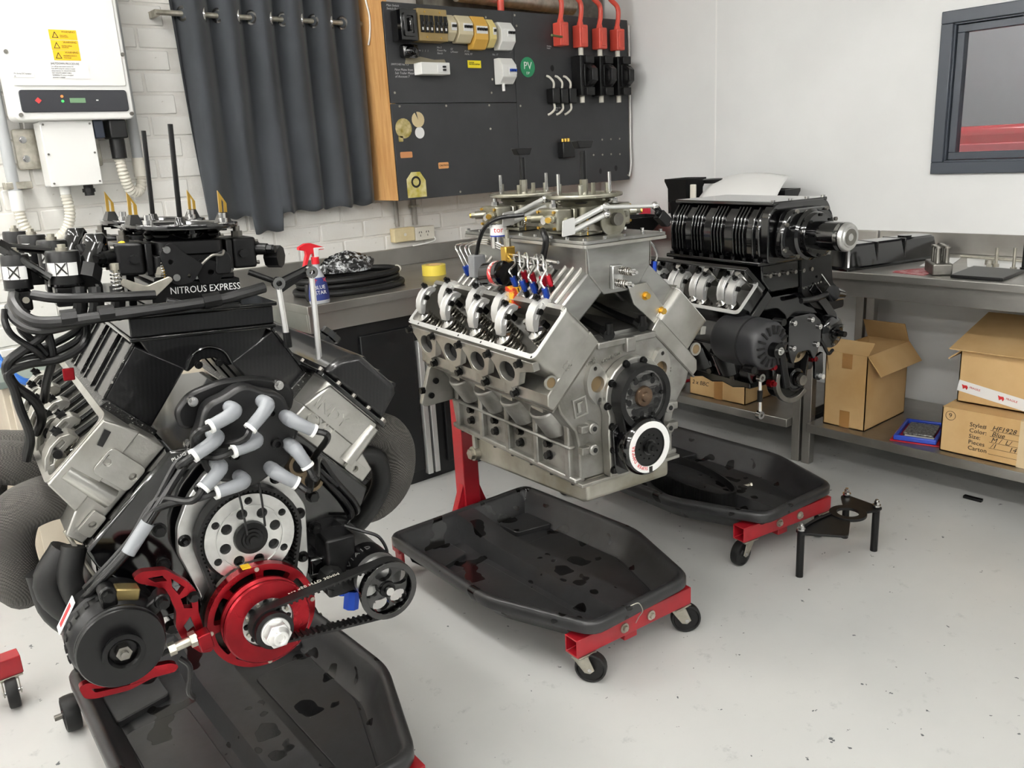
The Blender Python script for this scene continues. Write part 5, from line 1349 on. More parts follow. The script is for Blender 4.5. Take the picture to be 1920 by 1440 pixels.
MB(T(.150, .105, .588) @ RY(40)).box(-.02, .02, -.012, .012, -.014, .014).cyl((-.03, 0, 0), (.03, 0, 0), .007, None, 12).build('lever_clamp', M_anod, lk, bev=.002)
# nitrous plumbing on the near side
pl = MB().box(-.186, -.154, .372, .400, .485, .53).build('distribution_block', M_brass, E2, bev=.003)
MB().cyl((-.17, .386, .53), (-.17, .386, .552), .010, None, 6).cyl((-.17, .386, .552), (-.17, .386, .575), .006, None, 10).build('inlet_fitting', M_zinc, pl)
MB().box(-.19, -.15, .368, .404, .40, .486).build('manifold_body', M_anod, pl, bev=.004)
MB().cyl((-.17, .15, .503), (-.17, .372, .508), .0045, None, 10).cyl((-.17, .18, .490), (-.17, .372, .492), .004, None, 10).build('feed_tube', M_steel, pl)
sn = MB().cyl((-.215, .43, .452), (-.205, .36, .462), .034, None, 24).build('solenoid', M_gloss, E2)
MB().cyl((-.2093, .39, .4577), (-.2072, .375, .4598), .0347, None, 24).build('solenoid_label', mat('red_white_label', '#d8c4c0', .5, col2='#b32a2a', scale=60, lo=.45, hi=.55), sn)
MB().cyl((-.216, .437, .451), (-.215, .43, .452), .014, None, 16).build('solenoid_nut', M_steel, sn)
MB().box(-.215, -.175, .50, .535, .435, .50).build('plug_body', mat('grey_plug', '#6f7072', .5), sn, bev=.003)
MB().tube([(-.12, .37, .612), (-.17, .42, .606), (-.185, .475, .58), (-.190, .505, .54), (-.195, .52, .495)], .006, 8).build('black_hose', M_hose, E2)
MB().tube([(-.195, .52, .44), (-.20, .50, .40), (-.205, .52, .36), (-.21, .53, .33)], .006, 8).build('black_hose', M_hose, E2)
MB().tube([(-.135, .262, .575), (-.15, .235, .57), (-.152, .225, .55), (-.152, .24, .51), (-.155, .24, .47)], .009, 10).build('black_hose', M_hose, E2)
cn = MB().cyl((-.150, .462, .520), (-.150, .462, .588), .0235, None, 24).build('canister', M_steel, E2)
MB().cyl((-.150, .462, .556), (-.150, .462, .586), .0241, None, 24).build('canister_label', M_whitep, cn)
MB().cyl((-.150, .462, .552), (-.150, .462, .5562), .0242, None, 24).build('label_stripe', M_blueink, cn)
for i, ch in enumerate('tor'):
    a = math.radians(215+i*24)
    text('lettering', ch, .022, M_redink, cn, tf((-.150+.0244*math.cos(a), .462+.0244*math.sin(a), .571), (-math.sin(a), math.cos(a), 0), (0, 0, 1)), align='CENTER')
spots = [(.620, .44, 0), (.595, .445, 0), (.566, .452, 1), (.545, .44, 0), (.325, .435, 0), (.300, .45, 1), (.280, .43, 0), (.262, .448, 1), (.232, .428, 0), (.214, .445, 1), (.188, .45, 1), (.176, .42, 0)]
for i, (y, z, cidx) in enumerate(spots):
    x = -.178 - (.02 if z < .44 else 0.0)
    tz = .505 if z > .44 else .492
    ymid = y + (.03 if y < .386 else .02)
    if y > .5: pts = [(-.165, .41, .515+.006*(i % 3)), (-.17, .50, .530+.006*(i % 3)), (-.18, y+.035, .520), (x-.004, y+.012, .480), (x, y, z+.016)]
    else: pts = [(-.168, ymid+.02, tz), (-.172, ymid, tz+.012), (-.180, y+.012, tz-.006), (x-.006, y+.006, z+.035), (x, y, z+.016)]
    ln = MB().tube(pts, .0032, 8).build('nitrous_line', M_steel, E2)
    d = V(.35, .1*(i % 2), -1).normalized(); p = V(x, y, z+.018)
    MB().cyl(p, p+d*.026, .0085, None, 6).cyl(p+d*.026, p+d*.036, .006, None, 10).build('blue_fitting' if cidx == 0 else 'red_fitting', M_blue_fit if cidx == 0 else M_red_fit, ln)
    MB().cyl(p+d*.032, p+d*.055, .008, None, 6).build('nozzle', M_anod, ln)
MB().box(-.205, -.175, .318, .356, .365, .425).build('yellow_red_tag', mat('yellow_red_tag', '#e0b030', .5, col2='#c83a20', scale=40, lo=.47, hi=.53), ln, bev=.001)
rl = MB().tube([(.112, .16, .53), (.135, .14, .525), (.155, .135, .49), (.15, .14, .462)], .0032, 8).build('nitrous_line', M_steel, E2)
MB().cyl((.125, .15, .485), (.128, .147, .455), .009, None, 6).build('red_fitting', M_red_fit, rl); MB().cyl((.15, .14, .470), (.145, .138, .44), .009, None, 6).build('blue_fitting', M_blue_fit, rl)
# ------------------------------------------------------------------ black V8 with carbon fibre intake
M_carbon, N, L, b = node_mat('carbon_fibre')
v = objco(N, L, (1, 1, 1), (.5, .6, .785))
ck = N.new('ShaderNodeTexChecker'); ck.inputs['Scale'].default_value = 420; L.new(v, ck.inputs['Vector'])
L.new(mixc(N, L, ck.outputs['Fac'], '#050506', '#161617'), b.inputs['Base Color'])
b.inputs['Roughness'].default_value = .30; b.inputs['Coat Weight'].default_value = .45; b.inputs['Coat Roughness'].default_value = .05; b.inputs['Specular IOR Level'].default_value = .25
M_flake, N, L, b = node_mat('ragged_carbon_edge')
v = objco(N, L)
L.new(mixc(N, L, mrange(N, L, noise(N, L, v, 170, 4, .7), .60, .66), '#0a0a0a', '#b8b6b0'), b.inputs['Base Color']); b.inputs['Roughness'].default_value = .3
bumpn(N, L, b, noise(N, L, v, 170, 4), .6, .003)
M_wrap, N, L, b = node_mat('grey_header_wrap')
v = objco(N, L)
wv = N.new('ShaderNodeTexWave'); wv.inputs['Scale'].default_value = 95; wv.inputs['Distortion'].default_value = .6; wv.bands_direction = 'DIAGONAL'; L.new(v, wv.inputs['Vector'])
ck = N.new('ShaderNodeTexChecker'); ck.inputs['Scale'].default_value = 330; L.new(v, ck.inputs['Vector'])
c = mixc(N, L, ck.outputs['Fac'], '#2b2a28', '#55524d')
c = mixc(N, L, mrange(N, L, noise(N, L, v, 12, 4), .4, .7), c, '#3a3835')
L.new(c, b.inputs['Base Color']); b.inputs['Roughness'].default_value = .85
bumpn(N, L, b, wv.outputs['Fac'], .35, .003)

E1 = empty('carbon_intake_engine', (.4849, 1.2834, .6635), (0, 3, -6), .93)
tag(E1, 'black V8 engine with carbon fibre intake, red crank pulley and alternator', 'engine')
b1 = MB().plate([[(-.117, .329), (-.276, .170), (-.262, .135), (-.195, .06), (-.165, .02), (-.130, -.055), (.130, -.055), (.165, .02), (.195, .06), (.262, .135), (.276, .170), (.117, .329)]], .16, .82, FY)
for k in range(4):
    for s in (-1, 1): b1.cyl((s*.155, .26+k*.15, .03), (s*.215, .26+k*.15, .12), .052, .056, 16)
block1 = b1.build('engine_block', M_gloss, E1, bev=.006)
for s in (-1, 1):
    MB().box(s*.120, s*.185, .12, .165, .02, .06).build('mount_boss', M_gloss, block1, bev=.006)
    for z in (-.02, .11, .18): MB().bolt((s*.15, .16, z), (0, -1, 0), .010, .012).build('front_bolt', M_bolt, block1)
MB(FX).plate([[(.26, -.05), (.27, -.10), (.78, -.13), (.80, -.05)]], -.13, .13).build('oil_pan', M_gloss, E1, bev=.01)
# belt drive
pp = rpoly([(-.062, .290), (.052, .286), (.098, .222), (.120, .180), (.118, .045), (.092, -.03), (-.092, -.03), (-.098, .05), (-.130, .140), (-.126, .192), (-.100, .248)], .012)
fp = MB(FY).plate([pp], .118, .138).build('drive_plate', M_mach, E1, bev=.002)
for x, z in ((.106, .166), (.106, .072), (.064, .250), (-.078, .262), (-.116, .165), (-.088, .035), (.02, .276)):
    MB().lathe([(0, -.010), (.004, -.010), (.004, -.006), (.009, -.008), (.011, -.004), (.012, 0)], (x, .118, z), (0, 1, 0), 14).build('plate_bolt', M_bolt, fp)
MB(FY).plate([rpoly([(-.04, .245), (.03, .24), (.035, .270), (-.045, .275)], .006)], .108, .118).build('bright_clamp', M_mach, fp, bev=.002)
cb = belt_band('timing_belt', M_rubber, E1, (-.003, .155), .094, (0, 0), .060, .082, .114, .006, tn=90)
cg = MB(T(-.003, 0, .155) @ FY).plate([circ(0, 0, .092, 48)], .098, .112).build('cam_gear', M_rubber, E1)
holes = [(.050*math.cos(k*2*PI/8+.25), .050*math.sin(k*2*PI/8+.25), .0105) for k in range(8)] + [(.073*math.cos(k*2*PI/6+.5), .073*math.sin(k*2*PI/6+.5), .0075) for k in range(6)]
MB(T(-.003, 0, .155) @ FY).plate([circ(0, 0, .086, 48)] + [circ(a, c_, r, 14) for a, c_, r in holes] + [circ(0, 0, .024, 20)], .086, .098).build('gear_web', M_mach, cg, bev=.001)
MB(T(-.003, 0, .155) @ FY).plate([circ(0, 0, .0645, 44), circ(0, 0, .0615, 44)], .083, .087).build('gear_step', M_mach, cg)
MB().lathe([(0, -.026), (.008, -.026), (.009, -.022), (.014, -.022), (.015, -.018), (.020, -.018), (.021, -.014), (.031, -.012), (.033, -.004), (.033, .01), (0, .01)], (-.003, .090, .155), (0, 1, 0), 28).build('cam_hub', M_bolt, cg)
for x0, z0, x1, z1_ in ((-.030, .292, -.016, .172), (.010, .300, .018, .182)):
    MB().tube([(x0, .055, z0), ((x0+x1)/2, .052, (z0+z1_)/2), (x1, .058, z1_)], .0022, 6).build('cable_tie_tail', M_hose, cg)
# crank stack
cd = MB().lathe([(0, .112), (.100, .112), (.107, .106), (.107, .088), (.100, .083), (0, .083)], (0, 0, 0), (0, 1, 0), 48).build('crank_damper', mat('dark_steel_disc', '#3b3531', .3, .9, '#1d1b1a', 12), E1)
def window(a0, a1, r0, r1, n=8):
    return [(r1*math.cos(a0+(a1-a0)*k/n), r1*math.sin(a0+(a1-a0)*k/n)) for k in range(n+1)] + [(r0*math.cos(a1-(a1-a0)*k/n), r0*math.sin(a1-(a1-a0)*k/n)) for k in range(n+1)]
tw = MB(FY).plate([circ(0, 0, .105, 56)] + [rpoly(window(k*PI/4+.09, (k+1)*PI/4-.09, .066, .093), .004, 2) for k in range(8)] + [circ(0, 0, .050, 30)], .060, .080).build('trigger_wheel', M_red_an, E1, bev=.0015)
for k in range(4):
    a = k*PI/2+.05; MB().cyl((.099*math.cos(a), .057, .099*math.sin(a)), (.099*math.cos(a), .061, .099*math.sin(a)), .0045, None, 12).build('trigger_magnet', M_zinc, tw)
MB().box(-.030, -.014, .061, .079, .1035, .1062).build('timing_mark', M_yellow, tw, smooth=0)
rp = MB().lathe([(.049, .028), (.080, .028), (.083, .031), (.083, .036), (.072, .043), (.083, .050), (.083, .056), (.080, .059), (.049, .059), (.049, .028)], (0, 0, 0), (0, 1, 0), 56).build('red_crank_pulley', M_red_an, E1)
hb = MB(FY).plate([circ(0, 0, .0485, 36)] + [circ(.040*math.cos(k*PI/4), .040*math.sin(k*PI/4), .0062, 12) for k in range(8)], .034, .046).build('crank_hub', M_mach, E1, bev=.001)
MB(FY).plate([circ(0, 0, .048, 30)], .046, .05).build('hub_back', M_darkhole, hb)
for k in range(8):
    a = k*PI/4+PI/8; MB().cyl((.041*math.cos(a), .029, .041*math.sin(a)), (.041*math.cos(a), .035, .041*math.sin(a)), .0042, None, 6).build('hub_bolt', M_zinc, hb)
dpul = MB().cyl((0, .000, 0), (0, .034, 0), .0335, None, 36).build('drive_pulley', M_anod, E1)
MB().cyl((0, -.010, 0), (0, .001, 0), .036, None, 36).build('pulley_washer', M_satin, dpul)
MB().cyl((0, -.016, 0), (0, -.009, 0), .0275, None, 30).cyl((0, -.034, 0), (0, -.015, 0), .0245, None, 6).lathe([(.020, -.034), (.016, -.040), (.014, -.046), (.008, -.046), (.007, -.040), (0, -.040)], (0, 0, 0), (0, 1, 0), 24).build('crank_nut', M_bright, dpul, bev=.0015)
pump_belt = belt_band('pump_belt', M_rubber, E1, (0, 0), .0345, (.239, .006), .0575, .004, .030, .0045, tn=70)
text('belt_print', '5M 950 HTD 30MM', .013, M_cond, pump_belt, tf((.045, .0028, .0445), (.995, 0, .097), (0, 1, 0)) if 0 else tf((.04, .030, .0478), (.994, 0, .106), (0, -1, 0)) , ext=.0003)
# dry-sump pump and its pulley
pl = MB(T(.239, 0, .006) @ FY).plate([circ(0, 0, .0570, 44)] + [[(.030*math.cos(t)*.62 + 0.034*math.cos(k*2*PI/5+.5), .030*math.sin(t)*.50 + .034*math.sin(k*2*PI/5+.5)) for t in [2*PI*j/14 for j in range(14)]] for k in range(5)], .010, .022).build('pump_pulley', M_gloss, E1, bev=.0015)
MB(T(.239, 0, .006) @ FY).plate([circ(0, 0, .0615, 44), circ(0, 0, .050, 44)], -.002, .003).build('pulley_flange', M_gloss, pl, bev=.001)
MB().lathe([(0, -.008), (.007, -.008), (.008, -.003), (.016, -.003), (.018, .004), (.018, .02), (0, .02)], (.239, .008, .006), (0, 1, 0), 24).build('pulley_hub', M_anod, pl)
MB().cyl((.239, -.006, .006), (.239, .002, .006), .0085, None, 16).build('hub_screw', M_steel, pl)
pb = MB().cyl((.239, .045, .016), (.239, .30, .016), .050, None, 32).build('oil_pump', M_mach, E1)
MB().cyl((.239, .060, .016), (.239, .120, .016), .0508, None, 32).build('pump_band', M_anod, pb)
for i, ch in enumerate('AVIAID'):
    a = math.radians(168 - i*15)
    text('lettering', ch, .018, M_mach, pb, tf((.239+.0512*math.cos(a), .090, .016+.0512*math.sin(a)), (math.sin(a), 0, -math.cos(a)), (0, 1, 0)), align='CENTER')
for x, z, y in ((.205, -.038, .11), (.225, -.050, .20), (.185, .00, .2)):
    MB().cyl((x, y, z+.01), (x-.006, y, z-.03), .017, None, 8).build('blue_port_fitting', M_blue_fit, pb)
MB().box(.150, .215, .10, .17, -.03, .10, RY(0)).build('pump_bracket', M_satin, E1, bev=.006)
MB(T(.155, .11, .02)).lathe([(0, -.03), (.022, -.03), (.026, -.022), (.026, .0), (0, .0)], (0, 0, 0), (0, 1, 0), 8).build('bracket_knob', M_rubber, E1)
MB().tube([(.20, .12, .115), (.235, .10, .10), (.262, .09, .085), (.275, .08, .055), (.27, .075, .03)], .0035, 6).build('pump_wire', M_hose, E1)
# alternator
ax, az = -.257, .050
al = MB().lathe([(0, .020), (.060, .020), (.074, .032), (.078, .040), (.078, .062), (.074, .066), (.074, .072), (.079, .076), (.079, .118), (.072, .130), (.050, .140), (0, .140)], (ax, 0, az), (0, 1, 0), 40).build('alternator', M_satin, E1)
MB().lathe([(0, -.002), (.069, -.002), (.071, .001), (.071, .004), (.066, .008), (.071, .012), (.071, .016), (0, .016)], (ax, 0, az), (0, 1, 0), 48).build('alternator_pulley', M_satin, al)
MB().lathe([(.028, -.002), (.030, -.016), (.034, -.018), (.034, -.022), (.026, -.023), (.022, -.018), (.022, -.008), (0, -.008)], (ax, 0, az), (0, 1, 0), 36).build('pulley_boss', M_anod, al)
MB().cyl((ax, -.022, az), (ax, -.006, az), .013, None, 6).cyl((ax, -.030, az), (ax, -.02, az), .0065, None, 12).build('pulley_nut', M_dsteel, al)
for k in range(14):
    a = math.radians(60+k*15); MB(T(ax, 0, az) @ RY(-math.degrees(a))).box(.0765, .0805, .042, .060, -.004, .004).build('case_vent', M_darkhole, al)
lb = MB(T(ax, 0, az) @ RY(-150)).box(.078, .0802, .080, .112, -.030, .030).build('case_label', M_whitep, al, bev=.001)
MB(T(ax, 0, az) @ RY(-150)).box(.080, .0806, .088, .104, -.020, .020).build('label_print', M_redink, lb)
for a in (35, 95):
    m = T(ax, 0, az) @ RY(-a)
    MB(m).box(.065, .098, .025, .05, -.013, .013).cyl((.092, .02, 0), (.092, .055, 0), .014, None, 16).build('alternator_ear', M_satin, al, bev=.004)
    MB(m).bolt((.092, .02, 0), (0, -1, 0), .009, .010).build('ear_bolt', M_bolt, al)
MB(T(ax, 0, az) @ RY(-75)).box(.070, .092, .030, .06, -.022, .018).build('brass_clip', mat('dull_gold', '#8a7a50', .4, .8), al, bev=.003)
br1 = MB(FY).plate([rpoly([(-.220, .146), (-.205, .154), (-.165, .147), (-.130, .112), (-.116, .088), (-.118, .05), (-.112, .01), (-.096, -.022), (-.102, -.038), (-.122, -.034), (-.150, .0), (-.160, .032), (-.156, .062), (-.164, .092), (-.182, .118), (-.212, .134)], .006),
                        [(-.196, .139), (-.172, .137), (-.165, .125), (-.185, .128)], [(-.158, .127), (-.137, .104), (-.148, .092), (-.158, .110)], [(-.130, .088), (-.128, .06), (-.142, .064), (-.146, .084)], [(-.133, .045), (-.126, .015), (-.138, .008), (-.146, .03)]], .052, .070).build('red_bracket', M_red_an, E1, bev=.002)
MB().bolt((-.124, .052, .082), (0, -1, 0), .008, .008).build('bracket_bolt', M_bolt, br1)
tb = MB().cyl((-.176, .03, .004), (-.130, .03, .012), .0085, None, 12).build('turnbuckle', M_zinc, E1)
MB().cyl((-.180, .03, .0035), (-.168, .03, .0055), .012, None, 6).build('lock_nut', M_zinc, tb); MB().cyl((-.143, .03, .0105), (-.132, .03, .0122), .0145, None, 6).build('lock_nut', M_zinc, tb)
MB(T(-.118, .03, .004) @ RY(-10)).box(-.012, .012, -.014, .014, -.016, .016).build('red_clevis', M_red_an, tb, bev=.002)
MB().cyl((-.20, .03, -.002), (-.178, .03, .003), .005, None, 10).build('rod_stub', M_bolt, tb)
arm = rpoly([(-.325, -.040), (-.318, -.066), (-.300, -.072), (-.245, -.076), (-.205, -.066), (-.165, -.068), (-.158, -.058), (-.170, -.048), (-.205, -.044), (-.240, -.055), (-.290, -.050), (-.310, -.036)], .008)
ar = MB(FY).plate([arm, rpoly([(-.306, -.050), (-.300, -.060), (-.245, -.066), (-.238, -.060), (-.290, -.055)], .003)], .074, .088).build('red_adjuster_arm', M_red_an, E1, bev=.002)
MB().tube([(-.158, .06, -.035), (-.145, .05, -.05), (-.146, .05, -.075), (-.150, .055, -.105), (-.140, .07, -.13)], .005, 8).build('loose_cable', M_hose, E1)
# distributor
dc = MB(T(-.003, 0, .366) @ FY)
dpoly = [(.092*math.cos(t)*(1+.035*math.cos(8*t)), .092*math.sin(t)*(1+.035*math.cos(8*t))) for t in [2*PI*k/64 for k in range(64)]]
dc = dc.plate([dpoly], .040, .082).build('distributor_cap', M_plastic, E1, bev=.008, seg=3)
MB(T(-.003, 0, .366) @ FY).plate([rpoly([(-.105, .02), (-.112, .055), (-.085, .085), (-.03, .100), (.03, .100), (.085, .085), (.108, .06), (.098, .02)], .015)], .082, .105).build('distributor_housing', M_satin, dc, bev=.006)
MB().cyl((-.003, .10, .366), (-.003, .20, .340), .060, None, 28).build('distributor_body', M_satin, dc)
for x, z in ((-.085, .438), (.070, .445), (.098, .37), (-.098, .36)):
    MB().cyl((x, .070, z), (x, .084, z), .009, None, 12).cyl((x, .062, z), (x, .071, z), .006, None, 6).build('cap_screw', M_steel, dc)
for x, z in ((.040, .405), (.046, .345), (-.03, .336), (-.04, .403)):
    MB().ring((x, .030, z), (0, 1, 0), .006, .0105, .012, 14).build('cap_terminal', M_satin, dc)
bases = [(-.032, .427), (.026, .429), (.066, .394), (-.066, .385), (.001, .367), (.068, .34), (-.065, .331), (.03, .302), (-.027, .297)]
ends = [(-.078, .412), (-.012, .397), (.100, .372), (-.110, .366), (-.044, .361), (.084, .308), (-.100, .306), (.060, .280), (-.080, .293)]
lpath = [(-.112, .045, .345), (-.169, .045, .272), (-.214, .048, .214), (-.248, .055, .178), (-.275, .065, .150), (-.29, .10, .12)]
rpath = [(.144, .11, .268), (.180, .12, .214), (.222, .13, .155), (.236, .15, .120), (.225, .20, .10)]
for i, ((bx, bz), (ex, ez)) in enumerate(zip(bases, ends)):
    bt = MB()
    bt.lathe([(0, -.004), (.010, -.004), (.0135, .004), (.0135, .022), (.011, .030), (.0125, .040), (0, .042)], (bx, .004, bz), (0, 1, 0), 16)
    bt = bt.tube([(bx, .008, bz), ((bx*.7+ex*.3), -.004, (bz*.7+ez*.3)), (ex, -.010, ez)], [.0135, .0125, .0120, .0115], 14, 4).build('spark_plug_boot', M_grey_boot, E1)
    d = Vector((ex-bx, -.008, ez-bz)).normalized(); e_ = V(ex, -.010, ez)
    MB().cyl(e_-d*.002, e_+d*.004, .0125, None, 14).build('boot_band', M_whitep, bt)
    right = ex > .05
    k = i % 5
    off = V(.007*math.cos(k*1.3), .008*math.sin(k*1.3), .007*math.sin(k*1.3+1)) * (1.0 if not right else .9)
    path = [e_, e_+d*.03] + [Vector(p)+off*(1.2 if j == 0 else 1) for j, p in enumerate(rpath if right else lpath)]
    if not right and ez < .32: path = [e_, e_+d*.03] + [Vector(p)+off for p in lpath[1:]]
    MB().tube(path, .0063, 8, 6).build('plug_wire', M_hose, bt)
text('wire_print', 'PLUG WIRE', .011, M_whitep, E1, tf((-.140, .028, .352), (.95, 0, .32), (0, -.5, 1)), ext=.0002)
MB(T(.165, .105, .235) @ RY(50)).box(-.030, .030, -.008, .022, -.004, .004).build('wire_clamp', M_satin, E1, bev=.002)
MB(T(-.205, .042, .222) @ RY(-52)).cyl((-.03, 0, 0), (.03, 0, 0), .012, None, 12).build('spark_plug_boot', M_grey_boot, E1)
# heads
SYN = Matrix(((1, 0, 0, 0), (0, 0, 1, 0), (0, 1, 0, 0), (0, 0, 0, 1)))
def e1_head(side):
    bm = bankm(side)
    hd = MB(bm).plate([[(-.150, .316), (.074, .318), (.074, .352), (.016, .372), (-.145, .372)]], .192, .83, SYN).build('cylinder_head', M_cast2, E1, bev=.003)
    MB(bm).plate([[(-.148, .37), (.030, .366), (.014, .436), (-.130, .436)]], .188, .206, SYN).build('end_wall', M_cast2, hd, bev=.003)
    head_rail(hd, bm, -.140, .016, .19, .83, .368, .438, M_cast2)
    # casting relief on the front face
    if side < 0: MB(bm).plate([rpoly([(-.10, .318), (-.045, .320), (-.045, .395), (-.10, .395)], .012), circ(-.073, .383, .007, 12), circ(-.075, .330, .007, 12)], .180, .190, SYN).build('cast_pad', M_cast2, hd, bev=.002)
    MB(bm).plate([rpoly([(.010, .318), (.056, .318), (.056, .345), (.010, .345)], .006), circ(.033, .330, .007, 12)], .180, .190, SYN).build('cast_pad', M_cast2, hd, bev=.002)
    MB(bm).cyl((-.02 if side < 0 else .012, .197, .330), (-.02 if side < 0 else .012, .197, .425), .020, .016, 16).build('cast_rib', M_cast2, hd)
    if side < 0: MB(bm).plate([[(s_, n_) for s_, n_ in ((-.12, .412), (-.09, .406), (-.088, .416), (-.118, .424))]], .1845, .186, SYN).build('cast_slot', M_darkhole, hd, smooth=0)
    return hd, bm
h1l, bm = e1_head(-1); h1l['label'] = 'open cylinder head with bare rocker arms'
for yc in (.27, .42, .57, .72):
    rocker(h1l, bm, yc, .034, .030, M_cast2, .026); vspring(h1l, bm, yc, .006, .366, .412, .023)
    rocker(h1l, bm, yc+.065, .012, .030, M_cast2, .022); vspring(h1l, bm, yc+.065, -.03, .372, .402, .020)
    MB(bm).cyl((-.02, yc-.033, .425), (-.02, yc+.02, .425), .013, None, 20).build('rocker_shaft_bolt', M_zinc, h1l)
    for dy in (0, .065): MB(bm).cyl((-.075, yc+dy, .432), (-.135, yc+dy, .418), .008, None, 12).build('pushrod', M_gloss, h1l)
h1r, bm = e1_head(1); h1r['label'] = 'cylinder head under the carbon valve cover'
text('cast_lettering', 'INDY', .036, M_cast2, h1r, tf((.184, .190, .372), (Q, 0, -Q), (Q, 0, Q)), ext=.004, spacing=1.05)
text('cast_lettering', 'CYLI', .034, M_cast2, h1r, tf((.162, .190, .344), (Q, 0, -Q), (Q, 0, Q)), ext=.004, spacing=1.05)
vc = MB(bm).plate([[(-.158, .446), (.022, .446), (.008, .515), (-.006, .527), (-.120, .527), (-.150, .490)]], .192, .835, SYN).build('valve_cover', M_carbon, E1, bev=.014, seg=4)
MB(bm).plate([rpoly([(-.172, .178), (.034, .178), (.034, .85), (-.172, .85)], .02)], .437, .4465).build('cover_flange', M_gloss, vc, bev=.002)
for k in range(7):
    for s_ in (-.165, .027): MB(bm).cyl((s_, .20+k*.103, .4465), (s_, .20+k*.103, .454), .006, None, 6).build('flange_bolt', M_dsteel, vc)
for k in range(4): MB(bm).cyl((-.12+k*.045, .186, .4465), (-.12+k*.045, .186, .454), .006, None, 6).build('flange_bolt', M_dsteel, vc)
for s_ in (-.095, -.045, .0):
    MB(bm).cyl((s_, .215, .527), (s_, .82, .527), .006, None, 10).build('cover_rib', M_carbon, vc)
MB(bm).lathe([(0, 0), (.030, 0), (.030, .01), (.024, .014), (.024, .04), (.028, .044), (.028, .06), (0, .062)], (-.02, .62, .527), (0, 0, 1), 10).build('breather_cap', M_gloss, vc)
# carbon intake
pn = MB().plate([[(-.139, .526), (.139, .526), (.139, .564), (-.139, .564)]], .282, .86, FY).build('intake_plenum', M_carbon, E1, bev=.003)
MB().box(-.146, .146, .274, .868, .564, .572).build('plenum_lip', M_gloss, pn, bev=.002)
MB().box(-.142, .142, .278, .864, .518, .526).build('plenum_lip', M_gloss, pn, bev=.002)
MB().plate([[(-.125, .520), (.125, .520), (.108, .486), (.040, .448), (.012, .468), (-.012, .468), (-.040, .446), (-.108, .486)]], .286, .82, FY).build('plenum_funnel', M_carbon, pn, bev=.003)
MB().tube([(-.045, .284, .452), (-.03, .283, .480), (0, .283, .492), (.03, .283, .480), (.045, .284, .452)], .003, 8).build('funnel_bead', M_gloss, pn)
for s in (-1, 1):
    for k in range(4):
        y0 = .285 + k*.142
        MB().plate([[(s*.135, .512), (s*.045, .455), (s*.126, .338), (s*.200, .412)]], y0, y0+.100, FY).build('intake_runner', M_carbon, pn, bev=.004)
        for ye in (y0-.001, y0+.091): MB().plate([[(s*.1375, .516), (s*.133, .514), (s*.198, .414), (s*.2025, .414)]], ye, ye+.010, FY).build('runner_edge', M_flake, pn)
    MB().plate([[(s*.215, .404), (s*.195, .416), (s*.112, .340), (s*.130, .322)]], .27, .86, FY).build('runner_flange', M_flake, pn, bev=.002)
    MB().bolt((s*.02, .284, .458), (0, -1, 0), .006).build('funnel_bolt', M_bolt, pn)
for y in (.318, .575):
    npl = MB().box(-.086, .086, y, y+.165, .573, .622).build('nitrous_plate', M_anod, E1, bev=.002)
    if y < .4:
        text('lettering', 'NITROUS EXPRESS', .0195, M_whitep, npl, tf((-.052, y-.0006, .605), (1, 0, 0), (0, 0, 1)), sx=.86)
        text('lettering', 'X', .011, M_whitep, npl, tf((.068, y-.0006, .590), (1, 0, 0), (0, 0, 1)))
# carburetors
for k, y in enumerate((.402, .658)):
    cc = carburetor(E1, (0, y, .623), 0, M_satin, M_gloss, dark=True, stud=.19, sc=1.08, scz=.92)
    for s in (-1, 1):
        MB(T(s*.088, y, .722)).lathe([(0, .03), (.010, .03), (.024, .0), (.02, -.004), (0, -.004)], (0, 0, 0), (0, 0, 1), 5).build('vent_base', M_gloss, cc)
        MB(T(s*.088, y, .740)).plate([[(-.008, 0), (.008, 0), (.008, .030), (-.008, .056)], [(-.002, .002), (.002, .002), (.002, .033), (-.002, .040)]], -.003, .003, FY).build('vent_tube', M_brass, cc)
        MB().cyl((s*.072, y-.05, .722), (s*.072, y-.05, .742), .010, None, 12).cyl((s*.072, y-.05, .742), (s*.072, y-.05, .752), .007, None, 10).build('vent_screw', M_steel, cc)
    MB(T(-.165, y-.02, .665)).lathe([(0, -.01), (.018, -.01), (.022, 0), (.022, .045), (.016, .055), (0, .055)], (0, 0, 0), (0, 0, 1), 16).build('fuel_elbow', M_gloss, cc)
    MB().tube([(-.165, y-.02, .70), (-.178, y-.03, .675), (-.190, y-.05, .645)], .022, 14).build('fuel_elbow_tube', M_gloss, cc)
    MB().cyl((-.186, y-.044, .655), (-.196, y-.062, .632), .026, None, 8).build('elbow_nut', M_satin, cc)
    MB().sphere((-.12, y-.03, .698), (.008, .008, .006), 8).build('paint_dot', M_yellow, cc)
    MB().cyl((.172, y-.01, .655), (.195, y-.03, .655), .024, None, 8).build('bowl_cap', M_satin, cc)
lv = MB(T(0, .296, 0) @ FY).plate([rpoly([(-.052, .700), (-.070, .680), (-.056, .628), (-.040, .618), (-.012, .622), (.012, .655), (-.028, .684), (-.040, .698)], .008), circ(-.050, .664, .005, 10), circ(-.018, .635, .004, 10)], -.003, .003).build('throttle_plate', M_satin, E1, bev=.001)
for x, z in ((-.056, .688), (-.043, .634)): MB().cyl((x, .287, z), (x, .294, z), .007, None, 12).build('plate_screw', M_steel, lv)
MB().tube([(.008, .30, .655), (.03, .298, .672), (.05, .30, .672), (.056, .305, .68)], .003, 8).build('kickdown_rod', M_dsteel, lv)
MB(T(.052, .312, .655) @ FY).plate([rpoly([(-.016, -.022), (.016, -.022), (.018, .01), (.008, .026), (-.010, .022)], .008)], -.006, .006).build('cam_lever', M_satin, lv, bev=.002)
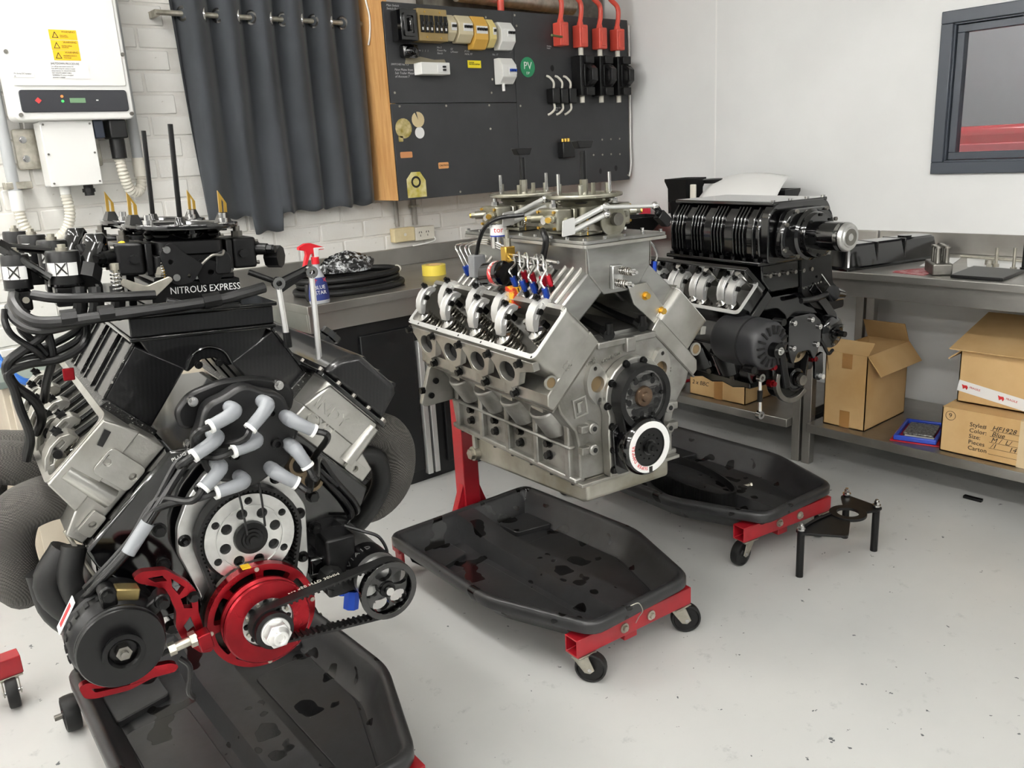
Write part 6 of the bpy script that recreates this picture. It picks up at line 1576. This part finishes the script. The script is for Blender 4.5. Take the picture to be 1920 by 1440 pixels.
MB(T(-.10, .29, .61) @ FY).plate([rpoly([(-.045, .018), (-.04, .030), (.0, .012), (.045, .028), (.05, .020), (.012, -.012), (-.008, -.010)], .005)], -.004, .004).build('pump_lever', M_zinc, lv, bev=.001)
MB().coil((-.150, .292, .612), (0, 0, 1), .009, .0020, 6, .04, 6, 12).build('pump_lever_spring', M_steel, lv)
MB().cyl((-.150, .292, .600), (-.150, .292, .668), .004, None, 8).cyl((-.150, .292, .656), (-.150, .292, .668), .008, None, 8).build('spring_bolt', M_zinc, lv)
# linkage on the far side
MB().cyl((.10, .30, .634), (.150, .29, .612), .006, None, 10).build('linkage_arm', M_bolt, E1)
for (x0, y0, z0, x1, y1, z1_) in ((.150, .27, .600, .160, .27, .487), (.222, .27, .618, .228, .27, .412)):
    st = MB().cyl((x0, y0, z0), (x1, y1, z1_), .0062, None, 6).build('linkage_strut', M_bright, E1)
    MB().ring((x0, y0-.006, z0+.010), (0, 1, 0), .006, .013, .012, 18).build('rod_end', M_steel, st)
    MB().cyl((x1, y1, z1_+.02), (x1+.001, y1, z1_-.012), .0085, None, 10).build('rod_tip', M_bolt, st)
MB().cyl((.152, .282, .606), (.222, .282, .634), .006, None, 8).build('linkage_arm', M_bolt, E1)
MB().plate([[(.155, .612), (.225, .640), (.230, .622), (.165, .585)]], .30, .304, FY).build('linkage_gusset', M_satin, E1)
# nitrous solenoids, rails and hoses on the near-left side
for k, (x, y, z0, z1_, r) in enumerate(((-.228, .35, .632, .692, .030), (-.306, .35, .630, .690, .0235), (-.235, .43, .650, .708, .027), (-.262, .50, .66, .716, .025), (-.285, .58, .665, .72, .022))):
    so = MB().lathe([(0, z0), (r, z0), (r, z1_-.004), (r*.94, z1_), (0, z1_)], (x, y, 0), (0, 0, 1), 28).build('solenoid', M_satin, E1)
    MB().cyl((x, y, z1_), (x, y, z1_+.006), r*.36, None, 16).cyl((x, y, z1_+.006), (x, y, z1_+.012), r*.26, None, 6).build('solenoid_nut', M_zinc, so)
    MB().cyl((x, y, z0-.004), (x, y, z0+.0), r*1.02, None, 28).build('solenoid_ring', M_gloss, so)
    MB().box(x-r*.75, x+r*.75, y-r*.75, y+r*.75, z0-.042, z0-.004).build('solenoid_base', M_anod, so, bev=.004)
    MB().cyl((x+r*.3, y-r*.75, z0-.022), (x+r*.3, y-r*.9, z0-.022), .006, None, 10).build('port_screw', M_zinc, so)
    if k < 4:
        for a in (-60, 0, 60) if k < 2 else (-30,):
            aa = math.radians(-105+a*.62)
            lab = MB()
            zc = z0+.028
            for q_ in range(5):
                a0 = aa-.30+q_*.12; a1 = a0+.12
                lab.add([(x+(r+.0006)*math.cos(t), y+(r+.0006)*math.sin(t), z) for t in (a0, a1) for z in (zc-.012, zc+.012)], [(0, 1, 3, 2)])
            lab.build('label', M_whitep, so, recalc=False)
            if a == 0 or k >= 2:
                text('lettering', 'X', .030, M_ink, so, tf((x+(r+.0012)*math.cos(aa), y+(r+.0012)*math.sin(aa), zc), (-math.sin(aa), math.cos(aa), 0), (0, 0, 1)), align='CENTER')
def hose(pts, r=.0075, name='nitrous_hose', mt=None, par=None, n=10): return MB().tube(pts, r, n, 6).build(name, mt or M_hose, par or E1)
hose([(.100, .205, .612), (.05, .20, .603), (-.012, .20, .594), (-.209, .20, .583), (-.285, .205, .582), (-.312, .22, .592), (-.322, .26, .610), (-.318, .30, .62)], .0105, 'fuel_rail')
hose([(-.095, .24, .610), (-.16, .24, .612), (-.25, .25, .616), (-.29, .28, .622)], .009, 'fuel_rail')
hose([(-.09, .26, .582), (-.18, .26, .578), (-.28, .27, .560), (-.318, .30, .575), (-.325, .33, .60)], .010, 'fuel_rail')
for a, c_ in (((-.02, .20, .5945), (.012, .20, .598)), ((-.26, .202, .587), (-.235, .202, .588)), ((-.20, .2, .589), (-.175, .2, .590))):
    MB().cyl(a, c_, .0145, None, 8).build('rail_fitting', M_anod, E1)
hose([(-.08, .22, .60), (-.02, .215, .585), (.06, .25, .575)], .006)
for x, y in ((-.15, .30), (-.185, .31), (-.21, .33)): 
    hose([(x, y, .625), (x-.002, y-.005, .59), (x-.01, y, .565)], .013)
for dz, y, r in ((0, .32, .008), (.012, .335, .007), (.026, .35, .007)):
    hose([(-.20, y+.05, .560+dz*.3), (-.215, y, .520+dz), (-.26, y, .495+dz), (-.31, y, .492+dz*.7), (-.345, y, .480+dz*.3), (-.340, y, .450), (-.335, y+.01, .41), (-.325, y+.02, .35), (-.335, y+.04, .30)], r)
hose([(-.275, .32, .56), (-.285, .32, .54), (-.315, .32, .52), (-.345, .32, .495), (-.338, .33, .455), (-.31, .34, .42), (-.300, .36, .38), (-.31, .40, .34)], .009)
hose([(-.272, .33, .55), (-.270, .33, .50), (-.285, .34, .45), (-.292, .36, .41)], .008); hose([(-.30, .33, .59), (-.315, .32, .56), (-.295, .32, .53), (-.28, .325, .505)], .007)
hose([(-.335, .32, .595), (-.338, .31, .575), (-.33, .305, .55), (-.30, .31, .52), (-.285, .32, .50)], .006)
for (a, c_) in (((-.33, .34, .71), (-.255, .33, .645)), ((-.318, .42, .70), (-.24, .40, .69))): MB().cyl(a, c_, .008, None, 10).cyl(a, (a[0]+.016, a[1], a[2]-.012), .013, None, 6).build('cross_tube', M_gloss, E1)
hose([(-.195, .37, .70), (-.185, .36, .66), (-.175, .34, .62)], .008)
# red tag on the plumbing
MB().box(-.258, -.238, .318, .324, .452, .476).build('red_tag', M_red_an, E1, bev=.002)
# wrapped headers
def header(pts, r=.046): 
    o = MB().tube(pts, r, 18, 6).build('wrapped_header_pipe', M_wrap, E1)
    return o
header([(-.275, .31, .235), (-.325, .31, .232), (-.368, .33, .205), (-.388, .35, .14), (-.382, .37, .06), (-.372, .42, .02)], .045)
header([(-.275, .46, .235), (-.34, .46, .265), (-.40, .47, .27), (-.435, .49, .20), (-.44, .50, .08)], .045)
header([(-.275, .61, .235), (-.34, .62, .25), (-.39, .64, .24), (-.42, .65, .12), (-.42, .66, .05)], .045)
header([(.275, .29, .235), (.34, .29, .250), (.392, .30, .232), (.418, .31, .178), (.408, .32, .110), (.372, .34, .06), (.33, .38, .04)], .046)
header([(.275, .44, .235), (.34, .44, .26), (.40, .46, .24), (.425, .47, .17), (.40, .48, .08)], .044)
header([(.275, .59, .235), (.34, .60, .25), (.40, .62, .22), (.41, .63, .12)], .044)
MB().tube([(.29, .24, .22), (.335, .24, .20), (.345, .25, .13), (.30, .27, .05), (.25, .30, .01)], .022, 14).build('bare_header_pipe', M_rubber, E1)
MB().tube([(-.30, .22, .16), (-.335, .22, .10), (-.30, .22, .03), (-.24, .26, .0)], .030, 14).build('bare_header_pipe', M_rubber, E1)
for s in (-1, 1): MB().plate([rpoly([(.22, -.03), (.80, -.03), (.80, .03), (.22, .03)], .01)], 0, .01, T(s*.262, 0, .235) @ RY(s*45) @ FX).build('header_flange', M_dsteel, E1)
MB().lathe([(0, 0), (.035, 0), (.048, .01), (.05, .03), (.05, .16), (.04, .17), (0, .17)], (-.225, .24, .045), (0, 1, 0), 28).build('starter_motor', M_satin, E1)
MB().tube([(-.345, .24, .12), (-.33, .23, .04), (-.27, .22, -.02), (-.19, .24, -.04)], .028, 14).build('bare_header_pipe', M_rubber, E1)
MB().tube([(-.29, .20, .17), (-.305, .19, .11), (-.285, .185, .05), (-.24, .185, .02)], .022, 14).build('coolant_hose', M_rubber, E1)
MB().box(-.262, -.175, .165, .25, .08, .155).build('timing_side_cover', M_gloss, E1, bev=.01)
MB().tube([(-.30, .21, .20), (-.27, .19, .12), (-.245, .185, .07), (-.235, .19, .02)], .004, 8).build('dipstick_tube', M_zinc, E1)
for x, z in ((.120, .262), (.142, .225)):
    MB().ring((x, .128, z), (0, 1, 0), .017, .024, .03, 20).build('water_outlet', mat('bronze_cast', '#6b5d4a', .45, .7) if 'bronze_cast' not in MATS else MATS['bronze_cast'], E1)
MB().cyl((.12, .14, .262), (.12, .162, .262), .018, None, 18).build('outlet_bore', M_darkhole, E1); MB().cyl((.142, .14, .225), (.142, .162, .225), .018, None, 18).build('outlet_bore', M_darkhole, E1)
# ------------------------------------------------------------------ supercharged black V8
E3 = empty('supercharged_engine', (2.5, 1.541, .642), (0, 0, -9))
tag(E3, 'gloss black supercharged V8 engine with ribbed blower case', 'engine')
b3 = MB().plate([[(-.100, .285), (-.232, .153), (-.222, .120), (-.178, .060), (-.168, .03), (-.150, -.005), (.150, -.005), (.168, .03), (.178, .06), (.222, .120), (.232, .153), (.100, .285)]], .03, .60, FY)
for k in range(4):
    for s in (-1, 1): b3.cyl((s*.155, .12+k*.125, .03), (s*.196, .12+k*.125, .118), .046, .05, 16)
block3 = b3.build('engine_block', M_gloss, E3, bev=.006)
MB(FX).plate([[(.05, -.005), (.05, -.028)] + [(.08+k*.05, -.028 - (.010 if k % 2 else 0)) for k in range(10)] + [(.58, -.028), (.58, -.005)]], -.14, .14).build('oil_pan', M_gloss, E3, bev=.004)
for k in range(5):
    MB().cyl((-.155, .10+k*.11, .012), (-.175, .10+k*.11, .012), .012, None, 6).build('side_plug', M_gloss, block3)
SYN = Matrix(((1, 0, 0, 0), (0, 0, 1, 0), (0, 1, 0, 0), (0, 0, 0, 1)))
for side in (-1, 1):
    bm = bankm(side)
    hd = MB(bm).plate([[(-.140, .268), (.078, .268), (.080, .285), (.03, .300), (-.010, .302), (-.142, .302)]], .005, .58, SYN).build('cylinder_head', M_gloss, E3, bev=.003)
    head_rail(hd, bm, -.142, -.008, .012, .585, .300, .346, M_gloss)
    MB(bm).plate([rpoly([(-.143, .011), (-.007, .011), (-.007, .586), (-.143, .586)], .022), rpoly([(-.130, .024), (-.020, .024), (-.020, .573), (-.130, .573)], .016)], .346, .3485).build('machined_rail', M_bright, hd)
    MB(bm).plate([[(-.13, .301), (-.02, .301), (-.02, .304), (-.13, .304)]], .024, .57, SYN).build('spring_floor', M_cast, hd)
    for k, yc in enumerate((.075, .122, .212, .256, .328, .370, .45, .495)):
        rocker(hd, bm, yc, -.024 if k % 2 == 0 else -.032, -.046); vspring(hd, bm, yc, -.044 if k % 2 == 0 else -.050, .302, .342, .0195)
    if side < 0:
        for yc in (.055, .20, .34): MB(bm).cyl((-.135, yc, .33), (-.128, yc, .40), .007, None, 10).cyl((-.128, yc, .39), (-.126, yc, .41), .012, None, 6).build('rail_stud', M_steel, hd)
# blower
bp3 = [(-.140, .412), (-.152, .440), (-.155, .500), (-.146, .545), (-.118, .580), (-.06, .588), (.06, .588), (.118, .580), (.146, .545), (.155, .500), (.152, .440), (.140, .412)]
bl = MB().plate([bp3], .012, .432, FY).build('blower_case', M_gloss, E3, bev=.006)
for y in (.035, .075, .090, .105, .120, .175, .190, .205, .220, .272, .287, .302, .317, .365, .380, .395, .418):
    MB().plate([[(x*1.055, .5+(z-.5)*1.06 if z > .43 else z) for x, z in bp3]], y-.0035, y+.0035, FY).build('case_rib', M_gloss, bl, bev=.0025)
MB().box(-.165, .165, .0, .445, .398, .412).build('base_flange', M_gloss, bl, bev=.004)
for k in range(9):
    for s in (-1, 1): MB().cyl((s*.158, .02+k*.05, .412), (s*.158, .02+k*.05, .421), .007, None, 6).build('flange_bolt', M_bolt, bl)
MB().box(-.128, .128, -.02, .435, .588, .600).build('top_plate', M_gloss, bl, bev=.003)
for k in range(4): MB().cyl((-.118+k*.078, -.012, .600), (-.118+k*.078, -.012, .606), .0075, None, 12).build('top_bolt', M_steel, bl)
MB().plate([rpoly([(-.148, .405), (.148, .405), (.148, .560), (.12, .596), (-.12, .596), (-.148, .560)], .02)], -.022, .012, FY).build('front_plate', M_gloss, bl, bev=.004)
MB().plate([rpoly([(-.125, .420), (.125, .420), (.130, .50), (.10, .575), (-.10, .575), (-.130, .50)], .035)], -.062, -.022, FY).build('gear_cover', M_gloss, bl, bev=.012, seg=3)
for x, z in ((-.115, .53), (-.12, .45), (-.06, .425), (.06, .425), (.115, .45), (.115, .53), (.07, .568), (-.07, .568)):
    MB().cyl((x, -.07, z), (x, -.062, z), .007, None, 6).build('cover_bolt', M_dsteel, bl)
sn = MB().lathe([(0, -.100), (.048, -.100), (.070, -.098), (.074, -.090), (.074, -.075), (.082, -.068), (.082, -.058), (0, -.058)], (0, 0, .490), (0, 1, 0), 40).build('snout_flange', M_gloss, bl)
MB().cyl((0, -.200, .489), (0, -.098, .489), .0455, None, 40).build('snout', M_gloss, bl)
MB().lathe([(0, -.216), (.030, -.216), (.032, -.212), (.041, -.212), (.0445, -.206), (.0455, -.196), (.0455, -.182), (0, -.182)], (0, 0, .489), (0, 1, 0), 40).build('snout_cap', M_mach, bl)
MB().ring((0, -.2175, .489), (0, 1, 0), .012, .026, .003, 24).build('cap_ring', M_dsteel, bl)
for k in range(8):
    a = k*PI/4; MB().cyl((.064*math.cos(a), -.104, .49+.064*math.sin(a)), (.064*math.cos(a), -.098, .49+.064*math.sin(a)), .005, None, 6).build('snout_bolt', M_bolt, bl)
# intake under the blower
ik = MB().plate([[(-.130, .398), (.130, .398), (.125, .345), (.085, .300), (-.085, .300), (-.125, .345)]], .02, .45, FY).build('intake_manifold', M_gloss, E3, bev=.006)
for s in (-1, 1): MB().plate([[(s*.205, .388), (s*.192, .400), (s*.105, .320), (s*.120, .305)]], .02, .57, FY).build('manifold_flange', M_gloss, ik, bev=.003)
for k in range(6): MB().cyl((-.1+k*.04, .006, .36), (-.1+k*.04, .02, .36), .007, None, 8).build('manifold_bolt', M_dsteel, ik)
# front brackets
MB().plate([rpoly([(.05, .40), (.20, .40), (.215, .30), (.275, .255), (.28, .205), (.20, .200), (.12, .225), (.06, .28)], .012), circ(.178, .31, .008, 12), circ(.13, .33, .006, 10)], .012, .030, FY).build('idler_bracket', M_satin, E3, bev=.003)
for k in range(7): MB().cyl((.065+k*.014, .008, .298+k*.002), (.065+k*.014, .012, .298+k*.002), .0035, None, 8).build('bracket_hole', M_steel, E3)
MB().tube([(.03, -.01, .262), (.10, -.016, .262), (.16, -.02, .272)], .010, 10).build('breather_hose', M_hose, E3)
MB().cyl((.15, -.04, .275), (.21, -.03, .262), .028, .018, 16).build('water_neck', M_gloss, E3)
bd = MB().plate([rpoly([(-.075, .205), (-.06, .225), (.04, .225), (.085, .19), (.085, .12), (.055, .06), (.03, .10), (-.03, .10), (-.05, .06), (-.075, .12)], .012)], -.055, -.035, FY).build('drive_bracket', M_gloss, E3, bev=.003)
for x, z in ((-.055, .205), (.03, .205), (.07, .175), (.06, .115), (-.055, .12)):
    MB().lathe([(0, -.012), (.004, -.012), (.004, -.008), (.009, -.008), (.009, 0), (0, 0)], (x, -.055, z), (0, 1, 0), 12).build('bracket_bolt', M_steel, bd)
MB().box(-.05, .01, -.05, -.03, .155, .162).build('chrome_link', M_steel, bd)
gear_disc('cam_gear', mat('pale_gold_gear', '#a39277', .35, .8), E3, (0, -.025, .112), .055, .012, [(.036*math.cos(k*2*PI/8+.3), .036*math.sin(k*2*PI/8+.3), .009) for k in range(8)])
belt_band('drive_belt', M_rubber, E3, (0, .112), .058, (0, 0), .038, -.03, -.006, .006, teeth=False)
MB().cyl((0, -.012, .112), (0, .03, .112), .054, None, 30).build('gear_back', M_darkhole, E3)
MB(FY).plate([rpoly([(-.085, .16), (-.09, .04), (-.075, -.05), (-.03, -.075), (.03, -.075), (.075, -.05), (.09, .04), (.085, .16)], .03)], -.005, .032).build('front_cover', M_gloss, E3, bev=.004)
cres = [(.088*math.cos(a), .088*math.sin(a)) for a in [math.radians(160+k*10) for k in range(17)]] + [(.070*math.cos(a), .070*math.sin(a)) for a in [math.radians(320-k*10) for k in range(17)]]
MB(FY).plate([cres], -.020, -.002).build('silver_cover_edge', M_dsteel, E3, bev=.002)
ch = MB().lathe([(0, -.055), (.012, -.055), (.014, -.048), (.024, -.048), (.026, -.042), (.026, -.03), (.036, -.028), (.036, -.005), (0, -.005)], (0, 0, 0), (0, 1, 0), 28).build('crank_hub', M_gloss, E3)
MB().cyl((0, -.058, 0), (0, -.046, 0), .018, None, 24).build('hub_cap', M_dsteel, ch)
for x, z in ((-.105, .058), (-.105, .0), (.095, .052)):
    MB().cyl((x, -.02, z), (x, .0, z), .013, None, 6).cyl((x, -.03, z), (x, -.02, z), .009, None, 12).build('red_bolt', M_red_an, E3)
# alternator
ax, az = -.207, .160
E3a = T(0, -.072, 0)
al3 = MB().lathe([(0, -.035), (.05, -.035), (.072, -.028), (.080, -.018), (.083, .005), (.083, .145), (.076, .165), (.05, .175), (0, .175)], (ax, -.072, az), (0, 1, 0), 40).build('alternator', mat('alternator_grey', '#2c2c2e', .42), E3)
for k in range(16):
    a = k*2*PI/16
    MB(T(ax, -.072, az) @ RY(-math.degrees(a))).box(.040, .068, -.040, -.030, -.003, .003).build('front_vent', M_darkhole, al3)
MB().ring((ax, -.030, az), (0, 1, 0), .0825, .0845, .006, 40).build('case_seam', M_darkhole, al3)
MB(E3a).cyl((ax, -.062, az-.01), (ax, -.035, az-.01), .024, None, 28).build('alternator_pulley', M_anod, al3)
MB(E3a).lathe([(0, -.075), (.007, -.075), (.008, -.068), (.013, -.068), (.013, -.060), (0, -.060)], (ax, 0, az-.01), (0, 1, 0), 12).build('pulley_nut', M_steel, al3)
MB(T(ax+.03, -.115, az-.02) @ RY(-14)).box(-.012, .012, -.006, .006, -.13, .03).build('tension_arm', M_satin, al3, bev=.004)
for x, z in ((-.14, .225), (-.27, .09)): MB().cyl((x, -.09, z), (x, -.05, z), .012, None, 12).build('mount_ear', M_satin, al3)
# link rod hanging from the alternator
lr = MB(T(-.03, -.03, .01)).cyl((-.125, .02, .01), (-.122, .02, -.105), .0065, None, 10).build('link_rod', M_steel, E3)
MB(T(-.03, -.03, .01)).cyl((-.1245, .02, -.025), (-.1235, .02, -.065), .0095, None, 6).build('link_sleeve', M_anod, lr)
for z in (.018, -.112): MB(T(-.03, -.03, .01)).ring((-.123, .012, z), (0, 1, 0), .006, .014, .016, 18).build('rod_end', M_steel, lr)
# black electric pump on the far side
pm = MB().lathe([(0, -.050), (.012, -.050), (.013, -.035), (.020, -.034), (.022, -.028), (.044, -.026), (.054, -.018), (.056, .0), (.056, .165), (.044, .175), (0, .175)], (.150, -.03, .142), (0, 1, 0), 32).build('electric_pump', M_gloss, E3)
for k in range(3):
    a = k*2*PI/3+.4; MB().cyl((.150+.042*math.cos(a), -.062, .142+.042*math.sin(a)), (.150+.042*math.cos(a), -.054, .142+.042*math.sin(a)), .005, None, 8).build('pump_screw', M_dsteel, pm)
MB().cyl((.150, -.10, .142), (.150, -.075, .142), .010, None, 12).build('pump_shaft', M_bolt, pm)
MB().tube([(.06, -.045, .16), (.10, -.05, .11), (.13, -.05, .07), (.165, -.04, .075)], .006, 8).build('pump_cable', M_hose, pm)
MB().plate([rpoly([(.09, .06), (.13, .075), (.135, .0), (.12, -.03), (.095, -.02)], .01)], -.03, -.018, FY).build('lower_bracket', M_gloss, E3, bev=.002)
MB().cyl((.118, -.045, -.012), (.118, -.018, -.012), .009, None, 12).build('bracket_pin', M_bright, E3)

# ------------------------------------------------------------------ put every empty at the base of its thing
bpy.context.view_layer.update()
for o in list(bpy.data.objects):
    if o.type != 'EMPTY' or o.parent or any(abs(a) > 1e-9 for a in (*o.location, *o.rotation_euler)) or not o.children: continue
    P = []
    for ch in o.children_recursive:
        if ch.type == 'MESH': P += [ch.matrix_world @ Vector(c_) for c_ in ch.bound_box]
    if not P: continue
    lo = [min(p[i] for p in P) for i in range(3)]; hi = [max(p[i] for p in P) for i in range(3)]
    base = Vector(((lo[0]+hi[0])/2, (lo[1]+hi[1])/2, lo[2]))
    o.location = base
    for ch in o.children: ch.location = Vector(ch.location) - base
